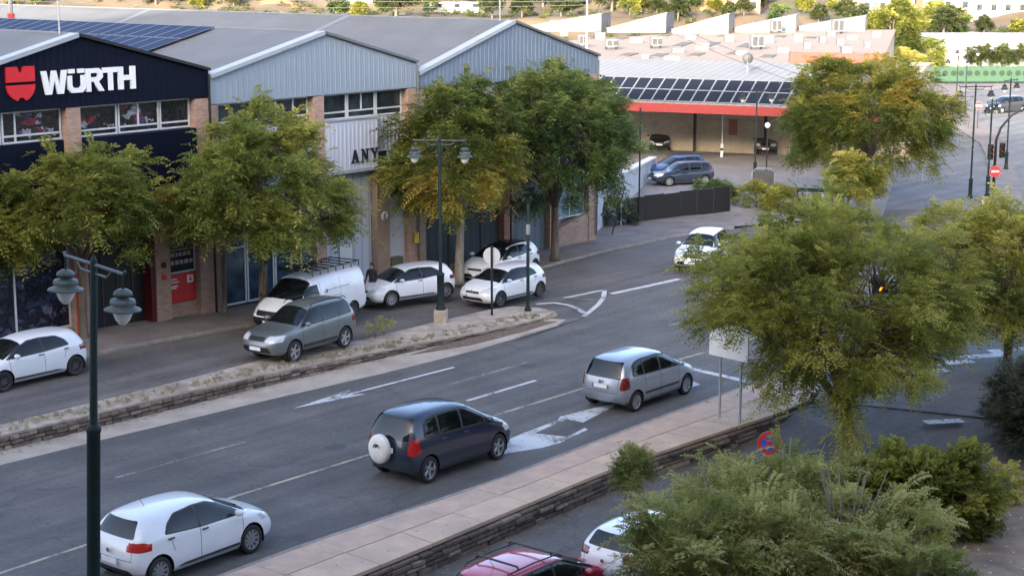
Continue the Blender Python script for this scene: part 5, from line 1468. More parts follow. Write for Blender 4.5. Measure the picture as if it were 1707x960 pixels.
def monitor(pxl, pyl, pxr, h, m='white', dep=3.5):
    a = at(pxl, pyl, 6.5); b = at(pxr, pyl, 6.5)
    mb = MB(); n = Vector((.25, 1)).normalized() * dep
    mb.b8([(a.x, a.y, 6.5), (b.x, b.y, 6.5), (b.x + n.x, b.y + n.y, 6.5), (a.x + n.x, a.y + n.y, 6.5), (a.x, a.y, 6.9), (b.x, b.y, 6.5 + h), (b.x + n.x, b.y + n.y, 6.5 + h), (a.x + n.x, a.y + n.y, 6.9)])
    o = mb.build('roof_monitor', mat('monwall', (.19, .185, .175), .8, var=.08) if m == 'white' else m, FA)
    mb = MB(); mb.b8([(a.x - .1, a.y - .1, 6.93), (b.x + .1, b.y - .1, 6.53 + h), (b.x + n.x + .1, b.y + n.y, 6.53 + h), (a.x + n.x - .1, a.y + n.y, 6.93), (a.x - .1, a.y - .1, 7.03), (b.x + .1, b.y - .1, 6.63 + h), (b.x + n.x + .1, b.y + n.y, 6.63 + h), (a.x + n.x - .1, a.y + n.y, 7.03)])
    mb.build('monitor_roof', mat('monroof', (.22, .21, .19), .7, var=.06), o)
    mb = MB(); c = a.lerp(b, .52); mb.b8([(c.x, c.y - .06, 6.62), (b.x - .3, b.y - .06, 6.62), (b.x - .3, b.y - .02, 6.62), (c.x, c.y - .02, 6.62), (c.x, c.y - .06, 6.42 + h * .52), (b.x - .3, b.y - .06, 6.32 + h), (b.x - .3, b.y - .02, 6.32 + h), (c.x, c.y - .02, 6.42 + h * .52)]); mb.build('glazing', 'glasslight', o)
for a in ((872, 53, 1002, 2.0), (1012, 55, 1110, 2.2), (1120, 57, 1214, 2.2), (1224, 54, 1325, 1.9, BEI), (1332, 52, 1441, 1.6, BEI)): monitor(*a, **{'dep': 6.0})
rb2 = MB(); a, b_ = at(1316, 103, 6.6), at(1492, 108, 6.6)
rb2.b8([(a.x, a.y, 6.5), (b_.x - 1, b_.y, 6.5), (b_.x - 1, b_.y + .4, 6.5), (a.x, a.y + .4, 6.5), (a.x, a.y, 7.4), (b_.x - 1, b_.y, 7.4), (b_.x - 1, b_.y + .4, 7.4), (a.x, a.y + .4, 7.4)]); rb2.build('red_parapet', mat('redpar', (.25, .05, .035), .6, var=.15), FA)
random.seed(12)
for (px, py) in ((940, 60), (955, 88), (1000, 66), (1060, 72), (1075, 98), (1130, 88), (1150, 66), (1170, 84), (1215, 70), (1235, 92), (1280, 72), (1305, 88), (1330, 70), (1345, 82), (1370, 72), (1400, 76), (1420, 66), (1445, 80), (1460, 62), (1410, 90), (1385, 60), (1120, 104)):
    p = at(px, py, 6.5); a_, b2, c_ = random.uniform(.5, 1.3), random.uniform(.4, .9), random.uniform(.3, .9)
    mb = MB(); mb.box(-a_ / 2, a_ / 2, -b2 / 2, b2 / 2, 0, c_); mb.mat(1); mb.box(-a_ / 2 - .08, a_ / 2 + .08, -b2 / 2 - .08, b2 / 2 + .08, c_ + .003, c_ + .08)
    mb.build('roof_vent', [random.choice([mat('ventgrey', (.12, .125, .13), .6), mat('ventpale', (.24, .22, .19), .7)]), MATS['ventgrey']], FA, loc=p)
for nm, pxy, dims, lab in (('air_conditioner', (922, 52), (1.5, 1.1, 2.0), 'grey cooling unit nearest the peak of the third warehouse roof'),
                          ('air_conditioner', (970, 78), (1.4, 1.1, 1.9), 'grey cooling unit beside the power pole on the factory roof'),
                          ('air_conditioner', (1005, 50), (1.7, 1.2, 2.0), 'cooling unit between the first two roof monitors of the factory'),
                          ('air_conditioner', (1018, 82), (1.9, 1.3, 1.6), 'cream cooling unit with two vents, nearest one right of the power pole'),
                          ('air_conditioner', (1092, 80), (1.8, 1.2, 1.7), 'dark framed cooling unit in the middle of the skylight rows'),
                          ('air_conditioner', (1190, 52), (1.9, 1.3, 2.3), 'tall cooling unit in front of the third roof monitor'),
                          ('air_conditioner', (1258, 82), (2.0, 1.3, 2.2), 'grey and white cooling unit at the right of the skylight rows'),
                          ('air_conditioner', (1290, 55), (2.0, 1.3, 2.5), 'cooling unit against the fourth roof monitor'),
                          ('air_conditioner', (1392, 56), (2.2, 1.3, 2.6), 'cooling unit against the last roof monitor before the pine tree')):
    p = at(*pxy, 6.5); p.y -= 1.2; r_ = empty(nm, p, R(14), lab, 'air conditioner', 'cooling units on the factory roof')
    w_, d2, h_ = [v * .62 for v in dims]
    mb = MB(); mb.box(-w_ / 2, w_ / 2, -d2 / 2, d2 / 2, .25, h_); mb.build('casing', mat('acgrey', (.13, .14, .145), .6), r_, bevel=.03)
    mb = MB(); mb.box(-w_ * .42, -w_ * .06, -d2 / 2 - .02, -d2 / 2 + .0, .4, h_ - .15); mb.build('grille', 'darkgrey', r_)
    mb = MB(); mb.box(w_ * .06, w_ * .42, -d2 / 2 - .02, -d2 / 2 + .0, .4, h_ - .15); mb.build('grille', 'darkgrey', r_)
    mb = MB(); mb.box(-w_ * .45, -w_ * .38, -d2 * .4, d2 * .4, 0, .25); mb.build('foot', 'darkgrey', r_)
    mb = MB(); mb.box(w_ * .38, w_ * .45, -d2 * .4, d2 * .4, 0, .25); mb.build('foot', 'darkgrey', r_)
# stone wall right of the factory, green barrier, white long building
sw = empty('pale_stone_wall', (0, 0, 0), 0, 'pale stone boundary wall beside the narrow lane right of the factory', 'wall')
SWM = tiled('stonework', (.42, .36, .29), (.30, .26, .21), .8, .35, .9, .12)
mb = MB(); a, b_ = at(1512, 200, 0), at(1549, 158, 0)
mb.b8([(a.x - 6, a.y - 3, 0), (a.x, a.y, 0), (b_.x, b_.y, 0), (b_.x - 7, b_.y + 1, 0), (a.x - 6, a.y - 3, 3.4), (a.x, a.y, 3.4), (b_.x, b_.y, 3.4), (b_.x - 7, b_.y + 1, 3.4)]); mb.build('wall', SWM, sw)
mb = MB(); mb.b8([(a.x - 6, a.y - 3.1, 3.403), (a.x + .1, a.y - .1, 3.403), (b_.x + .1, b_.y, 3.403), (b_.x - 7, b_.y + 1, 3.403), (a.x - 6, a.y - 3.1, 3.55), (a.x + .1, a.y - .1, 3.55), (b_.x + .1, b_.y, 3.55), (b_.x - 7, b_.y + 1, 3.55)]); mb.build('wall_cap', 'coping', sw)
gb = empty('green_barrier', (0, 0, 0), 0, 'long green barrier fence with round dark holes across the far road', 'fence')
GRN = mat('greenpanel', (.015, .062, .028), .55, var=.12)
for i in range(14):
    x0 = 49.2 + i * 1.95
    mb = MB(); mb.box(x0, x0 + 1.9, 205, 205.08, .25, 2.05); p = mb.build('barrier_panel', GRN, gb)
    mb = MB(); mb.lathe([(.001, -.012), (.36, -.012), (.36, 0)], (x0 + .5, 204.99, 1.25), 10, 'Y'); mb.build('round_hole', mat('hole', (.003, .018, .009), .7), p)
    mb = MB(); mb.lathe([(.001, -.012), (.36, -.012), (.36, 0)], (x0 + 1.4, 204.99, 1.25), 10, 'Y'); mb.build('round_hole', MATS['hole'], p)
for i in range(15):
    mb = MB(); mb.box(49.14 + i * 1.95, 49.2 + i * 1.95, 204.95, 205.12, 0, 2.15); mb.build('post', GRN, gb)
wl = empty('long_white_building', (0, 0, 0), 0, 'long low white building behind the clipped street trees at the right', 'building')
mb = MB(); mb.box(60, 112, 238, 252, 0, 3.8); mb.build('wall', mat('longwhite', (.30, .30, .29), .8, var=.06), wl)
mb = MB(); mb.box(59.6, 112.4, 237.6, 252.4, 3.803, 4.05); mb.build('roof', mat('greyroof', (.40, .42, .45), .7), wl)
for i in range(6): mb = MB(); mb.box(66 + i * 4, 67.6 + i * 4, 237.95, 238.05, 1.2, 2.4); mb.build('window', 'glass', wl)
mb = MB(); mb.box(80, 81, 241, 242, 4.05, 5.2); mb.build('chimney', BEI, wl)

# ------------------------------------------------------------ houses on the hillside
def onhill(px, py):
    dx = (px - 853.5) / 2800; dy = (480 - py) / 2800
    d = Vector((dx, math.cos(PITCH) + dy * math.sin(PITCH), -math.sin(PITCH) + dy * math.cos(PITCH)))
    t = 215.
    while t < 900:
        p = Vector((0, 0, CAMH)) + d * t
        if p.z < max(0, hillz(p.x, p.y)): return Vector((p.x, p.y, max(0, hillz(p.x, p.y))))
        t += .8
    return p
TER = mat('terrace_tile', (.24, .14, .09), .85, var=.2)
def house(px, py, w_, d2, h_, rz, col, lab, roof='gable'):
    p = onhill(px, py); r_ = empty('hillside_house', p, R(rz), lab, 'house', 'houses on the hillside')
    mb = MB(); mb.box(-w_ / 2, w_ / 2, 0, d2, -2, h_); mb.build('wall', col, r_)
    if roof == 'gable':
        mb = MB(); mb.add([(-w_ / 2 - .3, -.3, h_), (w_ / 2 + .3, -.3, h_), (w_ / 2 + .3, d2 + .3, h_), (-w_ / 2 - .3, d2 + .3, h_), (-w_ / 2 - .3, d2 / 2, h_ + 1.3), (w_ / 2 + .3, d2 / 2, h_ + 1.3)], [(0, 1, 5, 4), (2, 3, 4, 5), (0, 4, 3), (1, 2, 5), (0, 3, 2, 1)]); mb.build('roof', TER, r_)
    else:
        mb = MB(); mb.box(-w_ / 2 - .15, w_ / 2 + .15, -.15, d2 + .15, h_ + .003, h_ + .35); mb.build('roof', 'concrete', r_)
    n = max(2, int(w_ / 2.6))
    for k in range(n):
        for f_ in range(max(1, int(h_ / 2.8))):
            x = -w_ / 2 + (k + .5) * w_ / n
            mb = MB(); mb.box(x - .5, x + .5, -.05, .02, .9 + f_ * 2.8, 2.1 + f_ * 2.8); mb.build('window', 'glass', r_)
    return r_
CRM = mat('cream', (.24, .19, .125), .85, var=.08); WHT = mat('housewhite', (.32, .30, .27), .8, var=.06); OCH = mat('ochre', (.26, .15, .08), .85, var=.08)
house(1445, 26, 9, 7, 3.0, 4, CRM, 'cream house left of the pine tree on the hillside')
house(1528, 18, 8, 7, 3.4, -6, WHT, 'white house with a tiled roof just right of the pine top')
house(1580, 22, 10, 7, 3.4, 3, CRM, 'long cream house in the middle of the hillside row')
house(1620, 30, 8, 7, 4.6, 3, CRM, 'taller cream house standing above the orange earth bank')
house(1668, 27, 11, 7, 3.2, -4, WHT, 'white flat house near the right end of the hillside row', 'flat')
house(1700, 12, 8, 7, 3.5, 6, WHT, 'highest white house in the upper right corner')
house(1244, 24, 5, 5, 3.6, 2, CRM, 'small yellow hut beside the orange cutting', 'flat')
house(1215, 20, 9, 6, 4.2, 4, OCH, 'orange walled building above the factory roofs', 'flat')
house(598, 8, 7, 6, 2.6, 4, WHT, 'small white house at the top centre left among dry terraces', 'flat')
house(762, 22, 10, 3, 1.6, 0, WHT, 'low white shed behind the third warehouse ridge', 'flat')
# bare orange earth bank
for (px, py, sx, sy) in ((1620, 62, 11, 9), (1655, 66, 8, 7), (1210, 12, 8, 7), (1170, 10, 6, 5), (480, 8, 12, 4)):
    p = onhill(px, py)
    mb = MB(); n = 22
    mb.v.append((0, 0, .9))
    for i in range(n):
        t = 2 * PI * i / n; r_ = random.uniform(.75, 1.15); x, y = sx * r_ * math.cos(t) * .5, sy * r_ * math.sin(t) * .5
        mb.v.append((x, y, hillz(p.x + x, p.y + y) - p.z - .1)); mb.v.append((x * .55, y * .55, hillz(p.x + x * .55, p.y + y * .55) - p.z + .5))
    for i in range(n):
        j = (i + 1) % n
        mb.f += [[1 + 2 * i, 1 + 2 * j, 2 + 2 * j, 2 + 2 * i], [2 + 2 * i, 2 + 2 * j, 0]]; mb.m += [0, 0]
    mb.build('earth_bank', 'earth', kind='structure', smooth=True, loc=p)
# ------------------------------------------------------------ trees and bushes
def leafmat(name, stops, trans=.45):
    m, nt, b = newmat(name)
    at_ = nt.nodes.new('ShaderNodeAttribute'); at_.attribute_name = 'tint'
    r = ramp(nt, stops); nt.links.new(at_.outputs['Fac'], r.inputs[0])
    nt.links.new(r.outputs[0], b.inputs['Base Color']); b.inputs['Roughness'].default_value = .55
    b.inputs['Specular IOR Level'].default_value = .35
    tr = nt.nodes.new('ShaderNodeBsdfTranslucent'); hs = nt.nodes.new('ShaderNodeHueSaturation'); hs.inputs['Value'].default_value = 1.3
    nt.links.new(r.outputs[0], hs.inputs['Color']); nt.links.new(hs.outputs[0], tr.inputs[0])
    mx = nt.nodes.new('ShaderNodeMixShader'); mx.inputs[0].default_value = trans
    nt.links.new(b.outputs[0], mx.inputs[1]); nt.links.new(tr.outputs[0], mx.inputs[2])
    nt.links.new(mx.outputs[0], nt.nodes['Material Output'].inputs[0])
    return m
G0, G1, G2, G3 = (.045, .078, .018), (.115, .158, .034), (.22, .245, .050), (.37, .355, .09)
LEAF = {
 'green': leafmat('leaf_green', [(0, G0), (.35, G1), (.7, G2), (1, G3)]),
 'dark': leafmat('leaf_dark', [(0, (.030, .062, .024)), (.4, (.075, .125, .038)), (.8, (.16, .20, .052)), (1, (.28, .29, .08))]),
 'autumn': leafmat('leaf_autumn', [(0, (.06, .088, .020)), (.35, (.15, .18, .035)), (.65, (.31, .275, .052)), (.85, (.46, .32, .062)), (1, (.50, .39, .10))]),
 'light': leafmat('leaf_light', [(0, (.062, .088, .018)), (.35, (.175, .195, .036)), (.7, (.32, .31, .060)), (1, (.48, .42, .11))]),
 'olive': leafmat('leaf_olive', [(0, (.055, .078, .020)), (.35, (.155, .178, .044)), (.7, (.27, .275, .075)), (1, (.43, .40, .15))]),
 'grey': leafmat('leaf_grey', [(0, (.028, .038, .022)), (.5, (.080, .092, .056)), (1, (.17, .175, .115))]),
 'far': leafmat('leaf_far', [(0, (.03, .045, .018)), (.5, (.075, .095, .03)), (1, (.15, .155, .055))]),
}
BARK = mat('bark', (.13, .105, .085), .95, var=.35, sc=5, bmp=1., stretch=(1, 1, .25), fine=22)
BARKG = mat('bark_grey', (.24, .21, .18), .95, var=.3, sc=6, bmp=.8, stretch=(1, 1, .25), fine=22)
def unit(v): return v / np.maximum(np.linalg.norm(v, axis=-1, keepdims=True), 1e-9)
def sprays(rng, base, direc, length, nl, lw, ll, droop, tint):
    """feathery sprays: base (N,3), direc (N,3) -> quads. nl leaflet pairs of width lw and length ll"""
    N = len(base)
    d = unit(direc)
    up = np.tile([0, 0, 1.], (N, 1)) + rng.normal(0, .35, (N, 3))
    side = unit(np.cross(d, up)); nrm = unit(np.cross(side, d))
    t = (np.arange(nl) + .6) / nl
    L = length * rng.uniform(.7, 1.25, N)
    P = base[:, None, :] + d[:, None, :] * (L[:, None] * t[None, :])[..., None]
    P[..., 2] -= droop * (L[:, None] * (t[None, :] ** 2))
    quads = []
    for s in (1, -1):
        ax = unit(side[:, None, :] * s + d[:, None, :] * .55 + nrm[:, None, :] * rng.normal(0, .28, (N, nl))[..., None])
        ln = (ll * rng.uniform(.7, 1.25, (N, nl)) * (1 - .35 * np.abs(t - .45))[None, :])[..., None]
        wv = unit(np.cross(ax, nrm[:, None, :] + rng.normal(0, .35, (N, nl, 3)))) * (lw * .5)
        a = P; b = P + ax * ln * .5 + wv; c = P + ax * ln; e = P + ax * ln * .5 - wv
        c[..., 2] -= ln[..., 0] * .18
        quads.append(np.stack([a, b, c, e], 2))
    Q = np.concatenate(quads, 1).reshape(-1, 3)
    T = np.repeat(tint, nl * 2 * 4) + np.repeat(rng.normal(0, .07, N * nl * 2), 4)
    return Q, T
def quadmesh(name, Q, T, m, parent):
    n = len(Q) // 4
    me = bpy.data.meshes.new(name)
    me.vertices.add(len(Q)); me.vertices.foreach_set('co', Q.astype(np.float32).ravel())
    me.loops.add(len(Q)); me.loops.foreach_set('vertex_index', np.arange(len(Q), dtype=np.int32))
    me.polygons.add(n); me.polygons.foreach_set('loop_start', np.arange(n, dtype=np.int32) * 4)
    me.polygons.foreach_set('loop_total', np.full(n, 4, np.int32))
    at_ = me.attributes.new('tint', 'FLOAT', 'POINT'); at_.data.foreach_set('value', np.clip(T, 0, 1).astype(np.float32))
    me.materials.append(m); me.update(calc_edges=True)
    o = bpy.data.objects.new(name, me); COL.objects.link(o)
    if parent: o.parent = parent
    return o
def topix(p):
    z = p[2] - CAMH; d = p[1] * math.cos(PITCH) - z * math.sin(PITCH); u = p[1] * math.sin(PITCH) + z * math.cos(PITCH)
    return 853.5 + 2800 * p[0] / d, 480 - 2800 * u / d
def tree(name, label, loc, h, cz, rx, ry, rz, leaf, seed, trunk_r=.16, nclump=70, per=42, length=.62, ll=.20, lw=.066, nl=6, lean=(0, 0), fork=None,
         bark=BARK, cr=.62, droop=.45, cat='tree', group=None, tint0=.42, hollow=.35, low=-.75, limbs=6, patch=None, shoots=0, skip=None):
    rng = np.random.default_rng(seed); random.seed(seed)
    root = empty(name, loc, 0, label, cat, group)
    c0 = np.array([lean[0], lean[1], cz])
    # clump centres spread through an uneven ellipsoid
    cl = []
    ph = rng.uniform(0, 6.28, 4)
    while len(cl) < nclump:
        v = unit(rng.normal(0, 1, 3)); 
        if v[2] < low: continue
        az = math.atan2(v[1], v[0])
        rr = rng.uniform(hollow, 1) ** .5 * (1 + .16 * math.sin(2 * az + ph[0]) + .12 * math.sin(5 * az + ph[1]) + .10 * math.sin(3 * v[2] * 3 + ph[2]))
        p = c0 + v * np.array([rx, ry, rz]) * rr * (1 - cr * .12)
        if skip and skip(p - c0): continue
        if all(np.linalg.norm((p - q) / np.array([1, 1, .8])) > cr * .55 for q in cl) or rng.random() < .12: cl.append(p)
    cl = np.array(cl)
    # trunk and limbs
    mb = MB(); fz = fork if fork else max(1.2, cz - rz * .85)
    mid = (lean[0] * .35 + rng.normal(0, .08), lean[1] * .35 + rng.normal(0, .08), fz)
    mb.tube([(0, 0, -.15), (0, 0, .12), (mid[0] * .4, mid[1] * .4, fz * .5), mid], [trunk_r * 1.5, trunk_r * 1.12, trunk_r, trunk_r * .88], 9)
    mb.build('trunk', bark, root, True)
    tips = []
    for k in range(limbs):
        a = 2 * PI * (k + rng.uniform(-.3, .3)) / limbs; rr = rng.uniform(.35, .6)
        tip = c0 + np.array([math.cos(a) * rx * rr, math.sin(a) * ry * rr, rng.uniform(-.15, .55) * rz]); tips.append(tip)
    tips.append(c0 + np.array([0, 0, rz * .55])); tips = np.array(tips)
    paths = []
    for tip in tips:
        m_ = np.array(mid); q1 = m_ + (tip - m_) * .45 + np.array([0, 0, .25 * (tip - m_)[2] * .4]) + rng.normal(0, .12, 3); paths.append((m_, q1, tip))
        mb = MB(); mb.tube([tuple(m_), tuple(q1), tuple(tip)], [trunk_r * .62, trunk_r * .42, trunk_r * .2], 6); mb.build('limb', bark, root, True)
    mb = MB()
    for c in cl:
        d = np.linalg.norm(tips - c, axis=1); k = int(np.argmin(d)); m_, q1, tip = paths[k]
        t = rng.uniform(.3, 1.); s = q1 + (tip - q1) * t
        w_ = (s + c) / 2 + rng.normal(0, .12, 3)
        mb.tube([tuple(s), tuple(w_), tuple(c)], [trunk_r * .17, trunk_r * .11, .008], 4, cap=False)
    tw = mb.build('twigs', bark, root, True); tw['kind'] = 'stuff'
    # foliage
    N = len(cl) * per
    idx = np.repeat(np.arange(len(cl)), per)
    size = rng.uniform(.75, 1.25, len(cl))
    off = unit(rng.normal(0, 1, (N, 3))) * (rng.uniform(0, 1, N) ** .45)[:, None] * cr * size[idx][:, None]
    off[:, 2] *= .78
    base = cl[idx] + off * .75
    outd = unit(cl[idx] - c0 - np.array([0, 0, -.3 * rz]))
    direc = off / cr * 1.0 + outd * .85 + rng.normal(0, .35, (N, 3)) + np.array([0, 0, .12])
    ct = tint0 + rng.normal(0, .15, len(cl))
    if patch is not None:   # colour patches: tint shifted by place in the crown, turned leaves on yellowing trees
        ct += np.array([patch(p - c0) for p in cl])
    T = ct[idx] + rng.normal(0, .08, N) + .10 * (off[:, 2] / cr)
    Q, TT = sprays(rng, base, direc, length, nl, lw, ll, droop, T)
    if shoots:      # long arching shoots that stick out of the crown
        k = rng.integers(0, len(cl), shoots); od = unit(cl[k] - c0)
        keep = np.linalg.norm((cl[k] - c0) / np.array([rx, ry, rz]), axis=1) > .6; k = k[keep]; od = od[keep]
        b2 = cl[k] + od * cr * .35 + rng.normal(0, .2, (len(k), 3)); d2 = od * np.array([1, 1, .6]) + rng.normal(0, .3, (len(k), 3)) + np.array([0, 0, .25])
        Q2, T2 = sprays(rng, b2, d2, length * 2.0, nl * 2, lw * 1.05, ll * 1.05, .38, ct[k] + .10)
        Q = np.concatenate([Q, Q2]); TT = np.concatenate([TT, T2])
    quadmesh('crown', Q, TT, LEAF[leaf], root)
    return root
G_S = 'street trees along the pavement'
# left to right on the pavement
tree('street_tree', 'leftmost street tree, cut by the left edge in front of the picture window', at(-40, 585, .5), 6.6, 4.9, 2.3, 2.3, 2.1, 'light', 11, shoots=60, nclump=70, per=40, group=None, tint0=.42)
tree('street_tree', 'street tree with hanging yellow green sprays in front of the navy warehouse entrance', at(140, 565, .5), 7, 4.95, 3.05, 2.9, 2.4, 'green', 12, shoots=150, nclump=120, per=40, low=-.6, tint0=.60, length=.62)
tree('street_tree', 'green street tree with a thick trunk in front of the pale blue warehouse', at(440, 532, .5), 8.2, 5.0, 3.7, 3.4, 3.2, 'green', 13, shoots=220, trunk_r=.20, nclump=150, per=40, low=-.6, tint0=.58, length=.62, patch=lambda v: .1 if v[0] > .8 else 0, skip=lambda v: v[2] > .5 and abs(v[0]) > 2.2)
tp_ = tag(MB().tube([(0, 0, 0), (.05, 0, 2.4), (-.05, 0, 4.2)], [.10, .075, .05], 7).build('slender_trunk', BARK), 'slender bare trunk left of the thick trunk before the blue glazing', 'tree'); tp_.location = at(375, 522, .5)
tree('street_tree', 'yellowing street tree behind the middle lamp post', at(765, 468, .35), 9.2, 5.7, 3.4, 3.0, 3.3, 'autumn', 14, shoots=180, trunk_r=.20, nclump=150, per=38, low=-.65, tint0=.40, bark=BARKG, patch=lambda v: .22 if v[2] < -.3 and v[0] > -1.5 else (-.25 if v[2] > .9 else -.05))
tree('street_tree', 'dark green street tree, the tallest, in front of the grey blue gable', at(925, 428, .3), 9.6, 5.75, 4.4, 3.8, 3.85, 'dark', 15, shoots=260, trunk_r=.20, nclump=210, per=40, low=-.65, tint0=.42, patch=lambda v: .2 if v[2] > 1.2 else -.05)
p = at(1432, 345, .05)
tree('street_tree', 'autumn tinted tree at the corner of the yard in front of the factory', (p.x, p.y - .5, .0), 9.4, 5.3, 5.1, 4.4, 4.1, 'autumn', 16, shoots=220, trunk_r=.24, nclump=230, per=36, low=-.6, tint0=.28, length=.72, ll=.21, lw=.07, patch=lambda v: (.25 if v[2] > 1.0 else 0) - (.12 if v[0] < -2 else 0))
p = at(1422, 770, LZ)
tree('large_tree', 'large light green tree in the foreground in front of the white sign board', (p.x, p.y, LZ), 8.6, 4.75, 5.35, 3.9, 3.6, 'light', 17, shoots=260, trunk_r=.23, nclump=350, per=30, low=-.85, tint0=.52, length=.50, ll=.14, lw=.048, nl=7, droop=.4, cr=.58, limbs=9, hollow=.12, lean=(-.95, .2), skip=lambda v: (v[2] < -.4 and v[0] < -1.9) or math.dist(topix((p.x - .95 + v[0], p.y + .2 + v[1], LZ + 4.75 + v[2])), (1452, 482)) < 40)
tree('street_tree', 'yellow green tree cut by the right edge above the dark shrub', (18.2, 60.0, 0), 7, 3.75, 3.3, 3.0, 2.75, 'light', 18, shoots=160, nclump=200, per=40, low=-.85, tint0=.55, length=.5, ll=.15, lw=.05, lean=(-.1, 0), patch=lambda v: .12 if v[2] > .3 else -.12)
tree('young_tree', 'young bright green tree growing beside the thin pole in front of the autumn tree', at(1412, 380, .0), 4.2, 3.0, .85, .8, 1.35, 'light', 19, trunk_r=.07, nclump=26, per=40, tint0=.55, fork=1.6, limbs=3, length=.4)
tree('young_tree', 'small young tree right of the other young one at the corner', at(1448, 372, .0), 3.2, 2.3, .6, .6, .8, 'light', 20, trunk_r=.06, nclump=16, per=36, tint0=.6, fork=1.2, limbs=3, length=.4)
# dark shrub at the right edge
tree('dark_shrub', 'dark grey green shrub at the right edge above the bare earth', (17.1, 51.0, -.4), 3, 1.55, 2.35, 2.0, 1.7, 'grey', 21, trunk_r=.10, nclump=110, per=60, low=-.9, tint0=.42, fork=.5, length=.3, ll=.10, lw=.045, nl=6, cr=.5, droop=.1, cat='shrub', limbs=5, hollow=.3)
tree('small_plant', 'small yellow green plant at the foot of the dark shrub', at(1665, 835, LZ + .1), 1, .55, .35, .35, .45, 'light', 22, trunk_r=.03, nclump=12, per=24, fork=.2, length=.3, ll=.10, tint0=.75, cat='plant', limbs=3)
# bushes in the bottom right corner
ob = dict(low=-.8, fork=.4, cat='bush', droop=.15, nl=8, bark=BARKG)
tree('oleander_bush', 'tall olive green bush with bare stems hiding the front of the white car', (5.3, 39.9, LZ), 3, 1.75, 1.5, 1.4, 1.5, 'olive', 31, shoots=90, trunk_r=.07, nclump=41, per=17, cr=.36, length=.42, ll=0.169, lw=0.038, tint0=0.67, hollow=.1, limbs=8, **ob)
tree('oleander_bush', 'grey green bush with pale bare branches below the no parking sign', (6.7, 41.6, LZ), 3, 1.6, 1.6, 1.4, 1.45, 'olive', 32, shoots=90, trunk_r=.07, nclump=59, per=15, cr=.36, length=.44, ll=0.182, lw=0.038, tint0=0.61, hollow=.1, limbs=10, **ob)
tree('oleander_bush', 'olive bush leaning over the roof of the white car', (4.2, 37.2, LZ), 3, 1.8, 1.6, 1.4, 1.5, 'olive', 39, shoots=90, trunk_r=.07, nclump=49, per=18, cr=.40, length=.42, ll=.17, lw=.04, tint0=.62, hollow=.1, limbs=8, **ob)
tree('leafy_bush', 'bright green bush with small round leaves nearest the bare earth', (11.1, 43.6, LZ), 2.4, 1.25, 2.0, 1.6, 1.30, 'light', 33, trunk_r=.06, nclump=130, per=60, cr=.42, length=.26, ll=.085, lw=.055, tint0=.36, hollow=.25, limbs=6, **ob)
tree('oleander_bush', 'bush with thin leaves between the trunk of the large tree and the round sign', (8.9, 44.3, LZ), 2.4, 1.25, 1.3, 1.2, 1.2, 'olive', 34, shoots=90, trunk_r=.06, nclump=41, per=19, cr=.36, length=.34, ll=0.143, lw=0.041, tint0=0.59, hollow=.2, limbs=6, **ob)
tree('oleander_bush', 'lowest olive bush cut by the bottom edge right of the white car', (5.6, 38.0, LZ), 2.8, 1.6, 1.9, 1.5, 1.35, 'olive', 35, shoots=90, trunk_r=.07, nclump=65, per=17, cr=.36, length=.44, ll=0.195, lw=0.043, tint0=0.69, hollow=.1, limbs=10, **ob)
tree('oleander_bush', 'shadowed bush with brown twigs at the bottom centre right', (8.7, 39.4, LZ), 2.6, 1.45, 1.7, 1.4, 1.25, 'olive', 36, shoots=90, trunk_r=.07, nclump=48, per=17, cr=.36, length=.42, ll=0.169, lw=0.046, tint0=0.84, hollow=.1, limbs=9, **ob)
tree('oleander_bush', 'thin leaved bush at the bottom edge beside the pebbles', (9.5, 37.6, LZ), 2.2, 1.1, 1.3, 1.2, 1.0, 'olive', 37, shoots=90, trunk_r=.05, nclump=34, per=18, cr=.36, length=.4, ll=0.169, lw=0.041, tint0=0.54, hollow=.1, limbs=7, **ob)
tree('oleander_sapling', 'single leaning sapling standing left of the bushes on the lower road edge', (3.25, 43.6, LZ), 3, 1.9, .42, .4, .65, 'olive', 38, trunk_r=.035, nclump=12, per=34, cr=.34, length=.38, ll=.12, lw=.03, tint0=.45, hollow=.1, limbs=3, low=-.8, fork=1.0, cat='bush', droop=.15, nl=7, bark=BARKG)
# bare stems standing out of the bushes
for i, (x, y, n) in enumerate(((6.9, 41.0, 16), (5.4, 39.2, 16), (8.2, 39.4, 16))):
    r_ = None; mb = MB(); random.seed(60 + i)
    for k in range(n):
        a = random.uniform(0, 6.28); s = random.uniform(.4, 1.1); h_ = random.uniform(2.3, 3.5)
        p1 = (math.cos(a) * s * .4, math.sin(a) * s * .4, h_ * .5); p2 = (math.cos(a) * s, math.sin(a) * s, h_)
        mb.tube([(0, 0, 0), p1, p2], [.034, .024, .010], 4)
        for q in range(3):
            b_ = (p1[0] + random.uniform(-.4, .4), p1[1] + random.uniform(-.4, .4), p1[2] + random.uniform(.4, .9)); mb.tube([p1, b_], [.012, .004], 4)
    o = mb.build('bare_stems', BARKG, loc=(x, y, LZ)); tag(o, ('pale bare stems rising from the bush below the round sign', 'pale bare stems in the bush beside the white car', 'bare branching stems in the middle of the bushes')[i], 'bush')

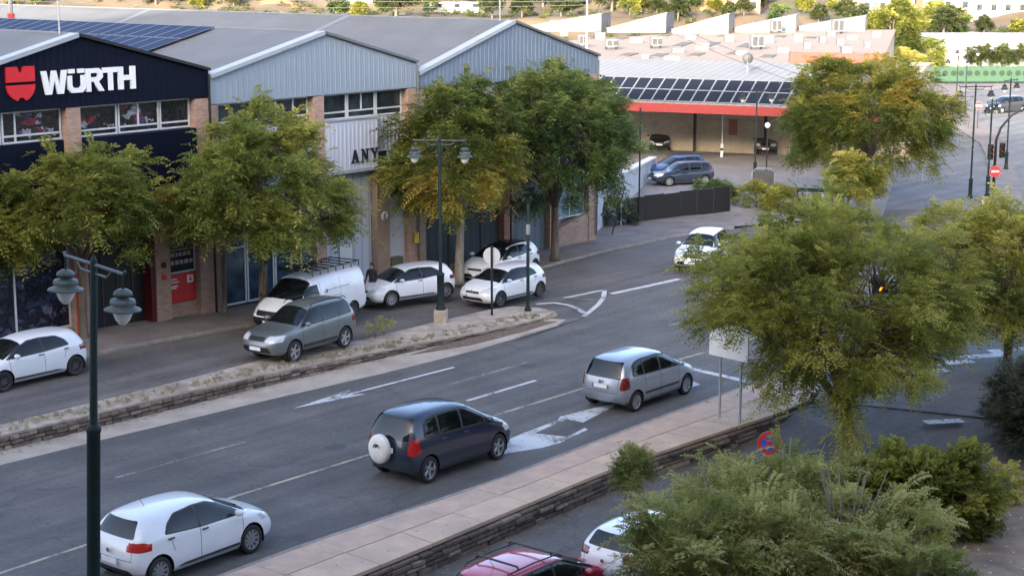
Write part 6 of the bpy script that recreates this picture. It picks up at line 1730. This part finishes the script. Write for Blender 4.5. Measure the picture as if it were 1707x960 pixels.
# weeds on the wall top
wm = []
rng = np.random.default_rng(5)
pts = resample(offset(B, -.0), .25)
bs = []
for q in pts:
    for k in range(5):
        if rng.random() < .6:
            d = rng.uniform(.1, 1.0); t = Vector((-.75, .66)); 
            bs.append((q.x + t.x * d + rng.normal(0, .08), q.y + t.y * d + rng.normal(0, .08), wt(q.x, q.y) - .01))
bs = np.array(bs); bs = np.repeat(bs, 3, 0) + rng.normal(0, .04, (len(bs) * 3, 3)) * np.array([1, 1, 0])
Q, T = sprays(rng, bs, np.tile([0, 0, 1.], (len(bs), 1)) + rng.normal(0, .5, (len(bs), 3)), .16, 4, .02, .09, .2, np.full(len(bs), .6) + rng.normal(0, .2, len(bs)))
o = quadmesh('weeds', Q, T, leafmat('leaf_dry', [(0, (.10, .11, .04)), (.5, (.24, .20, .10)), (1, (.42, .34, .20))]), None); o['kind'] = 'stuff'; o['label'] = 'dry weeds growing along the top of the stone wall'; o['category'] = 'weeds'
for i, (px, py, z, hh) in enumerate(((640, 556, .35, .7), (626, 560, .38, .5))):
    tree('dry_weed', ('tall dry weed on the wall top left of the middle lamp post', 'second dry weed leaning beside the tallest one on the wall', 'green weed at the foot of the stone wall end')[i], at(px, py, z), hh, hh * .55, .35, .3, hh * .45, 'olive', 70 + i, trunk_r=.012, nclump=9, per=9, cr=.2, length=.2, ll=.08, lw=.02, fork=.1, limbs=4, cat='weed', tint0=.8)

# fallen leaves along the kerbs and under the trees
rng = np.random.default_rng(8)
lv = []
def litter_along(pts, zf, n, spread, side=0):
    P = resample(pts, .3)
    for i in range(n):
        k = rng.integers(0, len(P) - 1); a = P[k].lerp(P[k + 1], rng.random()); d = (P[k + 1] - P[k]).normalized(); nn = Vector((-d.y, d.x))
        q = a + nn * (side + abs(rng.normal(0, spread)) * (1 if side >= 0 else -1)); lv.append((q.x, q.y, zf(q.x, q.y)))
litter_along(PK[1:9], lambda x, y: zs(x, y) + .004, 900, .35, -.12)
litter_along(PK[1:9], lambda x, y: zp(x, y) + .006, 1100, .8, .2)
litter_along(B[1:], lambda x, y: .016, 700, .25, -.08)
litter_along(F[1:], lambda x, y: .178, 110, .5, .1)
litter_along(F[1:], lambda x, y: LZ + .004, 800, .5, -.15)
litter_along([(5.2, 41), (7, 45), (11, 48), (15, 49)], lambda x, y: LZ + .006, 500, 1.2, .2)
lv = np.array(lv); n = len(lv); a = rng.uniform(0, 6.28, n); s_ = rng.uniform(.025, .055, n)
qs = []
for k, (u, v_) in enumerate(((-1, 0), (0, -.5), (1, 0), (0, .5))):
    qs.append(lv + np.stack([(u * np.cos(a) - v_ * np.sin(a)) * s_, (u * np.sin(a) + v_ * np.cos(a)) * s_, rng.uniform(0, .012, n)], 1))
Q = np.stack(qs, 1).reshape(-1, 3)
o = quadmesh('fallen_leaves', Q, np.repeat(rng.uniform(0, 1, n), 4), leafmat('leaf_fallen', [(0, (.10, .06, .03)), (.5, (.24, .17, .06)), (1, (.40, .32, .10))], .1), None); o['kind'] = 'stuff'; o['label'] = 'fallen leaves along the kerbs'; o['category'] = 'leaves'

# far trees, bushes and hillside vegetation
def far_protos():
    out = []
    for i, (leaf, rx, rz, cz, t0) in enumerate((('far', 1.5, 1.2, 1.9, .45), ('dark', 1.6, 1.5, 1.9, .55), ('light', 1.4, 1.0, 1.5, .5))):
        r_ = tree('hillside_tree', 'x', (0, -50, 0), 3, cz, rx, rx, rz, leaf, 90 + i, trunk_r=.12, nclump=26, per=26, cr=.6, length=.45, ll=.26, lw=.13, nl=4, limbs=3, low=-.8)
        out.append(r_)
    return out
FP = far_protos(); used = [False] * 3
random.seed(21)
hs = []
for px, py in [(870, 24), (905, 8), (935, 22), (952, 14), (1020, 14), (1050, 20), (1075, 8), (1095, 18), (1130, 30), (1190, 14), (1215, 30), (1240, 20), (1275, 8), (1300, 40), (1340, 16), (1390, 14), (1410, 36),
               (1385, 60), (1600, 56), (1640, 52), (1700, 60), (1590, 44), (1572, 60), (1430, 60), (1560, 36), (720, 18), (690, 6), (660, 24), (60, 6), (20, 8), (260, 6), (330, 12), (390, 8), (560, 22), (600, 26), (640, 14), (790, 10), (820, 26), (1150, 8), (1365, 36), (1670, 10), (1500, 10), (1480, 44)]:
    hs.append((px, py))
HLAB = {}
for i, (px, py) in enumerate(hs):
    k = random.choice((0, 0, 1, 2)); src = FP[k]
    if not used[k]: o = src; used[k] = True
    else: o = copy_tree(src)
    p = onhill(px, py + 6); s = random.uniform(.8, 1.7)
    o.location = p; o.scale = (s * random.uniform(.9, 1.3), s, s); o.rotation_euler = (0, 0, random.uniform(0, 6.28))
    side = 'left end' if px < 420 else 'middle left' if px < 840 else 'centre' if px < 1130 else 'middle right' if px < 1420 else 'right end'
    o['label'] = 'small %s tree on the dry hillside at the %s' % (('grey green', 'dark green', 'yellow green')[k], side)
    o['group'] = 'small %s trees on the hillside, %s' % (('grey green', 'dark green', 'yellow green')[k], side)
for k in range(3):
    if not used[k]:
        for c in list(FP[k].children): bpy.data.objects.remove(c)
        bpy.data.objects.remove(FP[k])
# scrub over the slopes: countless low bushes, one mass
rng = np.random.default_rng(44)
bs = []; tt = []
for i in range(5200):
    x = rng.uniform(-170, 200); y = rng.uniform(222, 460)
    if abs(x) > y * .36: continue
    if y < 262 and 58 < x < 114: continue
    if mn.noise(Vector((x * .03, y * .03, 7))) < -.12 + .3 * (rng.random() - .5): continue
    z = max(0, hillz(x, y)); s = rng.uniform(.5, 1.5)
    n = 26; o_ = unit(rng.normal(0, 1, (n, 3))) * (rng.uniform(0, 1, n) ** .4)[:, None] * s; o_[:, 2] = np.abs(o_[:, 2]) * .75
    bs.append(np.array([x, y, z]) + o_); tt.append(np.full(n, rng.uniform(.2, .95)))
bs = np.concatenate(bs); tt = np.concatenate(tt)
Q, T = sprays(rng, bs, rng.normal(0, 1, (len(bs), 3)) + np.array([0, 0, .4]), .5, 2, .20, .38, .1, tt)
o = quadmesh('hillside_scrub', Q, T, LEAF['far'], None); o['kind'] = 'stuff'; o['label'] = 'low scrub covering the dry hillside'; o['category'] = 'scrub'
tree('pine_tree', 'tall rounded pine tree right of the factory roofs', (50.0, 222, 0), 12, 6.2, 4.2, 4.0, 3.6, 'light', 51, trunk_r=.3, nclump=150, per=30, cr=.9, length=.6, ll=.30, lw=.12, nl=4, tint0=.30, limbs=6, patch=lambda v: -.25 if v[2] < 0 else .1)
tree('roadside_bush', 'yellow green bush mass at the foot of the pine tree', (47.8, 207, 0), 5, 2.2, 3.4, 2.6, 1.9, 'light', 52, trunk_r=.15, nclump=70, per=30, cr=.8, length=.5, ll=.26, lw=.12, nl=4, tint0=.75, cat='bush')
tree('roadside_bush', 'green bush between the pine tree and the white building', (55.2, 224, 0), 5, 2.3, 2.2, 2.2, 2.4, 'green', 53, trunk_r=.15, nclump=50, per=30, cr=.8, length=.5, ll=.26, lw=.12, nl=4, tint0=.6, cat='bush')
CT = None
for i in range(9):
    x = 62.6 + i * 3.0
    if CT is None:
        CT = tree('clipped_street_tree', 'round clipped tree in the row before the long white building', (x, 226, 0), 3.6, 2.2, 1.75, 1.5, 1.15, 'far', 54, trunk_r=.12, nclump=34, per=28, cr=.6, length=.4, ll=.26, lw=.12, nl=4, tint0=.45, fork=1.1, group='clipped trees before the white building'); o = CT
    else: o = copy_tree(CT)
    o.location = (x, 226 + .3 * (i % 2), 0); o.rotation_euler = (0, 0, i * 1.3)
# scrub at the foot of the side wall and yard plants
for i, (px, py, lab) in enumerate(((1010, 376, 'grey weeds at the foot of the pale side wall'), (1260, 345, 'bushy plant on the left of the gate at the corner'), (1300, 352, 'low green bush before the dark gate'), (1195, 340, 'dark hedge growing over the screen fence'))):
    tree('low_bush', lab, at(px, py, .05), 1.6, .7, 1.3, .8, .7, ('grey', 'light', 'light', 'dark')[i], 75 + i, trunk_r=.05, nclump=26, per=34, cr=.4, length=.35, ll=.12, lw=.05, fork=.2, cat='bush', tint0=.5)

# ------------------------------------------------------------ lamps
def lantern(parent, x, z, drop, s=1.0, m='lampgreen'):
    """bell shaped green lantern hanging at x from height z"""
    mb = MB(); zz = z - drop
    mb.lathe([(.001, .36), (.10, .35), (.17, .30), (.19, .24), (.12, .20), (.14, .17), (.23, .15), (.25, .08), (.22, .02), (.34, -.03), (.36, -.055), (.22, -.045), (.001, -.04)], n=20)
    mb.v = [(a * s, b * s, c * s) for a, b, c in mb.v]
    o = mb.build('lantern', m, parent, True, loc=(x, 0, zz))
    mb = MB(); mb.lathe([(.19, -.045), (.185, -.12), (.14, -.24), (.07, -.33), (.001, -.35)], n=18)
    mb.v = [(a * s, b * s, c * s) for a, b, c in mb.v]
    mb.build('glass_bowl', 'diffuser', o, True)
    mb = MB(); mb.tube([(x, 0, zz + .34 * s), (x, 0, z)], .02, 6); mb.build('hanger', 'pole', parent)
def street_lamp(loc, h, rz, label, step=1.4, r0=.125, r1=.065, arm=1.05, group='two lantern street lamps', s=1.0, plinth=False, double=True, m='lampgreen'):
    r_ = empty('street_lamp', loc, rz, label, 'street lamp', group)
    b0 = .42 if plinth else 0
    mb = MB(); mb.lathe([(.001, b0), (r0 * 1.5, b0), (r0 * 1.5, b0 + .06), (r0 * 1.1, b0 + .16), (r0, b0 + .2), (r0, b0 + step - .1), (r0 * 1.12, b0 + step - .06), (r0 * 1.12, b0 + step), (r1 * 1.2, b0 + step + .06), (r1, b0 + step + .1), (r1 * .9, h), (r1 * .5, h + .1), (.001, h + .14)], n=14); mb.build('pole', 'pole', r_, True)
    if plinth: mb = MB(); mb.box(-.26, .26, -.26, .26, -.2, b0); mb.build('plinth', 'concrete', r_, bevel=.02)
    mb = MB(); mb.tube([(-arm, 0, h - .05), (arm, 0, h - .05)], .035, 6); mb.tube([(-arm * .45, 0, h - .22), (arm * .45, 0, h - .22)], .025, 6)
    for sg in (-1, 1): mb.tube([(sg * arm, 0, h - .05), (sg * (arm + .06), 0, h + .02)], .03, 6); mb.tube([(sg * arm * .45, 0, h - .22), (sg * arm * .62, 0, h - .06)], .018, 5)
    mb.build('cross_arm', m, r_)
    for sg in ((-1, 1) if double else (1,)): lantern(r_, sg * (arm - .02), h - .07, .62 * s, s, m)
    return r_
p = Vector((at(156, 1150, LZ).x, 0, 0))
DL = 32.0
def atd(px, py, y):
    dx = (px - 853.5) / 2800; dy = (480 - py) / 2800
    fy = math.cos(PITCH) + dy * math.sin(PITCH); fz = -math.sin(PITCH) + dy * math.cos(PITCH)
    t = y / fy; return Vector((dx * t, y, CAMH + fz * t))
q0 = atd(156, 436, DL); q1 = atd(156, 712, DL)
q9 = atd(156, 955, DL); tl_ = math.atan2(q0.x - q9.x, q0.z - q9.z)
lp = street_lamp((q0.x - math.tan(tl_) * (q0.z - LZ), DL, LZ), q0.z - LZ, R(-47), 'nearest lamp post with two green lanterns, crossing the left of the picture', step=q1.z - LZ, r0=.135, r1=.08, arm=1.12, s=1.0)
lp.rotation_euler = (Matrix.Rotation(tl_, 3, 'Y') @ Matrix.Rotation(R(-47), 3, 'Z')).to_euler()
q = at(735, 533, .32)
lm = street_lamp((q.x, q.y, .34), 7.45, R(-6), 'tall lamp post on a concrete block on the median in front of the yellowing tree', step=1.5, r0=.15, r1=.075, plinth=True, s=.95)
q = at(880, 516, .2)
ls = empty('slim_post', (q.x, q.y, .16), 0, 'slim dark post at the tip of the median rising into the dark green tree', 'post')
mb = MB(); mb.lathe([(.001, 0), (.16, 0), (.15, .05), (.085, .2), (.075, .4), (.065, 4.6), (.001, 4.62)], n=12); mb.build('pole', 'pole', ls, True)
mb = MB(); mb.lathe([(.095, 3.3), (.095, 3.75)], n=12); mb.build('sticker_band', 'grey', ls, True)
FARL = [((1617, 330, 0), 7.1, 8, 'far lamp post with two hanging lanterns left of the traffic light arm'), ((1645, 338, .12), 6.3, 60, 'far lamp post on the narrow island right of the no entry sign'),
        ((1677, 282, .12), 6.4, 50, 'far lamp post further along the narrow island'), ((1593, 186, .1), 5.4, 10, 'far short lamp post beside the left side of the green barrier'), ((1608, 188, .1), 6.4, 5, 'thin far lamp post before the green barrier'), ((1258, 300, 0), 6.2, 12, 'lamp post in the yard with lanterns under the red canopy')]
for (a, b_, z), h_, rz, lab in FARL:
    q = at(a, b_, z); street_lamp((q.x, q.y, z), h_, R(rz), lab, step=1.2, r0=.12, r1=.06, s=.85, plinth=(a == 1645), m='black')
q = at(1277, 300, 0); gl = empty('globe_lamp', q, 0, 'short black post with a white globe in the yard', 'street lamp')
mb = MB(); mb.tube([(0, 0, 0), (0, 0, 3.6)], .05, 6); mb.build('pole', 'black', gl)
mb = MB(); mb.lathe([(.001, -.2), (.12, -.17), (.2, 0), (.14, .15), (.001, .2)], n=12); mb.build('globe', 'diffuser', gl, True, loc=(0, 0, 3.75))

# ------------------------------------------------------------ signs and signals
def post_sign(name, loc, h, rz, label, r_, face, back='grey', bar=None, extra=None, pr=.035, pm='galv'):
    t = empty(name, loc, rz, label, 'road sign')
    mb = MB(); mb.tube([(0, 0, 0), (0, 0, h + r_ * .8)], pr, 8); mb.build('post', pm, t)
    mb = MB(); mb.lathe([(.001, .0), (r_, .0), (r_, -.02), (.001, -.02)], n=24, axis='Y'); d = mb.build('disc', back, t, loc=(0, -pr - .02, h))
    mb = MB(); mb.lathe([(.001, -.024), (r_ * .97, -.024), (r_ * .97, -.021)], n=24, axis='Y'); mb.build('sign_face', face, d)
    if bar: bar(d)
    return t
def bar_white(d):
    mb = MB(); mb.box(-.24, .24, -.030, -.026, -.06, .06); mb.build('white_bar', 'white', d)
post_sign('no_entry_sign', at(1656, 332, .12), 1.75, 0, 'large red no entry sign with a white bar at the foot of the traffic light', .36, 'red', bar=bar_white, pm='black')
post_sign('no_entry_sign', at(1629, 214, .1), 2.0, 0, 'small distant red no entry sign on the far pavement', .36, 'red', bar=bar_white, pm='black')
post_sign('no_entry_sign', at(1203, 262, .05), 3.6, 0, 'red round sign on a red and white post in the yard', .30, 'red', pm='white')
q = at(1203, 262, .05)
def vbar(d):
    mb = MB(); mb.box(-.05, .05, -.03, -.026, -.2, .2); mb.build('mark', 'grey', d)
post_sign('round_sign', at(1537, 300, 0), 2.1, 0, 'small white round sign standing alone on the lane right of the autumn tree', .3, 'white', bar=vbar)
# round sign seen from behind
q = at(820, 523, .3); t = empty('round_sign', (q.x, q.y, .26), 0, 'round road sign seen from behind on the median in front of the white hatchbacks', 'road sign')
mb = MB(); mb.tube([(0, -.06, 0), (0, -.06, 2.95)], .05, 8); mb.build('post', 'black', t)
mb = MB(); mb.lathe([(.001, .02), (.36, .02), (.36, 0), (.34, 0), (.34, .005), (.001, .005)], n=26, axis='Y'); mb.build('disc', mat('signback', (.55, .56, .57), .5, var=.06), t, loc=(0, 0, 2.52))
# no parking sign between the bushes
q = at(1283, 860, LZ)
def npbar(d):
    mb = MB(); mb.lathe([(.001, -.028), (.24, -.028), (.24, -.025)], n=24, axis='Y'); mb.build('blue_disc', mat('signblue', (.03, .09, .42), .5), d)
    mb = MB(); c, s = math.cos(R(45)), math.sin(R(45))
    for sg in (1, -1): mb.b8([(x * c - sg * z * s * 1, y, sg * x * s + z * c) for y in (-.034, -.030) for x, z in ((-.25, -.03), (.25, -.03), (.25, .03), (-.25, .03))])
    mb.build('red_cross', 'red', d)
q2 = atd(1283, 737, q.y)
post_sign('no_stopping_sign', (q2.x, q.y, LZ), q2.z - LZ, R(-5), 'round red and blue no stopping sign rising out of the bushes', .35, 'red', bar=npbar)
# big white board on two posts
a, b_ = at(1199, 697, .15), at(1233, 706, .15)
sb = empty('white_board', (a.x, a.y, .15), math.atan2(b_.y - a.y, b_.x - a.x), 'tall white direction board on two posts on the walkway, partly behind the large tree', 'road sign')
W_ = (b_ - a).length
for x in (0, W_):
    mb = MB(); mb.tube([(x, 0, 0), (x, 0, 4.35)], .045, 8); mb.build('post', 'galv', sb)
mb = MB(); mb.box(-.42, W_ + .35, -.10, -.06, 2.10, 4.42); bd = mb.build('board', mat('boardwhite', (.80, .80, .78), .5, var=.03), sb, bevel=.01)
mb = MB(); mb.box(-.38, -.28, -.108, -.101, 4.05, 4.3); mb.box(-.2, .1, -.108, -.101, 3.9, 4.05); mb.build('board_symbol', mat('boardred', (.45, .20, .10), .6), bd)
for z in (2.5, 3.3, 4.1):
    mb = MB(); mb.box(-.3, W_ + .25, -.059, -.03, z, z + .05); mb.build('brace', 'galv', sb)
# traffic lights
def signal_head(parent, x, z, lit=None, y=-.1):
    mb = MB(); mb.box(-.16, .16, -.12, .1, -.48, .48); h_ = mb.build('signal_head', 'black', parent, loc=(x, y, z), bevel=.03)
    for k, c in enumerate(('dred', 'damber', 'dgreen')):
        m_ = mat(c, {'dred': (.10, .01, .01), 'damber': (.12, .05, .005), 'dgreen': (.01, .06, .03)}[c], .3)
        if lit == c: m_ = emit('amber_lit', (1.0, .16, .004), 1.1)
        mb = MB(); mb.lathe([(.001, -.135), (.10, -.13), (.12, -.12)], n=14, axis='Y'); mb.build('lens', m_, h_, loc=(0, 0, .3 - k * .3))
        mb = MB(); mb.lathe([(.12, -.30), (.12, -.12), (.125, -.12), (.125, -.30)], n=14, axis='Y'); mb.build('visor', 'black', h_, loc=(0, 0, .3 - k * .3))
q = at(1655, 331, .12)
tl = empty('traffic_light', (q.x + .15, q.y + .5, .12), 0, 'traffic light with a curved arm reaching over the road at the right edge', 'traffic light')
mb = MB(); mb.tube([(0, 0, 0), (0, 0, 3.6), (.25, 0, 4.4), (.9, 0, 5.2), (2.0, 0, 5.75), (3.6, 0, 6.0)], [.10, .085, .08, .07, .06, .05], 10); mb.build('curved_pole', 'black', tl, True)
signal_head(tl, -.35, 2.9); signal_head(tl, .38, 3.0); signal_head(tl, 3.4, 5.6)
q = at(1455, 640, 0.); q3 = atd(1455, 478, q.y)
tl = empty('traffic_light', (q.x, q.y, 0), 0, 'traffic light with a lit amber lamp seen through the large tree', 'traffic light')
mb = MB(); mb.tube([(0, .1, 0), (0, .1, q3.z + .3)], .06, 8); mb.build('pole', 'black', tl)
signal_head(tl, 0, q3.z, 'damber')
mb = MB(); mb.lathe([(.001, 0), (.33, 0), (.33, .02), (.001, .02)], n=20, axis='Y'); mb.build('round_back', mat('sgrey', (.12, .13, .15), .5), tl, loc=(-.62, 0, q3.z - .42))
# plain poles
for (a, b_, z, h_, r_, m_, lab) in ((1389, 352, 0, 3.6, .06, 'galv', 'thin grey pole in front of the autumn tree'), (1065, 372, .05, 6.6, .05, 'black', 'thin black pole at the corner of the pale side wall'), (1035, 378, .05, 3.2, .045, 'galv', 'grey pole at the foot of the pale side wall')):
    o = tag(MB().tube([(0, 0, 0), (0, 0, h_)], r_, 8).build('pole', m_), lab, 'pole'); o.location = at(a, b_, z)
# bollard post in the yard, gate and pots at the corner
q = at(1203, 262, .05)
o = MB().lathe([(.001, 0), (.11, 0), (.11, 1.0), (.001, 1.0)], n=10).build('bollard', 'white', loc=(q.x, q.y, .05)); tag(o, 'white bollard with a black band around the foot of the red sign post', 'bollard')
mb = MB(); mb.lathe([(.114, .5), (.114, .68)], n=10); mb.build('black_band', 'black', o)
gt = empty('dark_gate', at(1320, 352, .02), R(-12), 'dark green railing gate with a few pale bars at the corner under the autumn tree', 'gate')
for k in range(9):
    mb = MB(); mb.box(-.06, .06, -.03, .03, 0, 1.2); mb.build('bar', 'galv' if k % 3 == 0 else 'darkgrey', gt, loc=(k * .3, 0, 0))
mb = MB(); mb.box(-.1, 2.6, -.05, .05, 1.2, 1.42); mb.build('top_rail', 'pole', gt)
o = empty('parked_trailer', at(1272, 312, .03), R(-15), 'small pale framed opening like a bin shelter behind the corner bushes', 'shelter')
mb = MB(); mb.tube([(-.75, 0, 0), (-.75, 0, 1.0), (-.45, 0, 1.25), (.45, 0, 1.25), (.75, 0, 1.0), (.75, 0, 0)], .05, 6); mb.build('frame', 'grey', o)
mb = MB(); mb.box(-.68, .68, .1, .9, 0, 1.0); mb.build('bin', 'darkgrey', o, bevel=.04)
o.name = 'bin_shelter'
# power poles and cables
pa = at(978, 95, 6.5); o = tag(MB().tube([(0, 0, 0), (0, 0, 12)], [.11, .07], 8).build('power_pole', 'galv'), 'grey power pole standing behind the factory roof edge', 'pole'); o.location = (pa.x, pa.y, 0); 
PT = Vector((pa.x, pa.y, 14.6))
o.scale = (1, 1, 1.22)
def cable(a, b_, sag, lab, r_=.022):
    n = 18; pts = []
    for i in range(n + 1):
        t = i / n; p = a.lerp(b_, t); p.z -= sag * 4 * t * (1 - t); pts.append(p)
    o = tag(MB().tube(pts, r_, 5).build('power_cable', 'darkgrey'), lab, 'cable')
e1 = atd(1300, 138, 118.); e2 = atd(1325, 130, 118.)
cable(atd(985, -12, pa.y), e1 + Vector((3, -2, -.6)), .5, 'lower power cable sloping across the factory roofs to the right')
cable(atd(990, -20, pa.y), e2 + Vector((3, -2, -.6)), .5, 'upper power cable sloping across the factory roofs to the right')
cable(atd(-20, 0, 170), atd(978, 9, 170), .5, 'long power cable along the top edge of the picture', .03)
cable(atd(250, -6, 175), atd(978, 2, 170), .3, 'second power cable along the top edge near the power pole', .03)
cable(atd(735, 236, 68), atd(1000, 180, 112), .3, 'thin cable from the middle lamp towards the yard', .012) if False else None

# ------------------------------------------------------------ the person behind the van
def person(loc, rz, label, coat, hair):
    r_ = empty('person', loc, rz, label, 'person')
    J = {'pelvis': (0, 0, .95), 'waist': (0, 0, 1.08), 'chest': (.01, 0, 1.32), 'neck': (0, 0, 1.50), 'head': (.02, 0, 1.62), 'top': (.02, 0, 1.72),
         'shl': (0, .19, 1.43), 'shr': (0, -.19, 1.43), 'ell': (-.03, .25, 1.15), 'elr': (.05, -.25, 1.16), 'wrl': (.10, .22, .92), 'wrr': (.22, -.18, 1.02),
         'hil': (0, .10, .90), 'hir': (0, -.10, .90), 'knl': (.03, .11, .50), 'knr': (-.02, -.11, .50), 'anl': (0, .11, .08), 'anr': (-.06, -.11, .08), 'tol': (.17, .12, .03), 'tor': (.11, -.12, .03)}
    E_ = [('pelvis', 'waist', .13), ('waist', 'chest', .14), ('chest', 'neck', .06), ('neck', 'head', .09), ('head', 'top', .07), ('chest', 'shl', .075), ('chest', 'shr', .075), ('shl', 'ell', .05), ('shr', 'elr', .05),
          ('ell', 'wrl', .035), ('elr', 'wrr', .035), ('pelvis', 'hil', .10), ('pelvis', 'hir', .10), ('hil', 'knl', .065), ('hir', 'knr', .065), ('knl', 'anl', .045), ('knr', 'anr', .045), ('anl', 'tol', .035), ('anr', 'tor', .035)]
    names = list(J); idx = {n: i for i, n in enumerate(names)}
    rad = {'pelvis': .15}; 
    for a, b_, r in E_: rad[b_] = r
    # five fingers on each hand
    V = [J[n] for n in names]; Rr = [rad[n] for n in names]; Ed = [(idx[a], idx[b_]) for a, b_, r in E_]
    for sd, wn in ((1, 'wrl'), (-1, 'wrr')):
        w0 = Vector(J[wn]); pal = w0 + Vector((.03, 0, -.08)); V.append(tuple(pal)); Rr.append(.03); pi_ = len(V) - 1; Ed.append((idx[wn], pi_))
        for k in range(5):
            ln = (.06, .08, .085, .08, .06)[k]; dx = (k - 2) * .018
            if k == 0: tip = pal + Vector((.05, 0, -.01))
            else: tip = pal + Vector((dx + .01, 0, -ln))
            V.append(tuple(tip)); Rr.append(.009); Ed.append((pi_, len(V) - 1))
    me = bpy.data.meshes.new('body'); me.from_pydata(V, Ed, [])
    o = bpy.data.objects.new('body', me); COL.objects.link(o); o.parent = r_
    me.materials.append(coat)
    sk = o.modifiers.new('skin', 'SKIN'); 
    for i, sv in enumerate(me.skin_vertices[0].data): sv.radius = (Rr[i], Rr[i] * (1.0 if i > 3 else .9)); sv.use_root = (i == 0)
    o.modifiers.new('sub', 'SUBSURF').levels = 1
    mb = MB(); mb.lathe([(.001, .12), (.06, .105), (.095, .04), (.10, -.03), (.085, -.08), (.02, -.05)], n=12); mb.build('hair', hair, r_, True, loc=(-.005, 0, 1.66))
    mb = MB(); mb.lathe([(.001, .09), (.06, .07), (.078, 0), (.07, -.07), (.035, -.115), (.001, -.12)], n=12); mb.build('face', mat('skin', (.52, .33, .25), .6), r_, True, loc=(.035, 0, 1.61))
    return r_
q = at(621, 505, .33)
person((q.x, q.y, .34), R(-120), 'person in a dark jacket standing behind the open rear of the white van', mat('jacket', (.045, .030, .035), .85), mat('hair', (.05, .035, .028), .8))
